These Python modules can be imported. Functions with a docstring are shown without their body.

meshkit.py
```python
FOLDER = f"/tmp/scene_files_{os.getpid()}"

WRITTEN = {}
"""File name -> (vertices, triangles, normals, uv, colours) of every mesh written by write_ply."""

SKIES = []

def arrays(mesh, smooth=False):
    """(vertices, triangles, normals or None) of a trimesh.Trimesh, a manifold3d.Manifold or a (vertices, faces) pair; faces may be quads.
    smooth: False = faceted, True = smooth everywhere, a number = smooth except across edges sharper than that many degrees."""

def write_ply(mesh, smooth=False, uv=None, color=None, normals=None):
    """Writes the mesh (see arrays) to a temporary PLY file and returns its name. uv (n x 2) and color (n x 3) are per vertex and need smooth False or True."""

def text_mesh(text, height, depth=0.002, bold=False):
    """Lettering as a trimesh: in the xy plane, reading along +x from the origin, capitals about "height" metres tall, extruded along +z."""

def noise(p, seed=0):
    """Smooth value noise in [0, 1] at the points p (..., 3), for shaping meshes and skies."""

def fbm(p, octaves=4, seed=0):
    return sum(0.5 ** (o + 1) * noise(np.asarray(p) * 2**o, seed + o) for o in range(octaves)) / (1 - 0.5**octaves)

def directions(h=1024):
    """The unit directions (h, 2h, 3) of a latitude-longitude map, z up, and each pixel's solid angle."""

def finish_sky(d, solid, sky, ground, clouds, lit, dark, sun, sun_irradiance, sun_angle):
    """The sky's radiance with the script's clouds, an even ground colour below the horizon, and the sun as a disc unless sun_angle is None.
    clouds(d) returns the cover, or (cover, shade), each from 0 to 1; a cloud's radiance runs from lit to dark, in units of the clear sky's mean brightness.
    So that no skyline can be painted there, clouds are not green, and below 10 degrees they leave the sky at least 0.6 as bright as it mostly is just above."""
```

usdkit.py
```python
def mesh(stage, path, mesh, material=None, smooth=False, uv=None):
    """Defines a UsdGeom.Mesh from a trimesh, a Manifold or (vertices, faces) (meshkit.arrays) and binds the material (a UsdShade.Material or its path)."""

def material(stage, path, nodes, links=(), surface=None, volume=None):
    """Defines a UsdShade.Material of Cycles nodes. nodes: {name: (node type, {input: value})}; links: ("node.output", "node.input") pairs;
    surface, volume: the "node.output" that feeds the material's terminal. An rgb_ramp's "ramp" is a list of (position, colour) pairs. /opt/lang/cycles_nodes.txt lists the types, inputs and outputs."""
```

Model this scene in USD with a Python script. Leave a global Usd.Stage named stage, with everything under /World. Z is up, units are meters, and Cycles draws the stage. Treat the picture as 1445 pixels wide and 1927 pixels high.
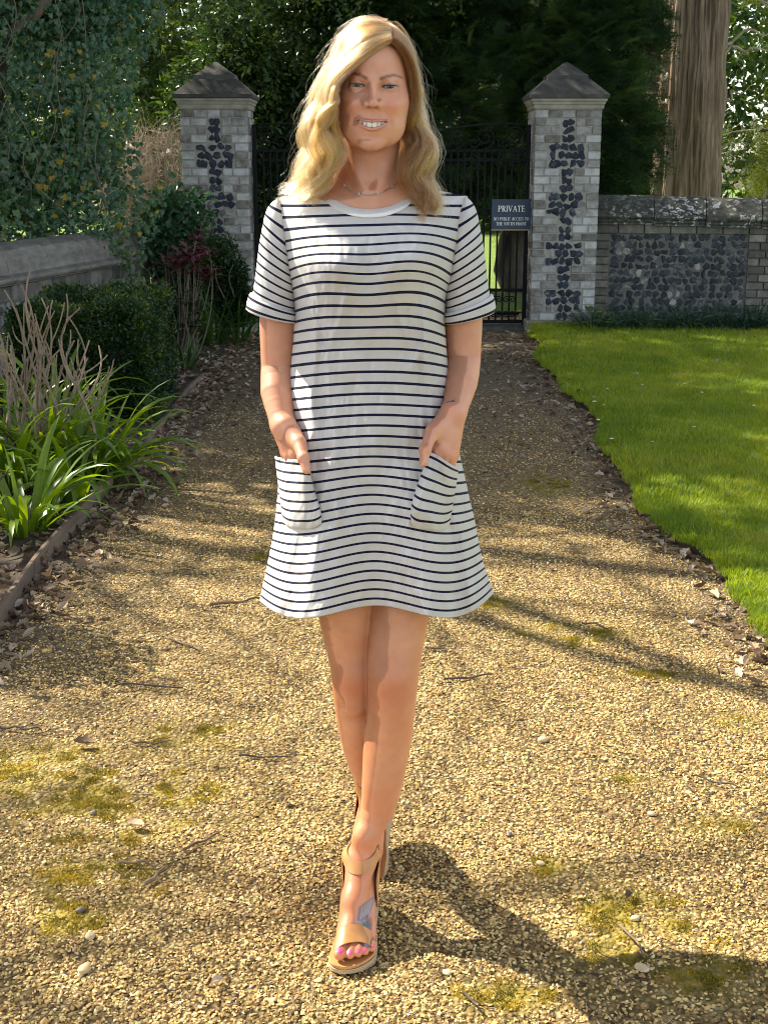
import math, random
import numpy as np, trimesh, usdkit, meshkit
from pxr import Usd, UsdGeom, UsdLux, UsdShade, Gf, Sdf, Vt

stage = Usd.Stage.CreateInMemory()
UsdGeom.SetStageUpAxis(stage, "Z")
UsdGeom.SetStageMetersPerUnit(stage, 1.0)
UsdGeom.Xform.Define(stage, "/World")
UsdGeom.Scope.Define(stage, "/World/Looks")

# ------------------------------------------------------------------ camera, sky, sun, exposure
FPX, CXP, CYP, HCAM, PITCH = 2500.0, 722.5, 963.5, 1.48, math.radians(14.85)
cam = UsdGeom.Camera.Define(stage, "/World/camera")
cam.CreateHorizontalApertureAttr(20.955)
cam.CreateFocalLengthAttr(20.955 * FPX / 1445.0)
cam.CreateClippingRangeAttr(Gf.Vec2f(0.05, 2000.0))
cam.CreateExposureAttr(EXPOSURE := 1.65)
cam.AddTranslateOp().Set(Gf.Vec3d(0, 0, HCAM))
cam.AddRotateXOp().Set(90.0 - math.degrees(PITCH))

SUN_EL = math.radians(44.0)
SUN_H = np.array([-0.86, 0.51]); SUN_H /= np.linalg.norm(SUN_H)
SUN = np.array([SUN_H[0] * math.cos(SUN_EL), SUN_H[1] * math.cos(SUN_EL), math.sin(SUN_EL)])
SUN_ROT = math.atan2(SUN[0], SUN[1])
sky_mat = usdkit.material(stage, "/World/Looks/sky_look", {
    "sky": ("sky_texture", {"sky_type": "single_scattering", "sun_disc": False, "sun_elevation": SUN_EL, "sun_rotation": SUN_ROT,
                            "air_density": 1.0, "aerosol_density": 1.0, "ozone_density": 1.0}),
    "pale": ("hsv", {"saturation": 0.62}), "haze": ("mix_color", {"blend_type": "multiply", "fac": 1.0, "b": (1.04, 1.0, 0.95)}),      # thin bright spring haze over the blue
    "b": ("background_shader", {"strength": 0.10})}, [("sky.color", "pale.color"), ("pale.color", "haze.a"), ("haze.result", "b.color")], surface="b.background")
dome = UsdLux.DomeLight.Define(stage, "/World/sky")
UsdShade.MaterialBindingAPI.Apply(dome.GetPrim()).Bind(sky_mat)
dome.GetPrim().SetCustomDataByKey("kind", "structure")
sun = UsdLux.DistantLight.Define(stage, "/World/sun")
sun.CreateNormalizeAttr(True); sun.CreateIntensityAttr(1.25); sun.CreateAngleAttr(0.5)
sun.CreateColorAttr(Gf.Vec3f(1.0, 0.91, 0.76))
_z = SUN; _x = np.cross([0, 0, 1.0], _z); _x /= np.linalg.norm(_x); _y = np.cross(_z, _x)
_m = Gf.Matrix4d(1.0)
for _i, _r in enumerate((_x, _y, _z)):
    _m.SetRow(_i, Gf.Vec4d(*_r, 0.0))
sun.AddTransformOp().Set(_m)

# ------------------------------------------------------------------ helpers
CP, SP = math.cos(PITCH), math.sin(PITCH)
def P(px, py, Y):
    """the point at depth Y (metres ahead of the viewer) where the measured picture point (px, py) lies"""
    px, py, Y = np.broadcast_arrays(np.asarray(px, float), np.asarray(py, float), np.asarray(Y, float))
    a, b = (px - CXP) / FPX, (CYP - py) / FPX
    t = Y / (CP + b * SP)
    return np.stack([a * t, Y, HCAM + t * (b * CP - SP)], -1)
def G(px, py, z=0.0):
    a, b = (px - CXP) / FPX, (CYP - py) / FPX
    t = (z - HCAM) / (b * CP - SP)
    return np.array([a * t, t * (CP + b * SP), z])
def PX(p):
    """measured picture point of world points"""
    p = np.asarray(p, float); q = p - [0, 0, HCAM]
    zc = q[..., 1] * CP - q[..., 2] * SP; yc = q[..., 1] * SP + q[..., 2] * CP
    return np.stack([CXP + FPX * q[..., 0] / zc, CYP - FPX * yc / zc], -1)

_used = {}
def _path(name, parent=None):
    base = "/World" if parent is None else str(parent.GetPath())
    k = base + "/" + name
    n = _used.get(k, -1) + 1
    _used[k] = n
    return k if n == 0 else f"{k}_{n:03d}"
def tag(prim, label=None, cat=None, group=None, kind=None):
    prim = prim.GetPrim() if hasattr(prim, "GetPrim") else prim
    for key, v in (("label", label), ("category", cat), ("group", group), ("kind", kind)):
        if v: prim.SetCustomDataByKey(key, v)
    return prim
def thing(name, label, cat, loc=(0, 0, 0), rz=0.0, group=None, scale=None):
    x = UsdGeom.Xform.Define(stage, _path(name))
    x.AddTranslateOp().Set(Gf.Vec3d(*map(float, loc)))
    if rz: x.AddRotateZOp().Set(math.degrees(rz))
    if scale is not None: x.AddScaleOp().Set(Gf.Vec3f(*([scale] * 3 if np.ndim(scale) == 0 else scale)))
    return tag(x, label, cat, group)
def obj(name, mesh, mat, parent=None, smooth=False, attrs=None):
    m = usdkit.mesh(stage, _path(name, parent), mesh, mat, smooth)
    for k, a in (attrs or {}).items():
        a = np.asarray(a, np.float32); api = UsdGeom.PrimvarsAPI(m)
        if a.ndim == 1:
            api.CreatePrimvar(k, Sdf.ValueTypeNames.FloatArray, "vertex").Set(Vt.FloatArray.FromNumpy(a))
        else:
            api.CreatePrimvar(k, Sdf.ValueTypeNames.Color3fArray, "vertex").Set(Vt.Vec3fArray.FromNumpy(a))
    return m.GetPrim()
def placed(prim, M):
    """gives a prim a transform; M is a 4x4 acting on columns"""
    UsdGeom.Xformable(prim).AddTransformOp().Set(Gf.Matrix4d(*np.asarray(M, float).T.ravel().tolist()))
    return prim
def copy_of(src, name, label, cat, loc, rz, group=None, scale=None):
    t = thing(name, label, cat, loc, rz, group, scale)
    t.GetReferences().AddInternalReference(src.GetPath())
    t.SetInstanceable(True)
    return t
def instancer(name, protos, idx, M, parent=None, kind="stuff", label=None):
    """protos: list of (mesh, material, smooth); M: (n,4,4) acting on columns"""
    pi = UsdGeom.PointInstancer.Define(stage, _path(name, parent))
    rel = pi.CreatePrototypesRel()
    for k, (me, mat, sm) in enumerate(protos):
        pp = f"{pi.GetPath()}/shape_{k:03d}" if k else f"{pi.GetPath()}/shape"
        usdkit.mesh(stage, pp, me, mat, sm); rel.AddTarget(pp)
    M = np.asarray(M, float)
    sc = np.linalg.norm(M[:, :3, :3], axis=1)
    R = M[:, :3, :3] / sc[:, None, :]
    from scipy.spatial.transform import Rotation
    q = Rotation.from_matrix(R).as_quat().astype(np.float32)
    pi.CreateProtoIndicesAttr(Vt.IntArray.FromNumpy(np.asarray(idx, np.int32)))
    pi.CreatePositionsAttr(Vt.Vec3fArray.FromNumpy(np.ascontiguousarray(M[:, :3, 3], np.float32)))
    pi.CreateScalesAttr(Vt.Vec3fArray.FromNumpy(np.ascontiguousarray(sc, np.float32)))
    pi.CreateOrientationsAttr(Vt.QuathArray.FromNumpy(q.astype(np.float16)))
    return tag(pi, label, None, None, kind)
def mats(pos, R, s):
    n = len(pos); M = np.zeros((n, 4, 4)); M[:, 3, 3] = 1
    s = np.asarray(s, float)
    if s.ndim == 1: s = s[:, None].repeat(3, 1)
    M[:, :3, :3] = R * s[:, None, :]
    M[:, :3, 3] = pos
    return M
def frames(fwd, up, roll=None):
    """rotation matrices whose y axis is fwd and whose z axis leans to up"""
    f = fwd / (np.linalg.norm(fwd, axis=1, keepdims=True) + 1e-9)
    x = np.cross(f, up); x /= (np.linalg.norm(x, axis=1, keepdims=True) + 1e-9)
    z = np.cross(x, f)
    if roll is not None:
        c, s = np.cos(roll)[:, None], np.sin(roll)[:, None]
        x, z = x * c + z * s, z * c - x * s
    return np.stack([x, f, z], -1)
def tube(pts, rad, sides=6, cap=True):
    p = np.asarray(pts, float); n = len(p)
    t = np.gradient(p, axis=0); t /= np.linalg.norm(t, axis=1, keepdims=True) + 1e-12
    ref = np.array([0, 0, 1.0]) if abs(t[:, 2]).mean() < 0.8 else np.array([1.0, 0, 0])
    a = np.cross(t, ref); a /= np.linalg.norm(a, axis=1, keepdims=True) + 1e-12
    b = np.cross(t, a); ang = np.arange(sides) * 2 * np.pi / sides
    r = np.broadcast_to(np.asarray(rad, float), (n,))
    v = p[:, None] + r[:, None, None] * (np.cos(ang)[None, :, None] * a[:, None] + np.sin(ang)[None, :, None] * b[:, None])
    i, j = np.meshgrid(np.arange(n - 1), np.arange(sides), indexing="ij")
    q = np.stack([i * sides + j, i * sides + (j + 1) % sides, (i + 1) * sides + (j + 1) % sides, (i + 1) * sides + j], -1).reshape(-1, 4)
    f = np.vstack([q[:, [0, 2, 1]], q[:, [0, 3, 2]]]); v = v.reshape(-1, 3)
    if cap:
        v = np.vstack([v, p[:1], p[-1:]]); c0, c1 = n * sides, n * sides + 1
        k = np.arange(sides); kk = (k + 1) % sides
        f = np.vstack([f, np.stack([np.full(sides, c0), k, kk], 1), np.stack([np.full(sides, c1), (n - 1) * sides + kk, (n - 1) * sides + k], 1)])
    return v, f
def join(ms):
    V, F, n = [], [], 0
    for m in ms:
        v, f = (np.asarray(m.vertices), np.asarray(m.faces)) if hasattr(m, "vertices") else (np.asarray(m[0], float), np.asarray(m[1], int))
        if f.shape[1] == 4: f = np.vstack([f[:, [0, 1, 2]], f[:, [0, 2, 3]]])
        V.append(v); F.append(f + n); n += len(v)
    return np.vstack(V), np.vstack(F)
def grid_faces(nr, nc, wrap=False):
    r, c = np.meshgrid(np.arange(nr - 1), np.arange(nc if wrap else nc - 1), indexing="ij")
    c2 = (c + 1) % nc
    return np.stack([r * nc + c, r * nc + c2, (r + 1) * nc + c2, (r + 1) * nc + c], -1).reshape(-1, 4)
def box(lo, hi, bevel=0.0):
    lo, hi = np.asarray(lo, float), np.asarray(hi, float)
    if bevel <= 0:
        m = trimesh.creation.box(hi - lo); m.apply_translation((lo + hi) / 2); return m
    pts = []
    for sx in (0, 1):
        for sy in (0, 1):
            for sz in (0, 1):
                c = np.where([sx, sy, sz], hi, lo); d = np.where([sx, sy, sz], -1, 1) * bevel
                pts += [c + d * [1, 1, 0], c + d * [1, 0, 1], c + d * [0, 1, 1]]
    return trimesh.convex.convex_hull(np.array(pts))
def bez(pts, n):
    """smooth curve through the points"""
    from scipy.interpolate import CubicSpline
    p = np.asarray(pts, float)
    if len(p) == 2: return p[0] + (p[1] - p[0]) * np.linspace(0, 1, n)[:, None]
    d = np.r_[0, np.cumsum(np.linalg.norm(np.diff(p, axis=0), axis=1) + 1e-9)]
    return CubicSpline(d / d[-1], p)(np.linspace(0, 1, n))

# ------------------------------------------------------------------ materials
LOOKS = "/World/Looks/"
def plain(name, col, rough=0.6, spec=0.5, **kw):
    return usdkit.material(stage, LOOKS + name, {"p": ("principled_bsdf", {"base_color": col, "roughness": rough, "specular_ior_level": spec, **kw})}, surface="p.BSDF")
def mottled(name, ramp, scale=8.0, rough=0.75, detail=6.0, bump=0.0, bscale=None, bdist=0.01, rand=0.0, spec=0.4, stretch=None, coord="position", nrough=0.6):
    """noise-coloured surface; rand shifts the ramp from one piece to the next"""
    n = {"g": ("geometry", {}) if coord == "position" else ("texture_coordinate", {}),
         "m": ("mapping", {"scale": stretch or (1, 1, 1)}),
         "n": ("noise_texture", {"scale": scale, "detail": detail, "roughness": nrough}),
         "o": ("object_info", {}), "a": ("math", {"math_type": "multiply_add", "value2": rand, "value3": -rand / 2}),
         "s": ("math", {"math_type": "add"}), "r": ("rgb_ramp", {"ramp": ramp}),
         "p": ("principled_bsdf", {"roughness": rough, "specular_ior_level": spec})}
    l = [("g.position" if coord == "position" else "g.object", "m.vector"), ("m.vector", "n.vector"), ("n.fac", "s.value1"), ("o.random", "a.value1"), ("a.value", "s.value2"), ("s.value", "r.fac"), ("r.color", "p.base_color")]
    if bump:
        n["bn"] = ("noise_texture", {"scale": bscale or scale * 3, "detail": 5.0, "roughness": 0.65})
        n["b"] = ("bump", {"strength": bump, "distance": bdist})
        l += [("m.vector", "bn.vector"), ("bn.fac", "b.height"), ("b.normal", "p.normal")]
    return usdkit.material(stage, LOOKS + name, n, l, surface="p.BSDF")
def leafy(name, ramp, trans=0.35, tcol=None, rough=0.45, spec=0.4, scale=3.0, rand=0.6):
    """leaf: noise and per-copy tone, light passes through a little"""
    n = {"g": ("geometry", {}), "n": ("noise_texture", {"scale": scale, "detail": 3.0}),
         "o": ("object_info", {}), "i": ("math", {"math_type": "add"}), "fr": ("math", {"math_type": "fraction"}),
         "a": ("math", {"math_type": "multiply_add", "value2": rand, "value3": -rand / 2}),
         "s": ("math", {"math_type": "add"}), "r": ("rgb_ramp", {"ramp": ramp}),
         "p": ("principled_bsdf", {"roughness": rough, "specular_ior_level": spec}),
         "h": ("hsv", {"hue": 0.475, "saturation": 1.15, "value": 1.5}), "t": ("translucent_bsdf", {}), "mx": ("mix_closure", {"fac": trans})}
    l = [("g.position", "n.vector"), ("g.random_per_island", "i.value1"), ("o.random", "i.value2"), ("i.value", "fr.value1"), ("fr.value", "a.value1"), ("n.fac", "s.value1"), ("a.value", "s.value2"), ("s.value", "r.fac"),
         ("r.color", "p.base_color"), ("r.color", "h.color"), ("h.color", "t.color"), ("p.BSDF", "mx.closure1"), ("t.BSDF", "mx.closure2")]
    return usdkit.material(stage, LOOKS + name, n, l, surface="mx.closure")
# ------------------------------------------------------------------ ground: soil, gravel path, lawns, bed
rg = np.random.default_rng(5)
def sheet(x0, x1, y0, y1, nx, ny, zf):
    x, y = np.meshgrid(np.linspace(x0, x1, nx), np.linspace(y0, y1, ny))
    return np.stack([x, y, zf(x, y)], -1).reshape(-1, 3), grid_faces(ny, nx)
def f2(x, y, s, seed, o=3): return meshkit.fbm(np.stack([x * s, y * s, 0 * x + seed], -1), o, seed) - .5
soil = mottled("soil", [(.3, (.035, .026, .018)), (.55, (.065, .048, .032)), (.8, (.11, .085, .06))], 9, .95, bump=.8, bscale=60, bdist=.02)
xs_ = np.r_[-300, -60, -15, np.linspace(-6, 6, 13), 15, 60, 300]; ys_ = np.r_[-200, -20, np.linspace(-2, 16, 19), 30, 80, 600]
gx, gy = np.meshgrid(xs_, ys_)
ground = obj("ground", (np.stack([gx, gy, 0 * gx - .03], -1).reshape(-1, 3), grid_faces(len(ys_), len(xs_))), soil); tag(ground, kind="structure")
# path
PX0, PX1 = -1.26, 1.20
def right_edge(y): return 1.185 + .045 * np.sin(y * 1.7 + 1) + .03 * np.sin(y * 4.3) + .05 * np.clip((y - 7) / 3, 0, 2) + .05 * (meshkit.noise(np.stack([y * 6, 0 * y, 0 * y], -1), 4) - .5)
def path_z(x, y): return .012 * f2(x, y, 1.6, 3) + .006 * f2(x, y, 9, 8)
MOSS = [(.055, -.62, 2.86, .26, .20), (.0, -.84, 3.02, .22, .16), (.0, -.50, 3.25, .14, .12), (.0, -.62, 2.52, .16, .10), (0, -.66, 2.36, .12, .07), (.0, .22, 2.12, .09, .05), (.0, .54, 2.20, .15, .09), (0, .50, 2.40, .13, .10), (0, .62, 2.33, .09, .06), (0, .36, 2.58, .07, .05), (0, -.38, 4.9, .16, .12), (0, .62, 4.05, .2, .10), (0, .75, 6.1, .12, .2), (0, .34, 4.35, .12, .08), (0, -.1, 4.2, .12, .06), (0, -.32, 4.55, .10, .06), (0, .78, 2.75, .08, .06), (0, .6, 3.0, .06, .05), (0, .44, 2.28, .1, .05), (0, .80, 3.7, .14, .05), (0, 1.0, 3.35, .10, .06), (0, 1.02, 3.0, .08, .05)]
def moss_at(x, y):
    m = 0
    for _, mx, my, sx, sy in MOSS: m = np.maximum(m, np.exp(-((x - mx) / sx) ** 2 - ((y - my) / sy) ** 2))
    return m * np.clip(.25 + 3.2 * (f2(x, y, 17, 5, 4) + .14), 0, 1.2)
xs_ = np.linspace(-1.30, 1.45, 150); ys_ = np.r_[np.linspace(.3, 6, 230), np.linspace(6.06, 14.5, 120)]
gx, gy = np.meshgrid(xs_, ys_)
V = np.stack([gx, gy, path_z(gx, gy)], -1).reshape(-1, 3)
far = np.clip((V[:, 1] - 5.5) / 4, 0, 1); litter = np.clip(far * 1.0 + np.exp(-((V[:, 0] + 1.26) / .22) ** 2) + .8 * np.exp(-((V[:, 0] - right_edge(V[:, 1])) / .16) ** 2), 0, 1)  # leaf litter at the edges; far off also tree shade put into the colour
path_mat = usdkit.material(stage, LOOKS + "gravel_bed", {
    "g": ("geometry", {}), "v": ("voronoi_texture", {"scale": 95.0}), "v2": ("voronoi_texture", {"scale": 210.0}), "n": ("noise_texture", {"scale": 2.2, "detail": 5.0}), "n2": ("noise_texture", {"scale": 30.0, "detail": 4.0}),
    "sc": ("separate_color", {}), "r": ("rgb_ramp", {"ramp": [(0, (0.110, 0.065, 0.022)), (0.3, (0.270, 0.173, 0.060)), (0.6, (0.400, 0.269, 0.094)), (0.85, (0.500, 0.365, 0.143)), (1, (0.580, 0.461, 0.225))]}),
    "gap": ("map_range", {"from_min": .0, "from_max": .75, "to_min": 1.0, "to_max": .35, "clamp": True}), "mu": ("mix_color", {"blend_type": "multiply", "fac": 1.0}),
    "big": ("rgb_ramp", {"ramp": [(.3, (.62, .60, .58)), (.65, (1.0, 1.0, 1.0))]}), "mu2": ("mix_color", {"blend_type": "multiply", "fac": .8}),
    "m": ("attribute", {"attribute": "moss"}), "mc": ("rgb_ramp", {"ramp": [(.3, (.13, .105, .012)), (.7, (.32, .235, .018))]}), "mx": ("mix_color", {"blend_type": "mix"}),
    "l": ("attribute", {"attribute": "litter"}), "lc": ("rgb_ramp", {"ramp": [(.35, (.045, .036, .025)), (.55, (.11, .086, .056)), (.75, (.22, .18, .125))]}), "ml": ("mix_color", {"blend_type": "mix"}), "lf": ("math", {"math_type": "multiply", "value2": .75}),
    "b": ("bump", {"strength": 1.0, "distance": .008, "invert": True}), "b2": ("bump", {"strength": .5, "distance": .004, "invert": True}), "p": ("principled_bsdf", {"roughness": .85, "specular_ior_level": .3})},
    [("g.position", "v.vector"), ("g.position", "v2.vector"), ("g.position", "n.vector"), ("g.position", "n2.vector"), ("v.color", "sc.color"), ("sc.r", "r.fac"), ("v.distance", "gap.value"), ("r.color", "mu.a"), ("gap.result", "mu.b"), ("n.fac", "big.fac"), ("mu.result", "mu2.a"), ("big.color", "mu2.b"),
     ("l.fac", "lf.value1"), ("lf.value", "ml.fac"), ("mu2.result", "ml.a"), ("n2.fac", "lc.fac"), ("lc.color", "ml.b"), ("ml.result", "mx.a"), ("n2.fac", "mc.fac"), ("mc.color", "mx.b"), ("m.fac", "mx.fac"), ("mx.result", "p.base_color"), ("v2.distance", "b2.height"), ("b2.normal", "b.normal"), ("v.distance", "b.height"), ("b.normal", "p.normal")], surface="p.BSDF")
path = obj("path", (V, grid_faces(len(ys_), len(xs_))), path_mat, smooth=True, attrs={"moss": np.clip(moss_at(V[:, 0], V[:, 1]) * .8, 0, .8), "litter": litter}); tag(path, kind="structure")
# loose gravel: angular chips lying on the path
stone_col = usdkit.material(stage, LOOKS + "gravel_stone", {
    "o": ("object_info", {}), "g": ("geometry", {}), "n": ("noise_texture", {"scale": 160.0, "detail": 3.0}), "a": ("math", {"math_type": "multiply_add", "value2": .30, "value3": -.15}), "s": ("math", {"math_type": "add"}),
    "r": ("rgb_ramp", {"ramp": [(0, (0.100, 0.055, 0.018)), (0.1, (0.220, 0.125, 0.037)), (0.28, (0.380, 0.237, 0.071)), (0.5, (0.510, 0.337, 0.108)), (0.72, (0.610, 0.432, 0.155)), (0.88, (0.690, 0.541, 0.230)), (0.94, (0.380, 0.304, 0.173)), (0.97, (0.440, 0.199, 0.065)), (1, (0.740, 0.646, 0.374))]}),
    "p": ("principled_bsdf", {"roughness": .62, "specular_ior_level": .4})},
    [("g.position", "n.vector"), ("n.fac", "a.value1"), ("o.random", "s.value1"), ("a.value", "s.value2"), ("s.value", "r.fac"), ("r.color", "p.base_color")], surface="p.BSDF")
protos = []
for k in range(10):
    p = rg.normal(0, 1, (11, 3)); p /= np.linalg.norm(p, axis=1, keepdims=True); p *= [1.0, rg.uniform(.6, .95), rg.uniform(.38, .6)] * rg.uniform(.75, 1.0, (11, 1))
    protos.append((trimesh.convex.convex_hull(p), stone_col, 30))
def scatter(n, x0, x1, y0, y1): return rg.uniform(x0, x1, n), rg.uniform(y0, y1, n)
gxs, gys, gsz = [], [], []
for n, y0, y1, lo, hi, hw in ((36000, 1.90, 2.75, .0030, .0080, .92), (32000, 2.75, 3.9, .0032, .0082, 1.22), (22000, 3.9, 5.6, .0036, .0085, 1.22), (9000, 5.6, 8.5, .0042, .009, 1.22)):
    x, y = scatter(n, max(-hw, -1.24), hw, y0, y1); sz = lo + (hi - lo) * rg.beta(1.4, 2.6, n); big = rg.uniform(size=n) < .012; sz[big] *= 1.7
    gxs.append(x); gys.append(y); gsz.append(sz)
gxs, gys, gsz = map(np.concatenate, (gxs, gys, gsz))
pr = np.clip(1.05 - 1.1 * moss_at(gxs, gys), 0, 1) * np.where(gxs > right_edge(gys) - .02, 0, 1) * np.clip(1.25 - .5 * np.clip((gys - 5) / 3, 0, 2) - .6 * np.exp(-((gxs + 1.26) / .2) ** 2), .1, 1) * np.clip(.85 + 1.6 * f2(gxs, gys, 2.3, 12), .45, 1)
k = rg.uniform(size=len(gxs)) < pr; gxs, gys, gsz = gxs[k], gys[k], gsz[k]; n = len(gxs)
from scipy.spatial.transform import Rotation
R = Rotation.from_euler("zyx", np.stack([rg.uniform(0, 6.28, n), rg.normal(0, .35, n), rg.normal(0, .35, n)], 1)).as_matrix()
instancer("gravel", protos, rg.integers(0, 10, n), mats(np.stack([gxs, gys, path_z(gxs, gys) + gsz * .22], 1), R, gsz), label=None)
# moss tufts
moss_mat = leafy("moss", [(.2, (.11, .10, .008)), (.6, (.25, .20, .014)), (.9, (.40, .30, .02))], .3, rough=.8, scale=20)
def blades(n, rad, h0, h1, w, lean, rng, seg=1):
    V, F = [], []
    for i in range(n):
        a, r = rng.uniform(0, 6.28), rad * math.sqrt(rng.uniform()); b = np.array([r * math.cos(a), r * math.sin(a), 0]); t = rng.uniform(0, 6.28); h = rng.uniform(h0, h1)
        d = np.array([math.cos(t), math.sin(t), 0]); s = np.array([-d[1], d[0], 0]) * w; tip = b + d * h * rng.uniform(0, lean) + [0, 0, h]; mid = (b + tip) / 2 + [0, 0, h * .12]
        o = len(V); V += [b - s, b + s, mid + s * .8, mid - s * .8, tip]; F += [[o, o + 1, o + 2], [o, o + 2, o + 3], [o + 3, o + 2, o + 4]]
    return np.array(V), np.array(F)
protos = [(blades(60, .016, .002, .006, .0011, 1.6, rg), moss_mat, False) for _ in range(3)]
mx_, my_ = scatter(60000, -1.2, 1.2, 1.95, 6.5); k = rg.uniform(size=60000) < np.clip(moss_at(mx_, my_) - .3, 0, 1) * .45; mx_, my_ = mx_[k], my_[k]; n = len(mx_)
instancer("moss", protos, rg.integers(0, 3, n), mats(np.stack([mx_, my_, path_z(mx_, my_) + .001], 1), Rotation.from_euler("z", rg.uniform(0, 6.28, n)).as_matrix(), rg.uniform(.7, 1.3, n)))
# lawn, a turf edge higher than the path
grass_sheet = mottled("turf", [(.3, (.075, .105, .007)), (.6, (.13, .17, .010)), (.8, (.18, .20, .018))], 6, .9, bump=.6, bscale=90, bdist=.02)
def lawn_z(x, y): return .045 + .015 * f2(x, y, .8, 31) + .006 * f2(x, y, 6, 35)
ys_ = np.linspace(.5, 12.0, 240); rows = []
for y in ys_:
    e = float(right_edge(np.array(y))); xs = np.r_[e + .012, e + .004, e, e + .012, e + .03, e + np.linspace(.06, 6.5, 50)]
    z = lawn_z(xs, 0 * xs + y); z[0] = -.02; z[1] = .008; z[2] = z[5] * .75; z[3] = z[5] * .96
    rows.append(np.stack([xs, 0 * xs + y, z], 1))
rows = np.array(rows); lawn_f = grid_faces(240, rows.shape[1]); edge_f = lawn_f[(lawn_f[:, 0] % rows.shape[1]) < 2]; top_f = lawn_f[(lawn_f[:, 0] % rows.shape[1]) >= 2]
lawn = obj("lawn", (rows.reshape(-1, 3), top_f), grass_sheet, smooth=True); tag(lawn, kind="structure")
tag(obj("lawn_edge", (rows.reshape(-1, 3), edge_f), soil), kind="structure")
grass_mat = leafy("grass_blade", [(.10, (.100, .175, .014)), (.45, (.185, .280, .024)), (.8, (.30, .36, .036)), (.97, (.36, .33, .07))], .45, rough=.5, scale=1.4, rand=.7)
protos = [(blades(90, .075, .018, .042, .0017, 1.1, rg), grass_mat, False) for _ in range(6)]
P_, S_ = [], []
for n, y0, y1, x1, sc in ((2600, 3.2, 5.6, 1.9, 1.0), (4200, 5.6, 9, 2.9, 1.25), (3200, 9, 12, 3.8, 1.5)):
    x, y = rg.uniform(1.0, x1 + .4, n), rg.uniform(y0, y1, n); P_.append(np.stack([x, y], 1)); S_.append(sc * rg.uniform(.75, 1.2, n))
P_, S_ = np.vstack(P_), np.concatenate(S_); k = P_[:, 0] > right_edge(P_[:, 1]) + .045 * S_; P_, S_ = P_[k], S_[k]
ey = rg.uniform(3.2, 11.5, 1500); e_ = np.stack([right_edge(ey) + rg.uniform(.0, .06, 1500), ey], 1); P_ = np.vstack([P_, e_]); S_ = np.r_[S_, rg.uniform(.45, .8, 1500)]; n = len(P_)
instancer("grass", protos, rg.integers(0, 6, n), mats(np.stack([P_[:, 0], P_[:, 1], lawn_z(P_[:, 0], P_[:, 1]) - .004], 1), Rotation.from_euler("z", rg.uniform(0, 6.28, n)).as_matrix(), S_))
# the lawn beyond the gate, open to the sun
tag(obj("far_lawn", sheet(-30, 40, 13.2, 70, 40, 40, lambda x, y: .03 + .05 * f2(x, y, .3, 60)), mottled("far_turf", [(.3, (.075, .130, .010)), (.7, (.120, .185, .016))], 3, .9, bump=.5, bscale=50, bdist=.03), smooth=True), kind="structure")
# planting bed
def bed_z(x, y): return .02 + .02 * f2(x, y, 2, 44) + .012 * f2(x, y, 9, 41) + .03 * np.clip(-(x + 1.4), 0, 1)
tag(obj("flower_bed", sheet(-4.6, -1.285, .5, 12.4, 70, 200, bed_z), soil, smooth=True), kind="structure")
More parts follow.
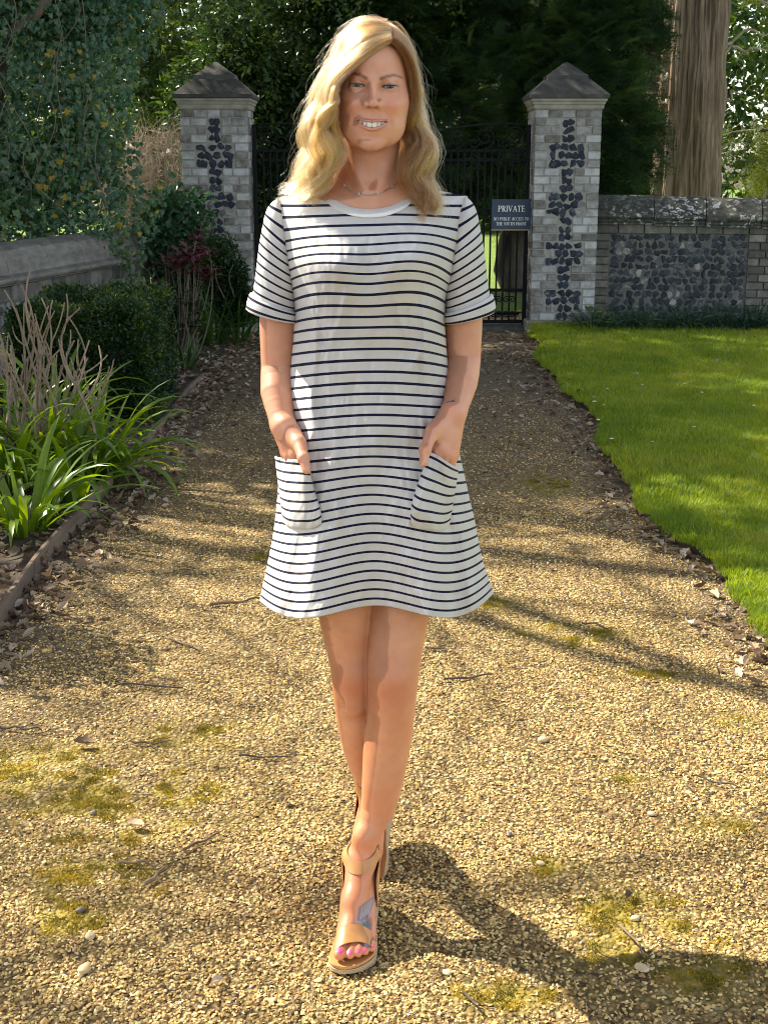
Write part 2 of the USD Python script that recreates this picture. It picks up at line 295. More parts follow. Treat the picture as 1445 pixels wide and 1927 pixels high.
# ------------------------------------------------------------------ gate pillars and garden walls
rm = np.random.default_rng(21)
brick_m = mottled("gault_brick", [(.15, (.075, .068, .054)), (.35, (.145, .140, .122)), (.55, (.22, .220, .205)), (.8, (.34, .345, .335))], 14, .9, bump=.6, bscale=120, bdist=.006, rand=.55)
mortar_m = mottled("lime_mortar", [(.3, (.15, .142, .12)), (.7, (.25, .24, .21))], 25, .95, bump=.5, bscale=150, bdist=.004)
stone_m = mottled("weathered_stone", [(.3, (.13, .118, .088)), (.7, (.25, .235, .185))], 10, .9, bump=.5, bscale=80, bdist=.006, rand=.2)
capst_m = mottled("lichened_cap_stone", [(.25, (.022, .023, .020)), (.5, (.048, .047, .040)), (.70, (.080, .078, .064)), (.85, (.20, .195, .165))], 9, .95, bump=.7, bscale=70, bdist=.008, rand=.15, nrough=.7)
flint_m = mottled("knapped_flint", [(.25, (.005, .007, .012)), (.5, (.013, .017, .028)), (.70, (.032, .038, .052)), (.88, (.20, .195, .185))], 26, .5, bump=.3, bscale=60, bdist=.004, rand=.30, spec=.2)
dark_brick_m = mottled("dark_brick", [(.25, (.045, .045, .038)), (.55, (.10, .095, .08)), (.8, (.19, .18, .15))], 12, .95, bump=.6, bscale=100, bdist=.006, rand=.4)
lichen_m = usdkit.material(stage, LOOKS + "lichened_coping", {
    "g": ("geometry", {}), "n": ("noise_texture", {"scale": 16.0, "detail": 6.0, "roughness": .6}), "v": ("noise_texture", {"scale": 23.0, "detail": 7.0, "roughness": .68, "distortion": .6}), "n3": ("noise_texture", {"scale": 3.2, "detail": 3.0}),
    "r": ("rgb_ramp", {"ramp": [(.3, (.026, .028, .023)), (.55, (.058, .060, .048)), (.8, (.105, .102, .084))]}), "sp": ("map_range", {"from_min": .535, "from_max": .585, "to_min": 0.0, "to_max": 1.0, "clamp": True}),
    "am": ("map_range", {"from_min": .40, "from_max": .56, "to_min": 0.15, "to_max": 1.0, "clamp": True}), "mm": ("math", {"math_type": "multiply"}), "m": ("mix_color", {"blend_type": "mix", "b": (.42, .42, .39)}),
    "b": ("bump", {"strength": .6, "distance": .008}), "p": ("principled_bsdf", {"roughness": .95, "specular_ior_level": .2})},
    [("g.position", "n.vector"), ("g.position", "v.vector"), ("g.position", "n3.vector"), ("n.fac", "r.fac"), ("v.fac", "sp.value"), ("n3.fac", "am.value"), ("sp.result", "mm.value1"), ("am.result", "mm.value2"), ("mm.value", "m.fac"), ("r.color", "m.a"), ("m.result", "p.base_color"), ("n.fac", "b.height"), ("b.normal", "p.normal")], surface="p.BSDF")
cortex_m = mottled("pale_flint_cortex", [(.25, (.05, .052, .055)), (.5, (.14, .135, .125)), (.8, (.27, .26, .235))], 30, .7, rand=.4)
dark_mortar = mottled("dark_mortar", [(.3, (.060, .058, .048)), (.7, (.12, .115, .10))], 25, .95, bump=.5, bscale=150, bdist=.004)
def flint(w, h, d):
    p = rm.normal(0, 1, (14, 3)); p /= np.linalg.norm(p, axis=1, keepdims=True); p *= rm.uniform(.82, 1.05, (14, 1))
    p[:, 1] = np.clip(p[:, 1] + rm.normal(0, .12, 14), -.70, .9)      # knapped front
    return trimesh.convex.convex_hull(p * [w / 2, d, h / 2])
def flint_fill(parent, x0, x1, z0, z1, y, size, R=None, o=None, jit=.2, mat=None):
    nx, nz = max(1, round((x1 - x0) / size)), max(1, round((z1 - z0) / size)); n = 0
    for j in range(nz):
        for i in range(nx):
            cx = x0 + (i + .5 + (.25 if j % 2 else -.25) * (nx > 2)) * (x1 - x0) / nx; cz = z0 + (j + .5) * (z1 - z0) / nz
            w, h = (x1 - x0) / nx * rm.uniform(1.14, 1.34 if nx < 6 else 1.45), (z1 - z0) / nz * rm.uniform(1.14, 1.34 if nx < 6 else 1.4)
            cx = np.clip(cx + rm.normal(0, jit * size * .3), x0 + w * .45, x1 - w * .45)
            m = flint(w, h, rm.uniform(.008, .014)); a = rm.uniform(-.5, .5); m.apply_transform(trimesh.transformations.rotation_matrix(a, [0, 1, 0])); v = np.array(m.vertices) + [cx, y, cz + rm.normal(0, size * .05)]
            if R is not None: v = v @ R.T + o
            obj("flint", (v, m.faces), cortex_m if rm.uniform() < .09 else (mat or flint_m), parent, smooth=25); n += 1
    return n
CO = .0692
def gate_pillar(xc, yf, label, side):
    """xc: middle of the front face, yf: its depth; side: which flank shows (-1 left, 1 right)"""
    t = thing("gate_pillar", label, "gate pillar", (xc, yf, 0))
    W = .575; z0, n = .10, 26; z1 = z0 + n * CO
    obj("core", box((-W / 2 + .006, .006, 0), (W / 2 - .006, W - .006, z1)), mortar_m, t)
    obj("plinth", box((-W / 2 - .035, -.035, 0), (W / 2 + .035, W + .035, z0), .012), stone_m, t)
    rows = []
    for r in range(n):
        k = n - 1 - r                                       # course from the top
        ph = (k - 1) % 6 if k >= 1 else 0
        kind = None if k < 1 else ("narrow" if ph < 3 else "wide"); rows.append(kind)
        hw = {None: 0, "narrow": .062, "wide": .172}[kind]
        zz = z0 + r * CO
        def course(a, b):
            L = b - a
            if L < .03: return
            cuts = [a, b] if L < .16 else ([a, a + L * (.62 if r % 2 else .38), b] if L < .30 else list(np.linspace(a, b, 6)) if r % 2 else [a, *np.linspace(a + .11, b - .11, 3), b])
            for u, v in zip(cuts[:-1], cuts[1:]):
                pr_ = rm.uniform(-.002, .003)
                obj("brick", box((u + .0045, -pr_, zz + .0045), (v - .0045, .10, zz + CO - .0045), .004), brick_m, t)
        if hw == 0: course(-W / 2, W / 2)
        else: course(-W / 2, -hw); course(hw, W / 2)
        for j in range(3):                                   # the flank that shows
            a, b = .108 + j * (W - .11) / 3, .108 + (j + 1) * (W - .11) / 3; sh = .03 if r % 2 else -.03
            a, b = a + (sh if j else 0), b + (sh if j < 2 else 0); x_ = W / 2 + rm.uniform(-.002, .003)
            lo, hi = sorted((side * x_, side * (x_ - .09)))
            obj("brick", box((lo, a + .0045, zz + .0045), (hi, b - .0045, zz + CO - .0045), .004), brick_m, t)
    r = 0
    while r < n:
        if rows[r]:
            e = r
            while e < n and rows[e] == rows[r]: e += 1
            hw = .062 if rows[r] == "narrow" else .172
            flint_fill(t, -hw + .004, hw - .004, z0 + r * CO + .003, z0 + e * CO - .003, .004, .064); r = e
        else: r += 1
    # cornice and the two-tiered cap
    def tier(prof, name, mat):
        V, F = [], []
        for h, z in prof: V += [(-h, W / 2 - h, z), (h, W / 2 - h, z), (h, W / 2 + h, z), (-h, W / 2 + h, z)]
        m = len(prof); F = grid_faces(m, 4, True).tolist() + [[3, 2, 1, 0], [4 * m - 4, 4 * m - 3, 4 * m - 2, 4 * m - 1]]
        return obj(name, (np.array(V), np.array(F)), mat, t)
    h = W / 2
    tier([(h + .002, z1), (h + .010, z1 + .012), (h + .012, z1 + .040), (h + .020, z1 + .044), (h + .022, z1 + .062), (h + .034, z1 + .070), (h + .036, z1 + .088)], "cornice", stone_m)
    c = tier([(h + .038, z1 + .0885), (h + .050, z1 + .094), (h + .052, z1 + .122), (h + .042, z1 + .130), (.192, z1 + .250)], "cap", capst_m)
    V = np.array([(-.176, -.176, 0), (.176, -.176, 0), (.176, .176, 0), (-.176, .176, 0), (-.172, -.172, .034), (.172, -.172, .034), (.172, .172, .034), (-.172, .172, .034), (-.014, -.014, .150), (.014, -.014, .150), (.014, .014, .150), (-.014, .014, .150)]) + [0, W / 2, z1 + .2505]
    obj("finial_block", (V, np.vstack([grid_faces(3, 4, True), [[8, 9, 10, 11]]])), capst_m, t)
    return t, z1
PYF = 11.85
pl_x = float((P(346, 300, PYF)[0] + P(465, 300, PYF)[0]) / 2); pr_x = float((P(1008, 300, PYF)[0] + P(1131, 300, PYF)[0]) / 2) - .01
gate_pillar(pl_x, PYF - .05, "brick and flint gate pillar on the left, red-leaved shrub at its foot", 1)
gate_pillar(pr_x, PYF, "brick and flint gate pillar on the right, between the sign and the lichened wall", -1)
def sweep(prof, a, b, gap=.003):
    """extrudes the profile (out, z) from a to b (2-D points), out to the right of the way from a to b"""
    a, b = np.asarray(a, float), np.asarray(b, float); d = (b - a) / np.linalg.norm(b - a); nrm_ = np.array([d[1], -d[0]])
    a, b = a + d * gap, b - d * gap; m = len(prof)
    V = [(*(p + nrm_ * o), z) for p in (a, b) for o, z in prof]
    i = np.arange(m); j = (i + 1) % m; F = np.stack([i, j, j + m, i + m], 1)
    T = np.vstack([F[:, [0, 1, 2]], F[:, [0, 2, 3]]]); caps = trimesh.creation.triangulate_polygon(__import__("shapely").Polygon(prof), engine="earcut")
    pv, pf = caps; idx = [int(np.argmin(np.linalg.norm(np.asarray(prof) - p, axis=1))) for p in pv]; pf = np.array([[idx[q] for q in t] for t in pf])
    T = np.vstack([T, pf, pf[:, ::-1] + m])
    me = trimesh.Trimesh(np.array(V), T, process=False); me.fix_normals(); return me
# the right-hand wall: coping, a plain course, a flint panel between brick piers
A, B = np.array([pr_x + .30, PYF + .26]), np.array([4.6, PYF - .18]); dW = (B - A) / np.linalg.norm(B - A); LW = np.linalg.norm(B - A)
t = thing("garden_wall", "flint wall with white-lichened coping running right from the gate pillar", "wall", (0, 0, 0))
nW = np.array([dW[1], -dW[0]]); RW = np.array([[dW[0], -nW[0], 0], [dW[1], -nW[1], 0], [0, 0, 1.0]]); oW = np.array([A[0], A[1], 0])
top = lambda u: 1.185 - .022 * u
def wp(v): return np.asarray(v, float) @ RW.T + oW
core = box((0, .022, -.02), (LW, .30, .93)); obj("core", (wp(core.vertices), core.faces), dark_mortar, t)
u = 0
while u < LW - .01:
    L = min(rm.uniform(.40, .52), LW - u); z = top(u + L / 2)
    prof = [(-.34, z - .25), (.030, z - .25), (.030, z - .238), (.014, z - .226), (.016, z - .206), (.040, z - .196), (.058, z - .180), (.062, z - .160), (.050, z - .142), (.024, z - .128), (.000, z - .100), (-.075, z - .028), (-.15, z), (-.24, z - .03), (-.34, z - .12)]
    obj("coping_stone", sweep(prof, A + dW * u, A + dW * (u + L)), lichen_m, t, smooth=30); u += L
u = 0
while u < LW - .01:
    L = min(rm.uniform(.20, .235), LW - u); b = box((u + .004, -.002 + rm.uniform(0, .004), .85), (u + L - .004, .10, .9305), .004); obj("brick", (wp(b.vertices), b.faces), dark_brick_m, t); u += L
def pier(u0, u1):
    for r in range(12):
        z = .02 + r * CO
        cuts = np.linspace(u0, u1, 2 if u1 - u0 < .2 else (3 if r % 2 else 4))
        for a, b in zip(cuts[:-1], cuts[1:]):
            m = box((a + .004, rm.uniform(-.003, .003), z + .004), (b - .004, .1, min(z + CO - .004, .846)), .004); obj("brick", (wp(m.vertices), m.faces), dark_brick_m, t)
uP = lambda px: (np.dot(P(px, 480, PYF + .15)[:2] - A, dW))
pier(.0, uP(1146)); pier(uP(1404), uP(1470)); pier(uP(1640), uP(1700))
grey_flint = mottled("grey_flint", [(.2, (.005, .007, .010)), (.5, (.013, .018, .024)), (.72, (.034, .042, .048)), (.93, (.19, .185, .17))], 22, .55, bump=.4, bscale=50, bdist=.005, rand=.5, spec=.3)
flint_fill(t, uP(1147), uP(1403), .03, .846, .022, .061, RW, oW, .5, grey_flint)
m = box((uP(1471), .012, .0), (uP(1639), .1, .846)); obj("render_panel", (wp(m.vertices), m.faces), grey_flint, t)
# the left-hand wall, running towards us from the left pillar
A, B = np.array([-1.98, 11.55]), np.array([-3.35, 5.2]); dW = (B - A) / np.linalg.norm(B - A); LW = np.linalg.norm(B - A); nW = np.array([-dW[1], dW[0]])
t = thing("garden_wall", "low wall with weathered moulded coping under the ivy, left", "wall", (0, 0, 0))
def wq(u, o, z): return np.array([*(A + dW * u + nW * o), z])
RW = np.array([[dW[0], -nW[0], 0], [dW[1], -nW[1], 0], [0, 0, 1.0]]); oW = np.array([A[0], A[1], 0])
core = box((0, .03, -.02), (LW, .34, .67)); obj("core", (wp(core.vertices), core.faces), mortar_m, t)
coping_m = mottled("streaked_coping", [(.25, (.060, .056, .046)), (.5, (.125, .117, .097)), (.72, (.19, .18, .155)), (.9, (.33, .32, .285))], 7, .9, bump=.7, bscale=34, bdist=.010, stretch=(1, 1, 2.2), nrough=.7)
u = 0
while u < LW - .01:
    L = min(rm.uniform(.55, .75), LW - u); z = .93 + .012 * (u / LW)
    prof = [(-.36, z - .27), (.020, z - .27), (.022, z - .262), (.046, z - .252), (.056, z - .236), (.054, z - .218), (.040, z - .206), (.018, z - .198), (.006, z - .182), (.0, z - .15), (-.012, z - .105), (-.040, z - .058), (-.075, z - .022), (-.12, z - .002), (-.17, z), (-.24, z - .03), (-.36, z - .12)]
    prof = [(o, zz) for o, zz in prof]
    me = sweep([(o, zz) for o, zz in prof], A + dW * (u + L), A + dW * u); obj("coping_stone", me, coping_m, t, smooth=30); u += L
u = 0
while u < LW - .01:
    L = min(rm.uniform(.20, .24), LW - u); b = box((u + .004, .004 + rm.uniform(0, .004), .555), (u + L - .004, .12, .657), .004)
    obj("brick", (wp(b.vertices), b.faces), dark_brick_m, t); u += L
flint_fill(t, .02, 2.9, .25, .55, .026, .075, RW, oW, .5, mottled("pale_flint", [(.2, (.025, .026, .027)), (.5, (.075, .075, .072)), (.85, (.26, .25, .24))], 18, .6, rand=.6))
# wrought-iron gates
iron = mottled("black_iron", [(.3, (.004, .0045, .005)), (.7, (.008, .008, .009))], 40, .75, spec=.12)
GY = PYF + .20
gl, gr = pl_x + .2875, pr_x - .2875; mid = (gl + gr) / 2
def spiral(c, r0, turns, a0, hand, n=26):
    s = np.linspace(0, 1, n); a = a0 + hand * s * turns * 2 * np.pi; r = r0 * (1 - .85 * s)
    return np.stack([c[0] + r * np.cos(a), np.full(n, c[1]), c[2] + r * np.sin(a)], 1)
def gate_leaf(x0, x1, label, hinge):
    t = thing("iron_gate", label, "gate", (0, 0, 0))
    for x in (x0 + .02, x1 - .02): obj("stile", box((x - .018, GY - .018, .04), (x + .018, GY + .018, 1.78), .003), iron, t)
    for z in (.07, .35, 1.05, 1.48, 1.56): obj("rail", box((x0 + .039, GY - .012, z - .014), (x1 - .039, GY + .012, z + .014), .003), iron, t)
    nb = int(round((x1 - x0 - .08) / .061)); xs = np.linspace(x0 + .04, x1 - .04, nb + 1)[1:-1]
    for x in xs:
        obj("bar", tube([(x, GY - .022, .06), (x, GY - .022, 1.57)], .0085, 8), iron, t)
    for a, b in zip(np.r_[x0 + .04, xs][::2], np.r_[xs, x1 - .04][1::2]):
        c = (a + b) / 2; r = (b - a) / 2 * .98
        sc = [tube(spiral((c - r * .45, GY - .036, .27), r * .55, 1.4, 0, 1), .0052, 5), tube(spiral((c + r * .45, GY - .036, .27), r * .55, 1.4, math.pi, -1), .0052, 5),
              tube(spiral((c - r * .45, GY - .036, .145), r * .55, 1.4, 0, -1), .0052, 5), tube(spiral((c + r * .45, GY - .036, .145), r * .55, 1.4, math.pi, 1), .0052, 5)]
        for q in sc: obj("scroll", q, iron, t, smooth=True)
    # crest scrolls that climb towards the hinge side
    w = x1 - x0
    for k, f in enumerate((.12, .33, .54, .76)):
        c = (x1 - w * f) if hinge > 0 else (x0 + w * f); r = .105 - .012 * k
        obj("crest_scroll", tube(spiral((c, GY, 1.575 + r), r, 1.7, -math.pi / 2, hinge), .009, 6), iron, t, smooth=True)
        obj("crest_scroll", tube(spiral((c - hinge * r * 1.0, GY, 1.575 + r * .55), r * .5, 1.3, 0, -hinge), .007, 6), iron, t, smooth=True)
    obj("crest_bar", tube(bez([((x1 - .03) if hinge > 0 else (x0 + .03), GY, 1.78), (x0 + w * .5, GY, 1.76), ((x0 + .03) if hinge > 0 else (x1 - .03), GY, 1.60)], 14), .010, 6), iron, t, smooth=True)
gate_leaf(gl + .01, mid - .006, "black wrought-iron gate leaf by the left pillar, half hidden behind the person", -1)
gate_leaf(mid + .006, gr - .01, "black wrought-iron gate leaf carrying the sign, by the right pillar", 1)
sb = box((gl, GY - .12, -.02), (gr, GY + .16, .035), .01); tag(obj("gate_threshold", sb, dark_brick_m), "dark stone threshold under the iron gates", "threshold")
# the sign
sx0, sz1 = P(925, 374, GY - .06)[[0, 2]]; sx1, sz0 = P(999, 433, GY - .06)[[0, 2]]
sg = thing("sign", "navy sign with white lettering hanging on the iron gate", "sign", ((sx0 + sx1) / 2, GY - .06, (sz0 + sz1) / 2))
sw, sh_ = sx1 - sx0, sz1 - sz0
obj("board", box((-sw / 2, -.012, -sh_ / 2 + .010), (sw / 2, .012, sh_ / 2), .003), mottled("navy_board", [(.3, (.012, .026, .045)), (.7, (.017, .034, .056))], 12, .5), sg)
obj("bottom_edge", box((-sw / 2, -.012, -sh_ / 2), (sw / 2, .012, -sh_ / 2 + .0095), .002), plain("tan_edge", (.33, .22, .12), .7), sg)
def serif_text(text, H, width):
    """Roman capitals drawn as thick and thin strokes with serifs; centred, H tall, squeezed to the width"""
    from shapely import LineString, Point, union_all, affinity
    from shapely.geometry import Polygon
    T, N, S = .145, .055, .05
    ln = lambda pts, w: LineString(pts).buffer(w / 2, cap_style=2, join_style=2)
    def stem(x, w=T, z0=0, z1=1, s0=True, s1=True):
        g = [ln([(x, z0), (x, z1)], w)]
        if s0: g.append(ln([(x - .13 - w * .2, z0 + S / 2), (x + .13 + w * .2, z0 + S / 2)], S))
        if s1: g.append(ln([(x - .13 - w * .2, z1 - S / 2), (x + .13 + w * .2, z1 - S / 2)], S))
        return g
    def bowl(cx, cz, rx, rz, a0, a1, w0=T, w1=N):
        a = np.radians(np.linspace(a0, a1, 30)); w = w1 + (w0 - w1) * np.abs(np.cos(a)) ** 1.3
        o = np.stack([cx + (rx + w / 2) * np.cos(a), cz + (rz + w1 / 2 * 0) * np.sin(a)], 1); i = np.stack([cx + (rx - w / 2) * np.cos(a), cz + (rz - w1) * np.sin(a)], 1)
        return [Polygon(np.vstack([o, i[::-1]])).buffer(0)]
    bar = lambda x0, x1, z, w=N: ln([(x0, z), (x1, z)], w)
    def glyph(c):
        if c == "I": return stem(.17), .34
        if c == "P": return stem(.17) + [bar(.17, .40, 1 - N / 2), bar(.17, .40, .48)] + bowl(.38, .725, .20, .275, -90, 90), .68
        if c == "R": return stem(.17) + [bar(.17, .40, 1 - N / 2), bar(.17, .40, .50)] + bowl(.38, .735, .19, .265, -90, 90) + [ln([(.36, .5), (.66, .03)], T), bar(.58, .78, S / 2, S)], .78
        if c == "B": return stem(.17) + [bar(.17, .40, 1 - N / 2), bar(.17, .42, .52), bar(.17, .42, N / 2)] + bowl(.38, .755, .17, .245, -90, 90) + bowl(.40, .265, .21, .265, -90, 90), .72
        if c == "V": return [ln([(.12, .98), (.40, .03)], T), ln([(.70, .98), (.42, .03)], N), bar(-.02, .28, 1 - S / 2, S), bar(.58, .84, 1 - S / 2, S)], .82
        if c == "A": return [ln([(.42, .98), (.70, .03)], T), ln([(.40, .98), (.12, .03)], N), bar(.22, .60, .34), bar(.0, .26, S / 2, S), bar(.56, .84, S / 2, S)], .84
        if c == "T": return stem(.36, s1=False) + [bar(.04, .68, 1 - N / 2), ln([(.06, .80), (.06, 1)], S), ln([(.66, .80), (.66, 1)], S)], .72
        if c == "E": return stem(.17, s0=False, s1=False) + [bar(.02, .58, 1 - N / 2), bar(.17, .48, .52), bar(.02, .62, N / 2), ln([(.58, .80), (.58, 1)], S), ln([(.48, .42), (.48, .62)], S), ln([(.62, 0), (.62, .2)], S)], .68
        if c == "F": return stem(.17, s1=False) + [bar(.02, .58, 1 - N / 2), bar(.17, .46, .52), ln([(.58, .80), (.58, 1)], S), ln([(.46, .42), (.46, .62)], S)], .62
        if c == "L": return stem(.17, s0=False) + [bar(.02, .62, N / 2), ln([(.60, 0), (.60, .22)], S)], .66
        if c == "H": return stem(.17) + stem(.67) + [bar(.17, .67, .51)], .84
        if c == "N": return stem(.15, N) + stem(.69, N, s0=False) + [ln([(.15, .97), (.69, .03)], T)], .84
        if c == "U": return stem(.17, s0=False, z0=.3) + stem(.67, N, s0=False, z0=.3) + bowl(.42, .32, .25, .32, 180, 360, .10), .82
        if c == "O": return bowl(.42, .5, .34, .51, 0, 180) + bowl(.42, .5, .34, .51, 180, 360), .84
        if c == "C": return bowl(.42, .5, .34, .51, 48, 312) + [ln([(.68, .72), (.68, .98)], S)], .78
        if c == "S": return bowl(.30, .745, .19, .26, 30, 270, .11) + bowl(.30, .26, .21, .265, -150 + 0, 90, .11) + [ln([(.50, .74), (.50, .98)], S), ln([(.09, .02), (.09, .26)], S)], .60
        return [], .36
    x, gs_ = 0, []
    for ch in text:
        g, w = glyph(ch); gs_ += [affinity.translate(k, x, 0) for k in g]; x += w + .06
    u = union_all(gs_); k = min(width / x, H)
    u = affinity.scale(affinity.translate(u, -x / 2, 0), k, H, origin=(0, 0))
    ms = [trimesh.creation.extrude_polygon(p, .0012, engine="earcut") for p in (u.geoms if hasattr(u, "geoms") else [u]) if p.area > 1e-9]
    m = trimesh.util.concatenate(ms); v = np.array(m.vertices); return np.stack([v[:, 0], -v[:, 2], v[:, 1]], 1), m.faces
white = plain("white_lettering", (.72, .72, .70), .6)
for text, H, w, z in (("PRIVATE", .050, sw * .68, .028), ("NO PUBLIC ACCESS TO", .027, sw * .88, -.048), ("THE SOUTH FRONT", .027, sw * .76, -.090)):
    v, f = serif_text(text, H, w); obj("lettering", (v + [0, -.0122, z], f), white, sg)
# ------------------------------------------------------------------ trees
rt = np.random.default_rng(77)
def unit(n, rng): v = rng.normal(0, 1, (n, 3)); return v / np.linalg.norm(v, axis=1, keepdims=True)
def leaf_shape(L, W, fold=.25, curl=.15, n=3):
    """a simple pointed leaf along +y, folded on its midrib"""
    t = np.linspace(0, 1, n + 2); w = W / 2 * np.sin(np.pi * t ** .8) ** .8; w[0] = W * .02; w[-1] = 0
    z = -curl * L * t ** 2
    V, F = [], []
    for k in range(n + 2): V += [(-w[k], L * t[k], z[k] + fold * w[k]), (0, L * t[k], z[k]), (w[k], L * t[k], z[k] + fold * w[k])]
    for k in range(n + 1):
        o = 3 * k; F += [[o, o + 1, o + 4], [o, o + 4, o + 3], [o + 1, o + 2, o + 5], [o + 1, o + 5, o + 4]]
    return np.array(V), np.array(F)
def ivy_leaf(s, rng):
    a = np.radians([-90, -50, -18, 12, 38, 62, 90, 118, 142, 168, 198, 230]); r = np.array([.22, .50, .62, .40, .66, .50, .98, .50, .66, .40, .62, .50]) * s * rng.uniform(.9, 1.1, 12)
    V = np.stack([r * np.cos(a), r * np.sin(a) + .25 * s, -.10 * s * (np.cos(a) ** 2) + rng.normal(0, .03 * s, 12)], 1)
    V = np.vstack([V, [[0, .28 * s, .05 * s]]]); k = np.arange(12)
    return V, np.stack([np.full(12, 12), k, (k + 1) % 12], 1)
def put(me, R, o): v, f = me; return np.asarray(v) @ R.T + o, f
def rand_R(rng, n=None): return Rotation.random(n, random_state=int(rng.integers(1 << 30))).as_matrix()
def cluster(leaf, n, rad, rng, up=.4):
    ms = []
    for _ in range(n):
        d = unit(1, rng)[0]; d[2] *= .7; f = d + [0, 0, -.25]; R = frames(f[None] / np.linalg.norm(f), np.array([[rng.normal(0, .5), rng.normal(0, .5), 1.0]]))[0]
        ms.append(put(leaf(), R * rng.uniform(.7, 1.15), d * rad * rng.uniform(.1, 1)))
    return join(ms)
def conifer_spray(L, n, nl, rng, droop=.25, flat=.5):
    """a twig along +y with two ranks of short needles and side twigs"""
    V, F = [], []
    def needle(p, d, l, w):
        d = d / np.linalg.norm(d); s = np.cross(d, [0, 0, 1.0]); s = s / (np.linalg.norm(s) + 1e-9) * w; o = len(V)
        V.extend([p - s, p + s, p + d * l * .6 + s * .8, p + d * l]); F.extend([[o, o + 1, o + 2], [o, o + 2, o + 3]])
    def twig(p0, d, l, m):
        for t in np.linspace(.05, 1, m):
            p = p0 + d * l * t + np.array([0, 0, -droop * l * t * t]); s = np.cross(d, [0, 0, 1.0]); s /= np.linalg.norm(s) + 1e-9
            for sg in (-1, 1): needle(p, d * .55 + s * sg * .85 + rng.normal(0, .12, 3) * [1, 1, flat], nl * rng.uniform(.75, 1.1) * (1.05 - .35 * t), nl * .085)
        needle(p0 + d * l + np.array([0, 0, -droop * l]), d, nl, nl * .09)
    twig(np.zeros(3), np.array([0, 1.0, 0]), L, n)
    for t in (.2, .38, .56, .74):
        for sg in (-1, 1):
            d = np.array([sg * .75, .75, rng.normal(0, .12)]); twig(np.array([0, L * t, -droop * L * t * t]), d / np.linalg.norm(d), L * (.55 - .35 * t) * rng.uniform(.8, 1.2), max(4, int(n * .45)))
    return np.array(V), np.array(F)
def limb(a, b, r0, r1, rng, wob=.08, n=7, sides=7):
    a, b = np.asarray(a, float), np.asarray(b, float); L = np.linalg.norm(b - a); t = np.linspace(0, 1, n)
    p = a + (b - a) * t[:, None] + rng.normal(0, wob * L, (n, 3)) * (np.sin(np.pi * t) * .6)[:, None]
    return bez(p, n * 2), np.interp(np.linspace(0, 1, n * 2), [0, 1], [r0, r1])
bark = mottled("tree_bark", [(.25, (.035, .028, .020)), (.55, (.085, .070, .050)), (.8, (.15, .13, .10))], 12, .95, bump=.9, bscale=26, bdist=.02, stretch=(1, 1, .25))
yew_leaf = leafy("yew_foliage", [(.2, (.016, .040, .018)), (.55, (.038, .082, .027)), (.85, (.085, .145, .036))], .2, rough=.55, spec=.22, scale=1.1)
dark_leaf = leafy("evergreen_leaves", [(.15, (.014, .036, .011)), (.5, (.034, .076, .017)), (.8, (.080, .135, .022)), (.95, (.16, .20, .035))], .33, rough=.38, spec=.5, scale=.9)
sunny_leaf = leafy("cedar_foliage", [(.15, (.025, .045, .012)), (.5, (.060, .095, .018)), (.85, (.130, .150, .030))], .35, rough=.5, scale=.8)
ivy_m = leafy("ivy_leaves", [(.10, (.020, .062, .034)), (.45, (.048, .118, .055)), (.75, (.080, .160, .058)), (.95, (.15, .20, .04))], .30, rough=.30, spec=.7, scale=1.6, rand=.55)
ivy_yel = leafy("yellowed_ivy_leaf", [(.2, (.20, .17, .012)), (.6, (.36, .27, .02)), (.9, (.46, .30, .03))], .45, rough=.45, scale=4)
vine_m = mottled("vine_stems", [(.3, (.05, .04, .028)), (.7, (.12, .10, .07))], 30, .9)
def crown_pts(n, ell_, rng, shell=.45):
    """points in a union of ellipsoids (centre, radii), most of them near the surface"""
    w = np.array([np.prod(r) ** .66 for _, r in ell_]); k = rng.choice(len(ell_), n, p=w / w.sum()); d = unit(n, rng); s = 1 - shell * rng.beta(1, 2.2, n)
    c = np.array([c for c, _ in ell_], float)[k]; r = np.array([r for _, r in ell_], float)[k]
    return c + d * r * s[:, None], d
def crown(t, name, ell_, protos, n, s0, s1, rng, out=1.0, upb=.1, droop=0.0, zmin=None, keep=None):
    p, d = crown_pts(n, ell_, rng); nz = meshkit.fbm(p * .9 + 13, 3, 3); p = p + d * (nz - .5)[:, None] * .9
    f = d * out + rng.normal(0, .45, (n, 3)) + [0, 0, upb - droop]; f /= np.linalg.norm(f, axis=1, keepdims=True)
    k = np.ones(n, bool)
    if zmin is not None: k &= p[:, 2] > zmin
    if keep is not None: k &= keep(p)
    p, f = p[k], f[k]; n = len(p)
    R = frames(f, np.tile([0, 0, 1.0], (n, 1)) + rng.normal(0, .35, (n, 3)))
    return instancer(name, protos, rng.integers(0, len(protos), n), mats(p, R, rng.uniform(s0, s1, n)), parent=t, kind="stuff")
sprays = [(conifer_spray(.23, 11, .046, rt, .35, 1.6), yew_leaf, False) for _ in range(4)]
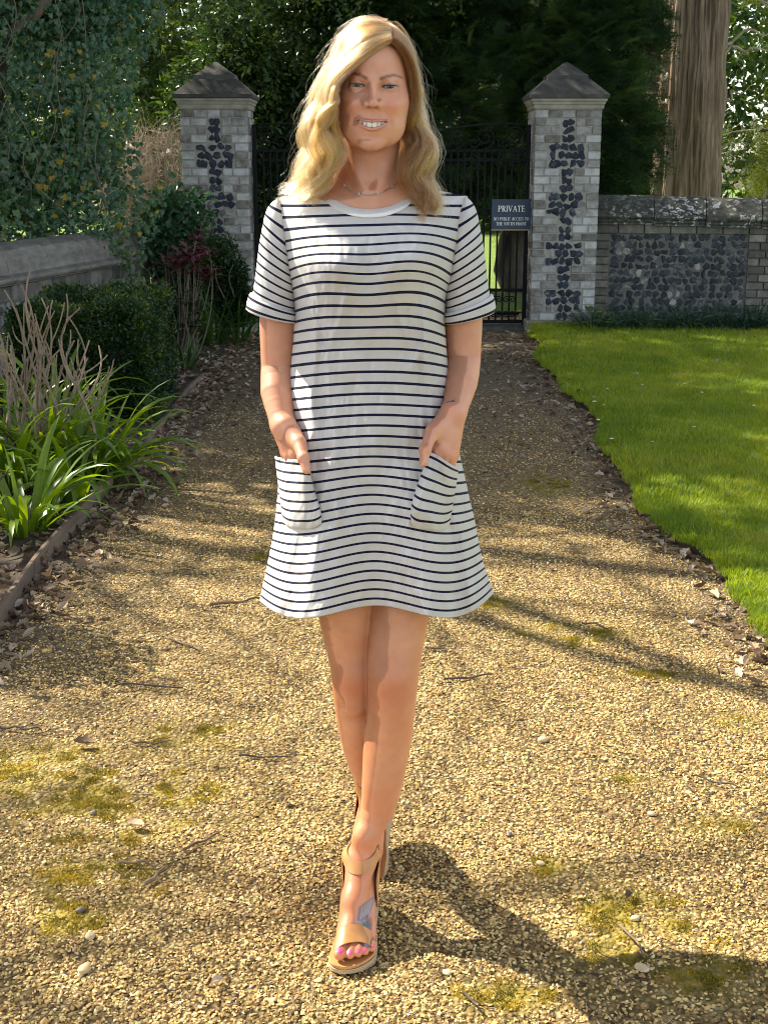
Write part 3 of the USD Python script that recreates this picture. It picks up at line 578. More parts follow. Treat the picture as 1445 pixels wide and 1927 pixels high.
# the dark yew behind the right pillar
t = thing("yew_tree", "dense dark yew filling the space behind the gate and right pillar", "tree", (0, 0, 0))
for a, b, r0, r1 in (((1.6, 15.4, 0), (1.75, 15.5, 3.6), .22, .10), ((1.7, 15.4, 1.2), (.3, 15.0, 2.8), .10, .03), ((1.7, 15.4, 1.0), (2.9, 14.9, 2.4), .10, .03), ((1.7, 15.4, 2.0), (2.8, 15.2, 3.3), .09, .03), ((1.7, 15.4, 2.2), (.6, 15.3, 3.6), .09, .03)):
    p, r = limb(a, b, r0, r1, rt); obj("trunk" if a[2] == 0 else "limb", tube(p, r, 8), bark, t, smooth=True)
yew_e = [((1.7, 15.3, 2.3), (1.35, 1.1, 1.15)), ((.75, 15.1, 1.9), (.85, .8, .75)), ((2.25, 15.1, 1.75), (.75, .8, .75)), ((2.15, 15.1, 2.7), (.8, .9, .7)), ((.45, 15.0, .9), (.55, .45, .6)), ((1.9, 15.2, 1.0), (1.0, .5, .5)), ((1.5, 15.4, 3.6), (1.8, 1.4, .9)), ((.2, 15.4, 3.0), (1.0, .9, .8)), ((1.7, 15.0, 1.35), (1.0, .7, .5))]
crown(t, "crown", yew_e, sprays, 10500, .8, 1.4, rt, upb=.15, zmin=.38, keep=lambda p: (p[:, 0] < 2.95) & ((p[:, 2] > .95) | (p[:, 0] < .75)))
# evergreen masses behind the person and the left pillar
oak = lambda: leaf_shape(.075, .036, .3, .2, 2)
broad = [(cluster(oak, 16, .15, rt), dark_leaf, False) for _ in range(4)]
t = thing("evergreen_tree", "broad-leaved evergreen tree behind the iron gate at the left pillar", "tree", (0, 0, 0))
for a, b, r0, r1 in (((-.9, 15.6, 0), (-.8, 15.6, 3.4), .16, .07), ((-.85, 15.6, 1.6), (-1.9, 15.2, 3.0), .08, .03), ((-.85, 15.6, 1.8), (.2, 15.3, 3.1), .08, .03), ((-.85, 15.6, 2.4), (-.2, 15.6, 3.9), .07, .02)):
    p, r = limb(a, b, r0, r1, rt); obj("trunk" if a[2] == 0 else "limb", tube(p, r, 8), bark, t, smooth=True)
crown(t, "crown", [((-.9, 15.4, 2.7), (1.0, .9, 1.0)), ((-1.6, 15.3, 2.0), (.8, .7, .8)), ((-.2, 15.4, 2.1), (.8, .7, .8)), ((-.3, 15.5, 3.4), (1.0, .9, .7)), ((-1.3, 15.2, 1.2), (.7, .5, .6)), ((-.4, 15.3, 1.3), (.8, .5, .5)), ((-1.2, 14.9, .7), (.8, .45, .5)), ((-.3, 14.9, .7), (.7, .45, .5))], broad, 4000, .8, 1.3, rt, zmin=.15)
t = thing("evergreen_tree", "sparser dark evergreen tree behind the ivy, sky showing through", "tree", (0, 0, 0))
p, r = limb((-3.2, 17.5, 0), (-3.0, 17.5, 3.6), .15, .06, rt); obj("trunk", tube(p, r, 8), bark, t, smooth=True)
for b in ((-4.2, 17, 2.8), (-2.2, 17.0, 3.0), (-2.6, 17.4, 3.8)):
    p, r = limb((-3.1, 17.5, 1.7), b, .07, .02, rt); obj("limb", tube(p, r, 7), bark, t, smooth=True)
crown(t, "crown", [((-2.6, 17.0, 3.1), (1.2, .9, .8)), ((-3.6, 17.2, 2.6), (1.3, .8, .9)), ((-2.3, 17, 2.3), (.6, .6, .5)), ((-3.2, 17.2, 3.9), (1.5, 1, .6))], broad, 1250, .8, 1.3, rt, zmin=1.5)
# bare twiggy bush, pale in the sun, seen between ivy and pillar
twig_m = mottled("pale_dry_twigs", [(.3, (.20, .15, .10)), (.7, (.40, .33, .25))], 20, .9)
t = thing("dry_bush", "pale sunlit dry bush seen between the ivy and the left pillar", "bush", (-2.35, 14.6, 0))
for k in range(60):
    a = rt.uniform(0, 6.28); b = np.array([math.cos(a) * rt.uniform(.1, .7), math.sin(a) * .5, rt.uniform(.7, 1.75)])
    p, r = limb((rt.normal(0, .08), rt.normal(0, .08), 0), b, .011, .003, rt, .06, 5); obj("stem", tube(p, r, 4, False), twig_m, t)
crown(t, "twigs", [((0, 0, 1.2), (.7, .5, .55))], [(join([tube(*limb((0, 0, 0), unit(1, rt)[0] * .22, .0035, .001, rt, .12, 4), 3, False) for _ in range(9)]), twig_m, False) for _ in range(3)], 380, .7, 1.3, rt)
# the great fluted trunk right of the pillar
t = thing("redwood_tree", "massive fluted reddish-brown tree trunk rising beyond the right-hand wall", "tree", (0, 0, 0))
tx0, tx1 = P(1247, 330, 17.6)[0], P(1352, 330, 17.6)[0]; tc = (tx0 + tx1) / 2
z = np.linspace(-.1, 9, 200); a = np.linspace(0, 2 * np.pi, 260, endpoint=False); Z, A_ = np.meshgrid(z, a, indexing="ij")
rad = .40 + .16 * np.exp(-Z / .8) - .012 * Z
fl = meshkit.fbm(np.stack([np.cos(A_) * 3.2, np.sin(A_) * 3.2, Z * .22], -1), 3, 90) - .5; fl2 = meshkit.fbm(np.stack([np.cos(A_) * 11, np.sin(A_) * 11, Z * .9], -1), 3, 91) - .5
fl3 = meshkit.fbm(np.stack([np.cos(A_) * 24, np.sin(A_) * 24, Z * 2.2], -1), 3, 92) - .5
rr = rad * (1 + .40 * fl + .30 * fl2 + .16 * fl3 + .05 * np.cos(A_ * 5 + Z * .15))
V = np.stack([tc + rr * np.cos(A_), 17.9 + rr * np.sin(A_), Z], -1)
red_bark = mottled("fluted_bark", [(.25, (.060, .040, .025)), (.5, (.17, .120, .078)), (.75, (.30, .23, .160))], 5, .95, bump=1.0, bscale=9, bdist=.05, stretch=(3.0, 3.0, .30), nrough=.7)
obj("trunk", (V.reshape(-1, 3), grid_faces(200, 260, True)), red_bark, t, smooth=True)
x2 = P(1205, 20, 18.2)[0]
p, r = limb((tc - .30, 18.0, 1.7), (x2 - .10, 18.2, 4.6), .17, .12, rt, .02); obj("second_stem", tube(p, r, 20), red_bark, t, smooth=True)
for k in range(9):
    z0 = rt.uniform(1.7, 3.6); sg = rt.choice([-1, 1]); p, r = limb((tc + sg * .36, 17.6, z0), (tc + sg * rt.uniform(.6, 1.0), 17.2, z0 + rt.uniform(-.35, .35)), .02, .005, rt, .12, 6); obj("dead_twig", tube(p, r, 5), twig_m, t)
droop = [(conifer_spray(.26, 11, .042, rt, .9, 1.4), sunny_leaf, False) for _ in range(4)]
# drooping conifers in the sun at the far right, and behind
def conifer(x, y, h, w, label, n, z0=.2, group=None, mat=None):
    t = thing("drooping_conifer", label, "tree", (x, y, 0), 0, group)
    obj("trunk", tube([(0, 0, 0), (.03, 0, h * .5), (0, 0, h)], [.16, .11, .02], 9), bark, t, smooth=True)
    bs = []
    for k in range(26):
        zz = z0 + (h - z0) * rt.uniform(.02, .95); a = rt.uniform(0, 6.28); L = w * (1 - .75 * zz / h) * rt.uniform(.7, 1.1); b = np.array([math.cos(a) * L, math.sin(a) * L, zz - .28 * L])
        p, r = limb((0, 0, zz), b, .03, .008, rt, .05, 5); obj("limb", tube(p, r, 5), bark, t, smooth=True); bs.append(p)
    B = np.vstack(bs); pick = B[rt.integers(0, len(B), n)]; o = pick * [1, 1, 0]; L = np.linalg.norm(o, axis=1, keepdims=True); f = o / (L + .05) + rt.normal(0, .5, (n, 3)) + [0, 0, -.9]; f /= np.linalg.norm(f, axis=1, keepdims=True)
    M = mats(pick + rt.normal(0, .12, (n, 3)), frames(f, np.tile([0, 0, 1.0], (n, 1)) + rt.normal(0, .5, (n, 3))), rt.uniform(.8, 1.6, n))
    instancer("crown", droop, rt.integers(0, 4, n), M, parent=t)
conifer(5.6, 19.5, 7.5, 1.9, "sunlit drooping conifer at the right edge, beyond the redwood trunk", 2600)
conifer(7.8, 24, 9, 2.6, "tall drooping conifer standing far back in deeper shade at right", 2200)
conifer(3.6, 24.5, 8, 2.3, "drooping conifer showing between the yew and the redwood trunk", 1300)
# far wood closing the view
far_leaf = [(cluster(lambda: leaf_shape(.22, .13, .3, .2, 1), 16, .55, rt), dark_leaf, False) for _ in range(3)]
n = 4200; a = rt.uniform(0, 1, n); fx, fy = -16 + 36 * a, 33 + rt.uniform(-2.5, 2.5, n) + 3 * np.sin(a * 9); hz = 4.6 + 3.2 * np.clip((fx - 4) / 6, 0, 1) + 1.6 * meshkit.fbm(np.stack([fx * .3, 0 * fx, 0 * fx], -1), 3, 12); fz = hz * rt.uniform(0.0, 1, n)
wood = instancer("far_wood", far_leaf, rt.integers(0, 3, n), mats(np.stack([fx, fy, fz], 1), rand_R(rt, n), rt.uniform(.7, 1.4, n)))
tag(wood, "far-off wood closing the view beyond the sunlit lawn", "wood")
# ------------------------------------------------------------------ the ivy that hangs over the left wall
t = thing("ivy_clad_tree", "tree smothered in glossy hanging ivy with scattered yellow leaves, above the left wall", "tree", (0, 0, 0))
for a, b, r0, r1 in (((-3.4, 11.0, 0), (-3.2, 10.9, 4.2), .20, .10), ((-3.3, 11, 1.6), (-2.2, 10.4, 3.2), .08, .03), ((-3.3, 11, 1.8), (-4.4, 10.3, 3.4), .08, .03), ((-3.3, 11, 2.4), (-2.1, 11.2, 4.2), .07, .03), ((-3.3, 11, 2.6), (-1.5, 11.6, 3.1), .05, .012)):
    p, r = limb(a, b, r0, r1, rt); obj("trunk" if a[2] == 0 else "limb", tube(p, r, 8), bark, t, smooth=True)
def ivy_surface(n, rng):
    """hanging curtain: front faces x right / y towards us"""
    u, v = rng.uniform(0, 1, n), rng.uniform(0, 1, n)
    x = -5.2 + 3.62 * u; zlow = .55 + .0 * x; zh = 4.2
    zz = zlow + (zh - zlow) * v
    lump = meshkit.fbm(np.stack([x * 1.3, zz * 1.1, 0 * x], -1), 3, 8) - .5
    y = 10.15 + .42 * np.clip(x + 3.4, 0, 2) ** 1.3 + .10 * np.clip(zz - 2.2, 0, 3) - .9 * lump + rng.exponential(.16, n) + .30 * np.clip(-3.4 - x, 0, 2)
    return np.stack([x, y, zz], 1)
n = 15000; p = ivy_surface(n, rt)
edge = p[:, 0] > -1.66 - .26 * np.abs(np.sin(p[:, 2] * 2.3)) - .38 * np.clip(2.0 - p[:, 2], 0, 1) * (p[:, 2] > 1.3)
thin = meshkit.fbm(p * 1.15 + 40, 3, 17); k = ~edge & ~((thin > .66) & (p[:, 0] > -2.7) & (p[:, 2] > 1.6)); p = p[k]; n = len(p)
f = rt.normal(0, .35, (n, 3)) + [.15, -.35, -.85]; f /= np.linalg.norm(f, axis=1, keepdims=True); up = np.tile([.25, -1.0, .35], (n, 1)) + rt.normal(0, .45, (n, 3)); R = frames(f, up)
S = rt.uniform(.65, 1.25, n) * .040
ivys = [(ivy_leaf(1.0, rt), ivy_m, False) for _ in range(5)]
q = PX(p); vis = (q[:, 0] > -20) & (q[:, 1] > -20); order = np.argsort(np.where(vis, p[:, 1], 99)); one = order[:240]; rest = order[240:]
instancer("ivy_foliage", ivys, rt.integers(0, 5, len(rest)), mats(p[rest], R[rest], S[rest]), parent=t)
for i in one: placed(obj("leaf", ivys[rt.integers(0, 5)][0], ivy_m, t), mats(p[i:i + 1] + [0, -.03, 0], R[i:i + 1], S[i:i + 1] * 1.1)[0])
yl = rt.permutation(np.where(vis)[0]); yl = yl[(q[yl, 0] < 330) & (q[yl, 1] < 470)][:58]
for i in yl: placed(obj("yellow_leaf", ivys[rt.integers(0, 5)][0], ivy_yel, t), mats(p[i:i + 1] + [.02, -.16, 0], R[i:i + 1], S[i:i + 1] * rt.uniform(.8, 1.15))[0])
# back layers of the same tree, larger leaf bunches, up over the frame where its shade comes from
ivb = [(cluster(lambda: ivy_leaf(.045, rt), 22, .17, rt), ivy_m, False) for _ in range(3)]
crown(t, "crown", [((-3.5, 11.2, 2.2), (1.5, .8, 1.3)), ((-3.5, 10.9, 1.0), (1.5, .45, .75)), ((-2.6, 11.2, 1.1), (.8, .4, .8)), ((-2.7, 11.4, 3.0), (1.0, .7, .9)), ((-4.6, 10.6, 2.4), (1.2, .8, 1.5)), ((-3.6, 11, 4.0), (1.9, 1.3, 1.3)), ((-4.6, 10.8, 5.0), (1.6, 1.3, 1.2)), ((-3.3, 11.5, 5.6), (2.3, 1.7, 1.4)), ((-4.6, 10.4, 7.0), (2.2, 1.9, 1.2)), ((-4.2, 9.5, 5.2), (1.3, .8, .8)), ((-3.0, 8.9, 4.2), (1.1, .7, .6))], ivb, 4700, .8, 1.35, rt, zmin=.5, keep=lambda p: (p[:, 0] < -2.15) | (p[:, 2] > 2.75))
for k in range(18):     # hanging stems
    x = rt.uniform(-3.0, -1.95); z0 = rt.uniform(1.5, 2.9); y = 10.0 + .42 * max(x + 3.4, 0) ** 1.3
    pts_ = [(x, y - .12, z0), (x + rt.normal(0, .10), y - .20, z0 - .25), (x + rt.normal(0, .14), y - .16, z0 - .55), (x + rt.normal(0, .18), y - .10, z0 - rt.uniform(.7, 1.1))]
    obj("hanging_stem", tube(bez(pts_, 16), np.linspace(.0045, .002, 16), 4), vine_m, t)
# overhanging leafy boughs above the left pillar
bough = [(cluster(lambda: leaf_shape(.06, .034, .3, .2, 2), 12, .13, rt), dark_leaf, False) for _ in range(3)]
t = thing("holm_oak", "leafy boughs hanging above the left gate pillar against the sky", "tree", (0, 0, 0))
obj("trunk", tube(*limb((-5.2, 14.5, 0), (-4.6, 14.3, 4.6), .22, .14, rt), 9), bark, t, smooth=True)
bp = []
for b in ((-1.7, 13.4, 2.75), (-1.2, 13.6, 3.0), (-.3, 13.8, 3.1), (-2.2, 13.2, 2.95), (.6, 14.2, 3.15), (-2.5, 13.5, 2.45)):
    p, r = limb((-4.6, 14.3, 3.9), b, .05, .008, rt, .05, 8); obj("bough", tube(p, r, 6), bark, t, smooth=True); bp.append(p[6:])
B = np.vstack(bp); n = 900; pk = B[rt.integers(0, len(B), n)] + rt.normal(0, .17, (n, 3)) * [1, 1, .75]
instancer("crown", bough, rt.integers(0, 3, n), mats(pk, rand_R(rt, n), rt.uniform(.7, 1.2, n)), parent=t)
crown(t, "upper_crown", [((-4.4, 14.4, 5.6), (2.8, 2.0, 1.5)), ((-3.2, 14.2, 7.0), (2.2, 1.8, 1.3))], broad, 1500, 1.0, 1.6, rt)
# ------------------------------------------------------------------ bare tree left of the view whose boughs stripe the lawn and path with shade
def bare_tree(name, label, base, h, rng, spread, levels=4, r0=.20, lean=(0, 0), extra=()):
    t = thing(name, label, "tree", base)
    twigs = []
    def grow(p, d, L, r, lv):
        q = p + d * L; pts_, rr_ = limb(p, q, r, r * .62, rng, .035, 5)
        if lv <= 1: obj("trunk" if lv == 0 else "limb", tube(pts_, rr_, 9), bark, t, smooth=True)
        else: twigs.append(tube(pts_, rr_, 5 if lv == 2 else 3, False))
        if lv >= levels: return
        for k in range([6, 5, 5, 4][lv] if lv < 4 else 3):
            f = rng.uniform(.85 if lv == 0 else .35, 1.0); a = unit(1, rng)[0]; nd = d * .75 + a * spread + [0, 0, .12]; nd /= np.linalg.norm(nd)
            grow(p + d * L * f, nd, L * rng.uniform(.55, .8), r * .55 * (1.1 - .3 * f), lv + 1)
    grow(np.zeros(3), np.array([lean[0], lean[1], 1.0]) / np.linalg.norm([lean[0], lean[1], 1.0]), h * .34, r0, 0)
    for a, b, r0_, r1_ in extra:
        a, b = np.asarray(a, float) - base, np.asarray(b, float) - base; pts_, rr_ = limb(a, b, r0_, r1_, rng, .05, 7); obj("bough", tube(pts_, rr_, 9), bark, t, smooth=True)
        for k in range(6):
            j = rng.integers(3, 13); d = unit(1, rng)[0] * [1, 1, .6] + (b - a) / np.linalg.norm(b - a) * .7; L = rng.uniform(.5, 1.3); q_, s_ = limb(pts_[j], pts_[j] + d * L, rr_[j] * .45, .008, rng, .06, 5); twigs.append(tube(q_, s_, 5, False))
            for _ in range(3):
                j2 = rng.integers(3, 9); d2 = d * .6 + unit(1, rng)[0] * .8; q2, s2 = limb(q_[j2], q_[j2] + d2 * .5, s_[j2] * .5, .004, rng, .06, 4); twigs.append(tube(q2, s2, 4, False))
    tag(obj("branches", join(twigs), bark, t), kind="stuff")
    return t
rs = np.random.default_rng(404)
bare_tree("bare_tree", "bare tree with spreading boughs standing beyond the left wall", (-6.9, 9.3, 0), 11, rs, .95, 3, .20, (.10, 0),
          [((-6.7, 9.2, 3.4), (-2.0, 7.7, 6.3), .10, .035), ((-6.7, 9.2, 3.3), (-2.4, 6.7, 5.6), .09, .03), ((-6.7, 9.2, 3.7), (-1.6, 8.5, 6.9), .10, .035), ((-6.7, 9.2, 3.5), (-3.4, 6.1, 6.0), .08, .03), ((-6.7, 9.2, 3.6), (-3.0, 7.3, 7.6), .09, .03), ((-6.7, 9.2, 3.2), (-2.6, 7.6, 4.4), .07, .02), ((-6.7, 9.2, 3.6), (-4.2, 6.2, 7.4), .07, .02)])
bare_tree("bare_tree", "tall bare tree far off to the left whose fine twigs dapple the near path", (-10.2, 7.4, 0), 15, rs, .8, 3, .15, (.05, 0))
so = np.array([-2.1, 4.4, 0]); t = thing("evergreen_bush", "dark evergreen bush in the bed just left of the view", "bush", so)
for k in range(8): p_, r_ = limb((rs.normal(0, .05), rs.normal(0, .05), 0), (rs.normal(0, .2), rs.normal(0, .2), rs.uniform(.6, 1.1)), .014, .005, rs, .05, 5); obj("stem", tube(p_, r_, 5), bark, t)
crown(t, "foliage", [((0, 0, .75), (.42, .36, .42)), ((.1, -.1, .4), (.38, .34, .35)), ((.05, .1, 1.0), (.28, .26, .3))], broad, 420, .5, .8, rs)
# ------------------------------------------------------------------ bed plants, hedge, edging
rp = np.random.default_rng(909)
def strap(L, w, rise, bend, yaw, base, rng, n=9, keel=.3, twist=0.0, tipw=.0):
    """arching strap leaf: rises, then bends over"""
    s = np.linspace(0, 1, n); ang = rise - bend * s ** 1.6
    dx, dz = np.cos(ang) * L / (n - 1), np.sin(ang) * L / (n - 1); x = np.r_[0, np.cumsum(dx[1:])]; z = np.r_[0, np.cumsum(dz[1:])]
    ww = w / 2 * np.interp(s, [0, .15, .55, .85, 1], [.75, 1, .95, .55, tipw]); nx, nz = -np.sin(ang), np.cos(ang)
    tw = twist * s; V = []
    for k in range(n):
        c, t = math.cos(tw[k]), math.sin(tw[k])
        for q, kz in ((-1, keel), (0, 0), (1, keel)):
            V.append((x[k] + nx[k] * (ww[k] * kz * abs(q) + q * ww[k] * t), q * ww[k] * c, z[k] + nz[k] * (ww[k] * kz * abs(q) + q * ww[k] * t)))
    V = np.array(V); c, t = math.cos(yaw), math.sin(yaw); V = V @ np.array([[c, -t, 0], [t, c, 0], [0, 0, 1]]).T + base
    F = []
    for k in range(n - 1):
        o = 3 * k; F += [[o, o + 1, o + 4], [o, o + 4, o + 3], [o + 1, o + 2, o + 5], [o + 1, o + 5, o + 4]]
    return V, np.array(F)
lily = leafy("daylily_leaves", [(.15, (.065, .135, .012)), (.5, (.120, .220, .018)), (.85, (.19, .275, .028))], .48, rough=.36, spec=.5, scale=3, rand=.5)
iris = leafy("deep_green_straps", [(.15, (.018, .050, .012)), (.5, (.036, .095, .018)), (.85, (.070, .140, .025))], .35, rough=.4, scale=3)
teal = leafy("bluish_straps", [(.15, (.020, .048, .028)), (.5, (.042, .088, .050)), (.85, (.085, .135, .065))], .3, rough=.45, scale=3)
def strap_clump(name, label, base, n, L, w, mat, spread=.10, rise=(.75, 1.45), bend=(.7, 2.0), group=None, single=True, cat="plant", yawc=None, yaws=3.14):
    t = thing(name, label, cat, base, 0, group); ms = []
    for _ in range(n):
        a = rp.uniform(0, 6.28) if yawc is None else yawc + rp.uniform(-yaws, yaws); r = spread * math.sqrt(rp.uniform())
        m = strap(rp.uniform(*L), rp.uniform(*w), rp.uniform(*rise), rp.uniform(*bend), a, np.array([r * math.cos(a), r * math.sin(a), -.01]), rp, twist=rp.normal(0, .5), tipw=.02)
        if single: obj("leaf", m, mat, t, smooth=True)
        else: ms.append(m)
    if not single: tag(obj("leaves", join(ms), mat, t, smooth=True), kind="stuff")
    return t
bz = lambda x, y: float(bed_z(np.array(x), np.array(y)))
for (px, py, n, L, lab) in ((185, 905, 84, (.32, .62), "largest daylily clump, arching over the timber edging beside the path"), (100, 905, 66, (.34, .66), "daylily clump at the foot of the bare shrub"),
                            (15, 935, 52, (.36, .68), "daylily clump cut by the left edge of the view, below the bare shrub"), (45, 1010, 42, (.30, .56), "low daylily clump nearest the viewer at the left, sprawling over dead leaves"),
                            (140, 950, 34, (.26, .5), "small daylily clump on the inner side of the timber edging"), (110, 830, 48, (.36, .7), "daylily clump behind the bare shrub's stems, in front of the box hedge"), (10, 850, 40, (.36, .65), "daylily clump at the far left behind the bare shrub")):
    g = G(px, py); strap_clump("daylily", lab, (g[0], g[1], bz(g[0], g[1])), n, L, (.020, .036), lily, .11, (.8, 1.5), (.7, 2.1))
for (px, py, n, L, lab, m) in ((400, 652, 46, (.35, .70), "tall grassy clump of green straps at the foot of the left gate pillar", iris), (345, 668, 30, (.3, .6), "darker strap-leaved clump beside the box hedge's far corner", iris),
                               (448, 648, 30, (.3, .6), "strap-leaved clump half behind the person's elbow at the left pillar", iris), (275, 800, 14, (.12, .30), "thin upright green shoots at the front foot of the box hedge", iris), (350, 700, 24, (.2, .42), "low arching strap plant spilling on the path by the hedge", iris)):
    g = G(px, py); strap_clump("strap_plant", lab, (g[0], g[1], bz(min(g[0], -1.3), g[1])), n, L, (.012, .024), m, .10, (.9, 1.5), (.4, 1.5))
# bare shrub
t = thing("bare_shrub", "leafless pale brown shrub with upright forked stems at the left of the path", "shrub", (G(75, 905)[0], G(75, 905)[1], .0)); shrub_o = np.array([G(75, 905)[0], G(75, 905)[1], 0])
tops = [(58, 505, 0), (128, 595, .1), (168, 640, 0), (206, 690, -.1), (30, 580, 0), (186, 650, .15), (95, 605, -.1), (8, 545, .1), (150, 580, -.2), (-20, 590, 0), (78, 560, .25), (20, 650, -.3), (55, 600, -.25), (115, 655, .3), (0, 690, .2), (38, 535, .1), (15, 625, .25), (85, 640, .1), (-10, 650, -.2), (140, 640, 0), (62, 660, .15)]
shrub_m = mottled("bare_shrub_bark", [(.3, (.12, .085, .052)), (.7, (.26, .195, .13))], 25, .85, bump=.5, bscale=140, bdist=.003)
for px, py, dy in tops:
    tip = P(px, py, shrub_o[1] + dy) - shrub_o; b = np.array([rp.normal(0, .05) + tip[0] * .25, rp.normal(0, .06), 0])
    m1 = b + (tip - b) * .4 + rp.normal(0, .05, 3); m2 = b + (tip - b) * .72 + rp.normal(0, .05, 3)
    c = bez([b, m1, m2, tip], 18); r = np.linspace(rp.uniform(.0075, .0125), .0036, 18); st = obj("stem", tube(c, r, 6), shrub_m, t, smooth=True)
    for k in range(rp.integers(2, 5)):
        j = rp.integers(7, 16); d = (c[j] - c[j - 3]); d /= np.linalg.norm(d); d = d + unit(1, rp)[0] * .6 + [0, 0, .15]; d /= np.linalg.norm(d); L = rp.uniform(.05, .20)
        obj("twig", tube(bez([c[j], c[j] + d * L * .55 + rp.normal(0, .008, 3), c[j] + d * L + [0, 0, .02]], 7), np.linspace(r[j] * .75, .0032, 7), 5), shrub_m, st)
# clipped box hedge
hx0, hx1, hy0, hy1, hz = -2.16, -1.38, 7.60, 8.60, .665
t = thing("box_hedge", "clipped dark green box hedge block with paler tips on top", "hedge", ((hx0 + hx1) / 2, (hy0 + hy1) / 2, 0)); ho = np.array([(hx0 + hx1) / 2, (hy0 + hy1) / 2, 0])
box_m = leafy("box_leaves", [(.15, (.008, .024, .007)), (.5, (.018, .048, .010)), (.8, (.040, .082, .014)), (.97, (.090, .130, .022))], .22, rough=.4, spec=.5, scale=2.2)
box_tip = leafy("pale_box_tips", [(.2, (.075, .125, .014)), (.8, (.17, .215, .030))], .4, rough=.45, scale=5)  # paler leaf bunches over the top and upper right side
for k in range(14):
    b = np.array([rp.uniform(-.3, .3), rp.uniform(-.4, .4), 0]); p, r = limb(b, b * 1.3 + [0, 0, .6], .014, .005, rp, .05, 5); obj("stem", tube(p, r, 5), bark, t)
bl = [(cluster(lambda: leaf_shape(.020, .012, .2, .1, 1), 26, .040, rp), box_m, False) for _ in range(4)]; bt = [(cluster(lambda: leaf_shape(.020, .012, .2, .1, 1), 12, .024, rp), box_tip, False) for _ in range(2)]
n = 7500; f = rp.choice(5, n, p=[.24, .24, .24, .04, .24]); u, v = rp.uniform(-1, 1, n), rp.uniform(0, 1, n); dep = rp.exponential(.035, n); hw, hd = (hx1 - hx0) / 2, (hy1 - hy0) / 2
p = np.zeros((n, 3))
for k, (sx, sy) in enumerate(((0, -1), (1, 0), (-1, 0), (0, 1))):
    m = f == k; p[m] = np.stack([np.where(sx, sx * (hw - dep[m]), u[m] * hw), np.where(sy, sy * (hd - dep[m]), u[m] * hd), .02 + v[m] * (hz - .02)], 1)
m = f == 4; p[m] = np.stack([u[m] * hw, rp.uniform(-hd, hd, m.sum()), hz - dep[m]], 1)
q = p / [hw, hd, hz]; corner = np.maximum(np.abs(q[:, 0]), np.abs(q[:, 1])); p *= (1 - .05 * np.clip(q[:, 2] - .75, 0, 1) * 4 * (corner > .9))[:, None] ** np.array([1, 1, .4])
wob = meshkit.fbm(p * 5 + 7, 3, 15) - .5; p += (p / (np.linalg.norm(p * [1, 1, 0], axis=1, keepdims=True) + .1)) * wob[:, None] * .12; p[:, 2] += wob * .06
instancer("foliage", bl, rp.integers(0, 4, n), mats(p, rand_R(rp, n), rp.uniform(.8, 1.3, n)), parent=t)
k = rp.permutation(np.where((f == 4) | ((f == 1) & (p[:, 2] > .35)) | (p[:, 2] > .64))[0]); k = k[meshkit.fbm(p[k] * 4, 2, 5) > .47][:1000]; pp = p[k] * [1.02, 1.02, 1.0] + [0, 0, .012]
instancer("new_tips", bt, rp.integers(0, 2, len(k)), mats(pp, rand_R(rp, len(k)), rp.uniform(.8, 1.3, len(k))), parent=t)
# red-leaved shrub, dark shrub and ivy by the left pillar
red = leafy("red_young_leaves", [(.2, (.050, .012, .016)), (.6, (.115, .022, .028)), (.9, (.20, .045, .042))], .3, rough=.35, spec=.5, scale=5)
so = np.array([*P(345, 500, 10.2)[:2], 0]); t = thing("photinia", "shrub with whorls of dark red young leaves in front of the left pillar", "shrub", so)
for k in range(24):
    px, py = (348, 492) + rp.normal(0, 1, 2) * (24, 28); px = max(px, 305); tip = P(px, min(max(py, 440), 560), 10.2 + rp.normal(0, .15)) - so; b = np.array([rp.normal(0, .05), rp.normal(0, .05), 0])
    c = bez([b, b + (tip - b) * .5 + rp.normal(0, .03, 3), tip], 10); st = obj("stem", tube(c, np.linspace(.008, .003, 10), 5), vine_m, t)
    for j in range(9):
        a = j * 2.4; el = rp.uniform(.0, .9); d = np.array([[math.cos(a) * math.cos(el), math.sin(a) * math.cos(el), math.sin(el)]]); R = frames(d, np.array([[0, 0, 1.0]]))[0] * rp.uniform(.8, 1.2)
        obj("leaf", put(leaf_shape(.10, .042, .3, .35, 2), R, tip - [0, 0, .008 * j]), red if j < 7 or rp.uniform() < .4 else dark_leaf, st)
    for j in (3, 4, 5, 6):
        a = rp.uniform(0, 6.28); d = np.array([[math.cos(a), math.sin(a), .3]]); obj("leaf", put(leaf_shape(.11, .045, .3, .35, 2), frames(d, np.array([[0, 0, 1.0]]))[0], c[j]), dark_leaf, st)
so = np.array([*P(425, 640, 11.15)[:2], 0]); t = thing("dark_shrub", "low dark evergreen shrub covering the foot of the left pillar", "shrub", so)
for k in range(8): p_, r_ = limb((rp.normal(0, .05), rp.normal(0, .05), 0), (rp.normal(0, .22), rp.normal(0, .12), rp.uniform(.5, .9)), .012, .004, rp, .05, 5); obj("stem", tube(p_, r_, 5), bark, t)
crown(t, "foliage", [((-.05, 0, .48), (.34, .22, .40)), ((.12, -.05, .30), (.28, .22, .30)), ((-.28, .0, .35), (.28, .2, .35))], bl, 1500, 1.2, 2.0, rp)
so = np.array([*P(325, 470, 11.35)[:2], 0]); t = thing("ivy_bank", "dark ivy bank between the end of the low wall and the left pillar", "ivy", so)
for k in range(12): p_, r_ = limb((rp.normal(0, .2), rp.normal(0, .1), 0), (rp.normal(0, .3), rp.normal(0, .1), rp.uniform(.8, 1.3)), .008, .003, rp, .08, 5); obj("stem", tube(p_, r_, 5), vine_m, t)
crown(t, "foliage", [((-.05, .1, .6), (.24, .22, .62)), ((.05, .15, .85), (.22, .2, .40))], ivb, 330, .7, 1.1, rp)
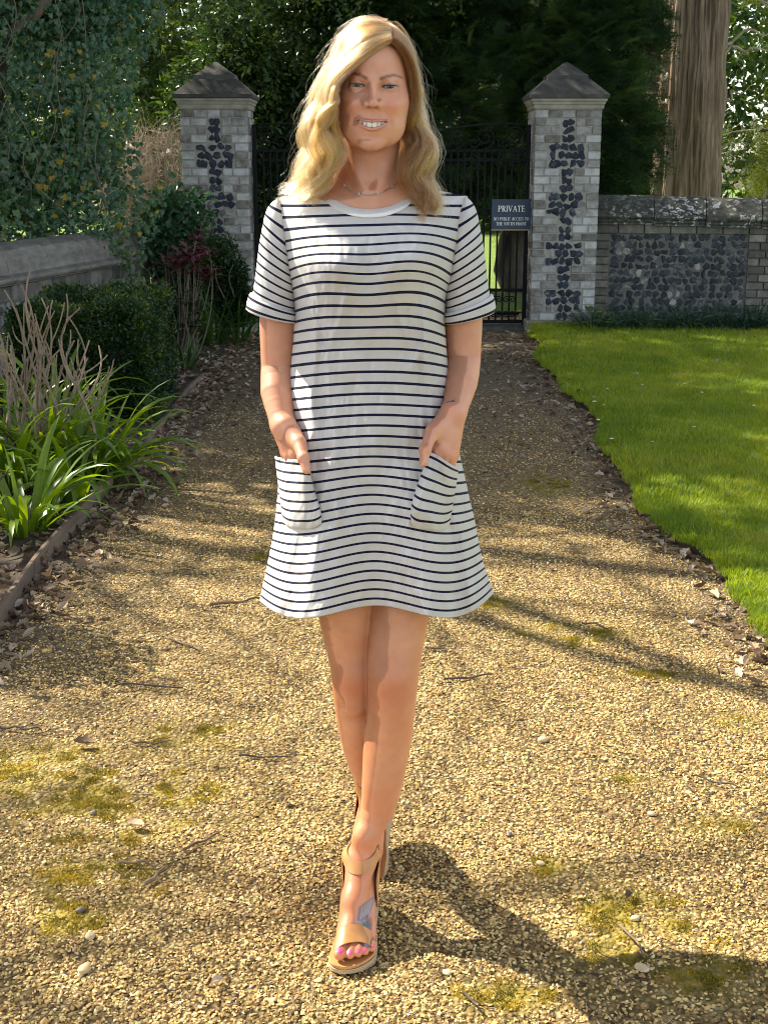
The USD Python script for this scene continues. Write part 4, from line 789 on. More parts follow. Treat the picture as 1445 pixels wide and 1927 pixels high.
gm = leafy("golden_leaves", [(.2, (.12, .14, .012)), (.8, (.26, .25, .025))], .4, scale=4)
g = G(-35, 1010); t = thing("golden_shrub", "yellow-green small-leaved shrub just entering the left edge of the view", "shrub", (g[0], g[1], 0))
for k in range(6): p_, r_ = limb((0, 0, 0), (rp.normal(0, .08), rp.normal(0, .08), rp.uniform(.2, .38)), .008, .003, rp, .05, 5); obj("stem", tube(p_, r_, 5), bark, t)
crown(t, "foliage", [((0, 0, .26), (.13, .13, .22))], [(bl[0][0], gm, False)], 260, .8, 1.2, rp)
# strap-leaved plants along the right-hand wall
for i, px in enumerate(np.linspace(1128, 1460, 12)):
    g = P(px + rp.normal(0, 6), 590, 11.55 - .05 * rp.uniform(-1, 1)); pl = ["beside the right pillar's plinth", "next along from the pillar", "third from the pillar", "fourth from the pillar", "under the left part of the flint panel", "under the middle of the flint panel", "just right of the panel's middle", "under the panel's right part", "below the panel's right edge", "under the brick pier", "second from the right edge of the view", "at the right edge of the view"][i]
    strap_clump("wall_plant", f"bluish strap-leaved plant at the right wall's foot, {pl}", (g[0], g[1], .04), 60, (.18, .40), (.010, .018), teal, .12, (.8, 1.5), (.8, 2.2), "strap-leaved plants along the right wall", False)
fern_leaf = leafy("weed_leaves", [(.2, (.022, .055, .012)), (.8, (.06, .13, .022))], .35, scale=4)
g = P(1115, 600, 11.35); t = thing("leafy_weed", "low bright green leafy weed at the right pillar's plinth", "plant", (g[0], g[1], .04))
for k in range(26):
    a, el = rp.uniform(0, 6.28), rp.uniform(.3, 1.3); d = np.array([[math.cos(a) * math.cos(el), math.sin(a) * math.cos(el), math.sin(el)]]); L = rp.uniform(.08, .22)
    obj("leaf", put(leaf_shape(.09, .06, .2, .3, 2), frames(d * [1, 1, .4], np.array([[0, 0, 1.0]]))[0], d[0] * L), fern_leaf, t)
# timber edging of the bed
old_wood = mottled("weathered_timber", [(.3, (.060, .042, .028)), (.7, (.15, .105, .072))], 14, .9, bump=.7, bscale=60, bdist=.006, stretch=(1, .15, 1))
for (y0, y1, lab) in ((2.4, 4.62, "near length of weathered timber edging along the left of the path"), (4.63, 6.05, "middle length of timber edging under the daylilies"), (6.3, 9.2, "far length of timber edging sunk in leaf litter by the hedge")):
    n = 24; yy = np.linspace(y0, y1, n); xx = -1.262 + .012 * np.sin(yy * 2.1) + .008 * np.sin(yy * 5); top_ = (.075 if y0 < 6 else .045) + .006 * np.sin(yy * 3.7)
    sec = [(-.018, -.03), (-.018, 0), (.0, 0), (.0, -.03)]
    R = np.stack([np.stack([xx - .018, yy, 0 * yy - .03], 1), np.stack([xx - .018, yy, top_ - .002], 1), np.stack([xx - .015, yy, top_], 1), np.stack([xx - .003, yy, top_], 1), np.stack([xx, yy, top_ - .003], 1), np.stack([xx, yy, 0 * yy - .03], 1)], 1)
    F = grid_faces(n, 6, True); T = np.vstack([F[:, [0, 2, 1]], F[:, [0, 3, 2]], [[0, i, i + 1] for i in range(1, 5)], [[6 * n - 6, 6 * n - 6 + i + 1, 6 * n - 6 + i] for i in range(1, 5)]])
    me = trimesh.Trimesh(R.reshape(-1, 3), T, process=False); me.fix_normals(); tag(obj("edging_board", me, old_wood), lab, "edging board")
# ------------------------------------------------------------------ dead leaves, twigs, stones, daisies
rl = np.random.default_rng(333)
dead = usdkit.material(stage, LOOKS + "dead_leaf", {"o": ("object_info", {}), "g": ("geometry", {}), "n": ("noise_texture", {"scale": 60.0, "detail": 4.0}), "a": ("math", {"math_type": "multiply_add", "value2": .3, "value3": -.15}), "s": ("math", {"math_type": "add"}),
    "r": ("rgb_ramp", {"ramp": [(0, (.06, .035, .020)), (.3, (.17, .11, .062)), (.55, (.29, .205, .125)), (.8, (.40, .31, .215)), (1, (.47, .39, .30))]}), "p": ("principled_bsdf", {"roughness": .7}), "t": ("translucent_bsdf", {}), "m": ("mix_closure", {"fac": .2})},
    [("g.position", "n.vector"), ("n.fac", "a.value1"), ("o.random", "s.value1"), ("a.value", "s.value2"), ("s.value", "r.fac"), ("r.color", "p.base_color"), ("r.color", "t.color"), ("p.BSDF", "m.closure1"), ("t.BSDF", "m.closure2")], surface="m.closure")
def dead_leaf(L, W, rng):
    t = np.linspace(0, 1, 7); w = W / 2 * np.sin(np.pi * np.clip(t, .02, .98)) ** .7 * (1 + .25 * np.sin(t * 19 + rng.uniform(0, 6)))
    c1, c2 = rng.uniform(-.8, .8), rng.uniform(.3, 1.3); V = []
    for k in range(7):
        for q in (-1, -.5, 0, .5, 1): V.append((q * w[k], L * t[k], c2 * abs(q) ** 1.6 * w[k] + c1 * L * (t[k] - .5) ** 2 + rng.normal(0, .02 * L)))
    return np.array(V), grid_faces(7, 5)
dl = [(dead_leaf(1.0, rl.uniform(.4, .65), rl), dead, True) for _ in range(8)]
n1 = 1500; y = rl.uniform(2.6, 11.6, n1); x = -1.27 + np.abs(rl.normal(0, .13, n1)) * np.clip(y / 6, .5, 1.6)
n2 = 2600; x2, y2 = rl.uniform(-2.6, -1.27, n2), rl.uniform(3.0, 11.5, n2)
n3 = 650; y3 = rl.uniform(3.0, 11.6, n3); x3 = right_edge(y3) - np.abs(rl.normal(0, .10, n3)) * np.clip(y3 / 5, .6, 2.2)
n4 = 1500; x4, y4 = rl.uniform(-1.2, 1.3, n4), 5.5 + 6.3 * rl.beta(2.2, 1.2, n4)
n5 = 260; x5, y5 = rl.uniform(1.3, 3.8, n5), rl.uniform(8.5, 11.6, n5)
X = np.r_[x, x2, x3, x4, x5]; Y = np.r_[y, y2, y3, y4, y5]; n = len(X)
Z = np.where(X < -1.285, bed_z(X, Y), np.where(X > right_edge(Y), lawn_z(X, Y) + .012, path_z(X, Y))) + .006
S = rl.uniform(.022, .058, n) * np.where(X < -1.285, 1.15, 1.0); S[n1 + n2 + n3:n1 + n2 + n3 + n4] *= .8
instancer("leaf_litter", dl, rl.integers(0, 8, n), mats(np.stack([X, Y, Z], 1), Rotation.from_euler("zyx", np.stack([rl.uniform(0, 6.28, n), rl.normal(0, .35, n), rl.normal(0, .35, n)], 1)).as_matrix(), S))
# small broken twigs and needles among the gravel
tw = [(tube(*limb((0, -.5, 0), (rl.normal(0, .06), .5, 0), .028, .016, rl, .05, 4), 4), mottled(f"twig_bark_{'abc'[k]}" if k else "twig_bark", [(.3, c0), (.7, c1)], 20, .9), False) for k, (c0, c1) in enumerate((((.05, .033, .02), (.12, .08, .05)), ((.10, .07, .04), (.22, .16, .10)), ((.03, .022, .016), (.075, .055, .04))))]
n = 1500; x, y = rl.uniform(-1.2, 1.15, n), 1.95 + 8.5 * rl.beta(1.1, 1.6, n)
instancer("twig_litter", tw, rl.integers(0, 3, n), mats(np.stack([x, y, path_z(x, y) + .007], 1), Rotation.from_euler("zx", np.stack([rl.uniform(0, 6.28, n), rl.normal(0, .08, n)], 1)).as_matrix(), rl.uniform(.015, .055, n)))
# twigs one can tell apart, end to end as they lie
TW = [((395, 1142), (490, 1132), .007, "thick dark twig just left of the dress hem on the gravel"), ((835, 1285), (925, 1276), .0045, "forked twig on the gravel right of the front knee"), ((215, 1296), (345, 1300), .004, "long thin twig in the shadow patch at left"), ((250, 1405), (315, 1408), .004, "short pale twig on sunlit gravel left of the legs"),
      ((345, 1608), (412, 1580), .004, "dark twig lying aslant left of the front ankle"), ((225, 1632), (300, 1637), .004, "straight twig at the lower left, above a thicker stub"), ((275, 1672), (310, 1643), .0065, "thick short stub of twig at the lower left"), ((450, 1430), (545, 1432), .003, "fine twig lying level at mid left"),
      ((1270, 1278), (1345, 1283), .0035, "thin straight twig near the right path edge"), ((1095, 1178), (1160, 1190), .0035, "thin twig right of the dress hem"), ((870, 1388), (890, 1402), .003, "short pale twig right of the shin"), ((1300, 1468), (1385, 1490), .0035, "twig at the right amid scattered debris"), ((800, 1224), (835, 1228), .005, "stubby dark twig just under the hem on the right"),
      ((0, 1376), (80, 1385), .004, "dark twig at the left edge beside the moss"), ((560, 1885), (548, 1927), .003, "mossy thin twig at the bottom edge"), ((870, 1880), (905, 1912), .0035, "pale twig at the bottom right of the sandal"), ((320, 1205), (382, 1228), .0045, "curved twig at the edge of the left shadow patch"), ((1165, 1750), (1215, 1810), .004, "twig half sunk in the leg's shadow")]
for (a, b, r, lab) in TW:
    p0, p1 = G(*a), G(*b); p0[2] = path_z(p0[0], p0[1]) + .010; p1[2] = path_z(p1[0], p1[1]) + .013
    t = thing("twig", lab, "twig"); c, rr = limb(p0, p1, r * .85, r * .5, rl, .05, 6); obj("stem", tube(c, rr, 6), tw[rl.integers(0, 3)][1], t, smooth=True)
    j = rl.integers(4, 8); d = (c[-1] - c[0]); d = d / np.linalg.norm(d) + np.array([rl.normal(0, .6), rl.normal(0, .6), .15]); obj("side_twig", tube([c[j], c[j] + d * .022, c[j] + d * .04 + [0, 0, .003]], [r * .4, r * .3, r * .2], 5), tw[0][1], t)
LV = [((175, 1412), .052, "curled pale dead leaf beside the yellow moss at left"), ((272, 1567), .045, "brown folded dead leaf lying left of the front leg"), ((1290, 1050), .06, "pale dead leaf against the turf edge at right"), ((1330, 1120), .062, "largest pale dead leaf by the lawn's corner at right"), ((1190, 1688), .03, "greyish crumpled leaf at lower right"), ((530, 1520), .028, "pale scrap of leaf left of the shin"),
      ((1095, 1048), .04, "dark curled leaf on the sunlit strip right of the dress"), ((1040, 1075), .03, "small dark leaf right of the dress hem"), ((30, 1085), .06, "big crumpled leaf at the left beneath the daylilies"), ((425, 1855), .03, "reddish leaf scrap near the bottom, left of the sandal"), ((110, 1105), .05, "pale dead leaf beside the near edging board"), ((1390, 1190), .05, "brown dead leaf at the right border under the turf")]
for (a, L, lab) in LV:
    g = G(*a); v, f = dead_leaf(L, L * .6, rl); an = rl.uniform(0, 6.28); R = np.array([[math.cos(an), -math.sin(an), 0], [math.sin(an), math.cos(an), 0], [0, 0, 1]])
    t = thing("dead_leaf", lab, "leaf", (g[0], g[1], float(path_z(g[0], g[1])) + .012)); obj("blade", (v @ R.T, f), dead, t, smooth=True); obj("stalk", tube([R @ v[2], R @ (v[2] - [0, L * .25, -.004])], [.0011, .0008], 4), tw[0][1], t)
ST = [((1022, 1398), .019, "pale rounded stone on the gravel right of the shin"), ((160, 1832), .020, "white stone at the lower left on the gravel"), ((1208, 1826), .019, "smooth pebble on the edge of the leg's shadow"), ((1195, 1731), .013, "small white pebble at lower right"), ((958, 1572), .012, "dark stone right of the front ankle"), ((1017, 1626), .013, "bright white chip right of the ankle"), ((170, 1767), .016, "tan oblong stone at the lower left"), ((152, 1718), .014, "dark angular stone at the lower left"), ((840, 1835), .012, "grey pebble in the foot's shadow"), ((1225, 1535), .013, "pale flat stone at the right"), ((175, 1534), .012, "brown round stone by the moss at left"), ((420, 1345), .011, "white chip left of the knee"), ((1110, 800), .026, "large pale stone on the shaded path right of the dress")]
pale = mottled("pale_pebble", [(.3, (.36, .27, .14)), (.7, (.56, .46, .29))], 30, .7, rand=.4); darks = mottled("dark_pebble", [(.3, (.07, .055, .04)), (.7, (.16, .13, .10))], 30, .6)
for (a, r, lab) in ST:
    g = G(*a); m = trimesh.creation.icosphere(2, 1.0); v = np.array(m.vertices); v *= (1 + .35 * (meshkit.noise(v * 1.6 + rl.uniform(0, 50), 3) - .5))[:, None]; v = v * [r * .78, r * .58, r * .40]
    tag(placed(obj("stone", (v, m.faces), darks if "dark" in lab or "brown" in lab else pale, smooth=True), np.block([[Rotation.from_euler("z", rl.uniform(0, 6)).as_matrix(), np.array([[g[0]], [g[1]], [float(path_z(g[0], g[1])) + r * .3]])], [np.zeros((1, 3)), np.ones((1, 1))]])), lab, "stone")
# daisies in the lawn
DZ = [(1142, 738), (1118, 766), (1136, 768), (1208, 730), (1288, 728), (1313, 733), (1320, 745), (1125, 800), (1228, 838), (1230, 670), (1418, 770), (1305, 812), (1010, 745), (1290, 640), (1385, 690), (1150, 835)]
petal = plain("daisy_petals", (.78, .77, .73), .6); yolk = plain("daisy_centre", (.60, .42, .03), .7); stalk_m = plain("daisy_stalk", (.06, .12, .02), .6)
def make_daisy(label, loc):
    t = thing("daisy", label, "daisy", loc, 0, "daisies scattered on the lawn"); ms = []
    for k in range(14):
        a = k * 2 * np.pi / 14; v, f = leaf_shape(.013, .0045, .1, .15, 1); R = Rotation.from_euler("z", a).as_matrix(); ms.append((v @ R.T + [0, 0, .040], f))
    obj("petals", join(ms), petal, t); m = trimesh.creation.icosphere(1, .0042); obj("centre", (np.array(m.vertices) * [1, 1, .6] + [0, 0, .041], m.faces), yolk, t); obj("stalk", tube([(0, 0, 0), (.002, 0, .02), (0, 0, .039)], .001, 4), stalk_m, t); return t
dd = None
for i, (px, py) in enumerate(DZ):
    g = G(px, py, .06); loc = (g[0], g[1], float(lawn_z(g[0], g[1])) - .002)
    if dd is None: dd = make_daisy("small white daisy open in the shaded short grass", loc)
    else: copy_of(dd, "daisy", "small white daisy open in the shaded short grass", "daisy", loc, rl.uniform(0, 6), "daisies scattered on the lawn", rl.uniform(.8, 1.3))
# ------------------------------------------------------------------ the shape of the dress's front, which the hands and pockets follow
YB = 2.45                                   # depth of the body's middle
from scipy.interpolate import PchipInterpolator, CubicSpline, LinearNDInterpolator, RegularGridInterpolator
def pt(xs, ys): return PchipInterpolator(xs, ys, extrapolate=True)
_xl = pt([345, 375, 404, 437, 479, 519, 551, 579, 621, 655, 704, 745, 790, 850, 897, 949, 1004, 1060, 1137, 1160], [523, 519, 521, 529, 537, 546, 552, 554, 552, 549, 545, 542, 540, 530, 524, 519, 512, 502, 489, 486])
_xr = pt([345, 370, 410, 458, 493, 531, 555, 586, 620, 652, 693, 731, 790, 850, 908, 970, 1029, 1081, 1137, 1160], [880, 880, 872, 862, 853, 842, 838, 837, 839, 841, 844, 845, 853, 866, 880, 893, 903, 914, 928, 932])
_wq = [370, 380, 455, 502, 545, 625, 710, 771, 849, 923, 990, 1060, 1137]
_wt = np.array([(8, 3, 0, 3, 8), (8, 3, 0, 3, 8), (15, 2, 0, -4, 16), (15, -2, 2, -4, 26), (10, -3, 0, -6, 14), (10, 2, 0, 1, 18), (12, 4, 0, 2, 9), (12, 5, 0, 2, 6), (12, 6, 0, 4, 9), (16, 13, 0, 14, 14), (14, 16, 0, 16, 6), (6, 20, 0, 20, -2), (-8, 22, 0, 22, -22)], float)
_wu = [-1, -.52, 0, .52, 1]
_wg = RegularGridInterpolator((np.array(_wq, float), np.linspace(-1, 1, 81)), CubicSpline(_wu, _wt, axis=1)(np.linspace(-1, 1, 81)), bounds_error=False, fill_value=None)
def wave_q(q, u): return _wg(np.stack([np.clip(q, 370, 1150), u], -1))
_D = pt([345, 400, 450, 500, 545, 600, 660, 720, 800, 900, 1000, 1080, 1150], [.050, .088, .112, .124, .122, .108, .100, .101, .110, .124, .140, .150, .158])
_DB = pt([345, 420, 520, 620, 700, 800, 900, 1000, 1150], [.060, .095, .100, .090, .085, .105, .125, .135, .150])
_qt = pt([500, 520, 560, 600, 625, 775, 800, 840, 880, 900], [380, 372, 362, 354, 350, 350, 353, 361, 369, 376])
STR = np.array([356, 375, 394, 413, 432.8, 450.8, 468, 486, 504.8, 522.8, 543.5, 565.3, 586.4, 605.8, 625.9, 646.6, 666.3, 688.8, 709.6, 730.5, 751, 770.7, 790.5, 810.5, 830.1, 849.5, 868.5, 886.2, 904.1, 922.1, 939.8, 957.8, 975.8, 994.1, 1012.1, 1029.4, 1047, 1064.9, 1083, 1100.3, 1117.6, 1135.3])
def stripe_k(q): return np.interp(q, np.r_[337, STR, 1153], np.arange(len(STR) + 2) - 1.0)
NQ, NU = 270, 200
qs = np.linspace(344, 1139, NQ); us = np.linspace(-1, 1, NU)
Q, U = np.meshgrid(qs, us, indexing="ij")
uu = np.sign(U) * (1 - (1 - np.abs(U)) ** 1.6)             # more points near the sides
XP = _xl(Q) + (_xr(Q) - _xl(Q)) * (uu + 1) / 2
QT = _qt(XP); Qc = np.maximum(Q, QT)
def front_profile(u, q):
    f = np.maximum(1 - np.abs(u) ** 2.5, 0) ** .5
    return f
def fold(u, q):
    """forward pushes of the cloth: bust, skirt folds, creases (metres, towards the viewer)"""
    g = lambda a, b, s, t: np.exp(-((u - a) / s) ** 2 - ((q - b) / t) ** 2)
    o = .020 * g(-.42, 500, .30, 42) + .022 * g(.42, 498, .30, 42) - .010 * g(0, 500, .15, 50)
    sk = np.clip((q - 840) / 300, 0, 1.1)
    o = o + sk * (.030 * np.exp(-((u + .50) / .22) ** 2) + .030 * np.exp(-((u - .50) / .22) ** 2) - .030 * np.exp(-(u / .28) ** 2))
    o = o + np.clip((q - 820) / 300, 0, 1) * .012 * (np.exp(-((u - .86) / .07) ** 2) - np.exp(-((u - .74) / .06) ** 2))
    # long soft creases below the bust
    mid = np.exp(-((q - 690) / 130) ** 2)
    o = o + .0075 * mid * np.exp(-((u - .74 - (q - 690) * .0003) / .045) ** 2) + .006 * mid * np.exp(-((u + .70) / .05) ** 2) - .004 * mid * np.exp(-((u - .64) / .05) ** 2)
    o = o + .004 * np.exp(-((u + .30 - (q - 560) * -.0016) / .06) ** 2) * np.exp(-((q - 590) / 60) ** 2)
    # pulls from the armpits
    for s, a in ((-1, .0022), (1, .0022)):
        o = o + .005 * np.exp(-((u - s * (.86 - (q - 530) * a * .6)) / .05) ** 2) * np.exp(-((q - 590) / 55) ** 2)
    def ridge(u0, q0, u1, q1, w, a):
        dx, dy = u1 - u0, (q1 - q0) / 330.0; L = dx * dx + dy * dy; t = np.clip(((u - u0) * dx + (q - q0) / 330.0 * dy) / L, 0, 1)
        d2 = (u - u0 - t * dx) ** 2 + ((q - q0) / 330.0 - t * dy) ** 2
        return a * np.exp(-d2 / (w * w)) * np.sin(np.pi * np.clip(t, .06, .94)) ** .7
    for r_ in ((-.66, 868, -.22, 1000, .035, .007), (.64, 862, .26, 1005, .035, .007), (-.90, 606, -.45, 690, .03, .005), (.90, 600, .48, 700, .03, .006), (-.80, 690, -.55, 850, .035, .006), (.72, 640, .60, 840, .035, .007), (-.30, 545, -.52, 660, .035, .004), (.30, 548, .50, 650, .035, .004),
               (.86, 560, .60, 610, .022, .004), (-.86, 565, -.62, 620, .022, .004), (-.52, 880, -.62, 1130, .05, .007), (.55, 900, .66, 1130, .05, .007), (-.08, 700, .10, 900, .06, .004), (.88, 900, .84, 1130, .03, .006)): o = o + ridge(*r_)
    n = meshkit.fbm(np.stack([u * 7, q / 95, 0 * q + 3], -1), 3, 21) - .5
    n2 = meshkit.fbm(np.stack([u * 16, q / 30, 0 * q + 8], -1), 2, 31) - .5
    return o + .017 * n * (.35 + .65 * np.clip((q - 560) / 300, 0, 1)) + .0040 * n2
TOPS = 1 - np.exp(-np.maximum(Qc - QT, 0) / 34.0)
FR = front_profile(uu, Qc)
YF = YB + .012 - (_D(Qc) * FR + fold(uu, Qc) * np.minimum(1, FR * 1.5)) * TOPS
QW = np.maximum(Qc + wave_q(Qc, uu) * np.clip((Qc - QT) / 60, 0, 1), QT)
VF = P(XP, QW, YF)
KF = stripe_k(Qc)
dress_front_Y = LinearNDInterpolator(np.stack([XP.ravel(), QW.ravel()], 1), YF.ravel())
dress_front_K = LinearNDInterpolator(np.stack([XP.ravel(), QW.ravel()], 1), KF.ravel())
def FY(x, y): return dress_front_Y(np.asarray(x, float), np.asarray(y, float))
# ------------------------------------------------------------------ the person: body as one implicit surface
def smin(a, b, k):
    h = np.clip(0.5 + 0.5 * (b - a) / k, 0, 1)
    return b + (a - b) * h - k * h * (1 - h)
def smax(a, b, k): return -smin(-a, -b, k)
def nrm(v): return np.sqrt(np.einsum("ij,ij->i", v, v))
def cone(p, a, b, ra, rb):
    a = np.asarray(a, p.dtype); d = np.asarray(b, p.dtype) - a
    q = p - a; t = np.clip(q @ (d / (d @ d)), 0, 1)
    q -= t[:, None] * d
    return nrm(q) - (p.dtype.type(ra) + p.dtype.type(rb - ra) * t)
def ell(p, c, r):
    r = np.asarray(r, p.dtype); q = (p - np.asarray(c, p.dtype)) / r
    k0 = nrm(q); k1 = nrm(q / r)
    return k0 * (k0 - 1.0) / np.maximum(k1, 1e-9)
def chain(p, pts, rads, k=0.0):
    d = None
    for i in range(len(pts) - 1):
        c = cone(p, pts[i], pts[i + 1], rads[i], rads[i + 1])
        d = c if d is None else (np.minimum(d, c) if k == 0 else smin(d, c, k))
    return d

def smooth_chain(p, pts, rads, n=16):
    """a limb: joints and radii resampled along a smooth line, so that it tapers without knots"""
    from scipy.interpolate import PchipInterpolator as pc
    q = np.asarray(pts, float); t = np.r_[0, np.cumsum(np.linalg.norm(np.diff(q, axis=0), axis=1))]; t /= t[-1]; u = np.linspace(0, 1, n)
    return chain(p, pc(t, q)(u), pc(t, np.asarray(rads, float))(u))
def mesh_sdf(f, lo, hi, h, nb=6, newton=True):
    """surface nets of f = 0 on a sparse grid of step h"""
    from concurrent.futures import ThreadPoolExecutor
    lo = np.asarray(lo, float); H = h * nb; f0 = f
    def f(p):
        p = np.asarray(p, np.float32); k = max(1, len(p) // 40000)
        if k == 1: return f0(p)
        with ThreadPoolExecutor(4) as ex: return np.concatenate(list(ex.map(f0, np.array_split(p, k))))
    n = np.ceil((np.asarray(hi) - lo) / H).astype(int)
    # coarse to fine: 4 blocks wide, then single blocks
    big = np.stack(np.meshgrid(*[np.arange(0, k, 4) for k in n], indexing="ij"), -1).reshape(-1, 3)
    v = f(lo + (big + 2) * H); big = big[np.abs(v) < 4 * H * 0.87 * 1.35 + 0.004]
    off = np.stack(np.meshgrid(*[np.arange(4)] * 3, indexing="ij"), -1).reshape(-1, 3)
    bl = (big[:, None] + off[None]).reshape(-1, 3)
    v = f(lo + (bl + 0.5) * H); bl = bl[np.abs(v) < H * 0.87 * 1.18 + 0.0015]
    o = np.stack(np.meshgrid(*[np.arange(nb + 1)] * 3, indexing="ij"), -1).reshape(-1, 3)
    val = f((lo + ((bl[:, None] * nb + o[None]) * h)).reshape(-1, 3))
    val = val.reshape(len(bl), nb + 1, nb + 1, nb + 1)
    ins = val < 0
    c8 = [(a, b, c) for a in (0, 1) for b in (0, 1) for c in (0, 1)]
    sl = lambda A, o_: A[:, o_[0]:o_[0] + nb, o_[1]:o_[1] + nb, o_[2]:o_[2] + nb]
    cnt = sum(sl(ins, c).astype(np.int8) for c in c8)
    act = np.argwhere((cnt > 0) & (cnt < 8))
    b, ijk = act[:, 0], act[:, 1:]
    pos = np.zeros((len(act), 3)); num = np.zeros(len(act))
    get = lambda c: val[b, ijk[:, 0] + c[0], ijk[:, 1] + c[1], ijk[:, 2] + c[2]]
    vals = {c: get(c) for c in c8}
    for c in c8:
        for ax in range(3):
            if c[ax] == 0:
                d = list(c); d[ax] = 1; d = tuple(d)
                v0, v1 = vals[c], vals[d]; m = (v0 < 0) != (v1 < 0)
                t = v0[m] / (v0[m] - v1[m])
                q = np.tile(np.array(c, float), (m.sum(), 1)); q[:, ax] = t
                pos[m] += q; num[m] += 1
    gi = bl[b] * nb + ijk
    V = lo + (gi + pos / num[:, None]) * h
    N = n * nb + 8
    key = (gi[:, 0] * N[1] + gi[:, 1]) * N[2] + gi[:, 2]
    order = np.argsort(key); ks = key[order]
    def find(g):
        kk = (g[:, 0] * N[1] + g[:, 1]) * N[2] + g[:, 2]
        w = np.clip(np.searchsorted(ks, kk), 0, len(ks) - 1)
        return np.where(ks[w] == kk, order[w], -1)
    F = []
    for ax in range(3):
        d = [0, 0, 0]; d[ax] = 1
        v0, v1 = vals[(0, 0, 0)], vals[tuple(d)]
        m = (v0 < 0) != (v1 < 0); g = gi[m]; a1, a2 = [(1, 2), (2, 0), (0, 1)][ax]
        e1 = np.zeros(3, int); e1[a1] = 1; e2 = np.zeros(3, int); e2[a2] = 1
        q = np.stack([find(g), find(g - e1), find(g - e1 - e2), find(g - e2)], 1)
        flip = v0[m] >= 0; ok = (q >= 0).all(1); q, flip = q[ok], flip[ok]
        q[flip] = q[flip][:, ::-1]; F.append(q)
    F = np.vstack(F); F = np.vstack([F[:, [0, 1, 2]], F[:, [0, 2, 3]]])
    if newton:
        e = h * 0.4
        g = np.stack([f(V + np.eye(3)[k] * e) - f(V - np.eye(3)[k] * e) for k in range(3)], 1) / (2 * e)
        s = f(V) / np.maximum((g * g).sum(1), 0.2)
        V = V - np.clip(s, -h, h)[:, None] * g
    return V, F

# ---- head, in its own millimetre frame: x picture right, y away, z up, origin between the eyes
HEAD_O = P(702.5, 162, 2.352)
_r = math.radians(2.4); _pt = math.radians(2.0)
HEAD_R = np.array([[math.cos(_r), 0, math.sin(_r)], [0, 1, 0], [-math.sin(_r), 0, math.cos(_r)]])
HEAD_R = HEAD_R @ np.array([[1, 0, 0], [0, math.cos(_pt), -math.sin(_pt)], [0, math.sin(_pt), math.cos(_pt)]])
HS = 0.00096                                # one head millimetre
def to_head(p): return (p - HEAD_O.astype(p.dtype)) @ (HEAD_R / HS).astype(p.dtype)
def from_head(q): return HEAD_O + np.asarray(q, float) * HS @ HEAD_R.T
def gs(q, c, s): return np.exp(-(((q[:, 0] - c[0]) / s[0]) ** 2 + ((q[:, 2] - c[1]) / s[1]) ** 2))
mouth_y = lambda x: -12.5 + 0.0105 * x * x
def lip_up(x): return -60.0 + 0.0045 * x * x - .7 * np.exp(-(x / 3.0) ** 2)
def lip_lo(x): return lip_up(x) - 8.8 * np.maximum(1 - (x / 29.5) ** 2, 0) ** 1.05
EYES = ((-29.5, 1.0), (29.5, 1.0))
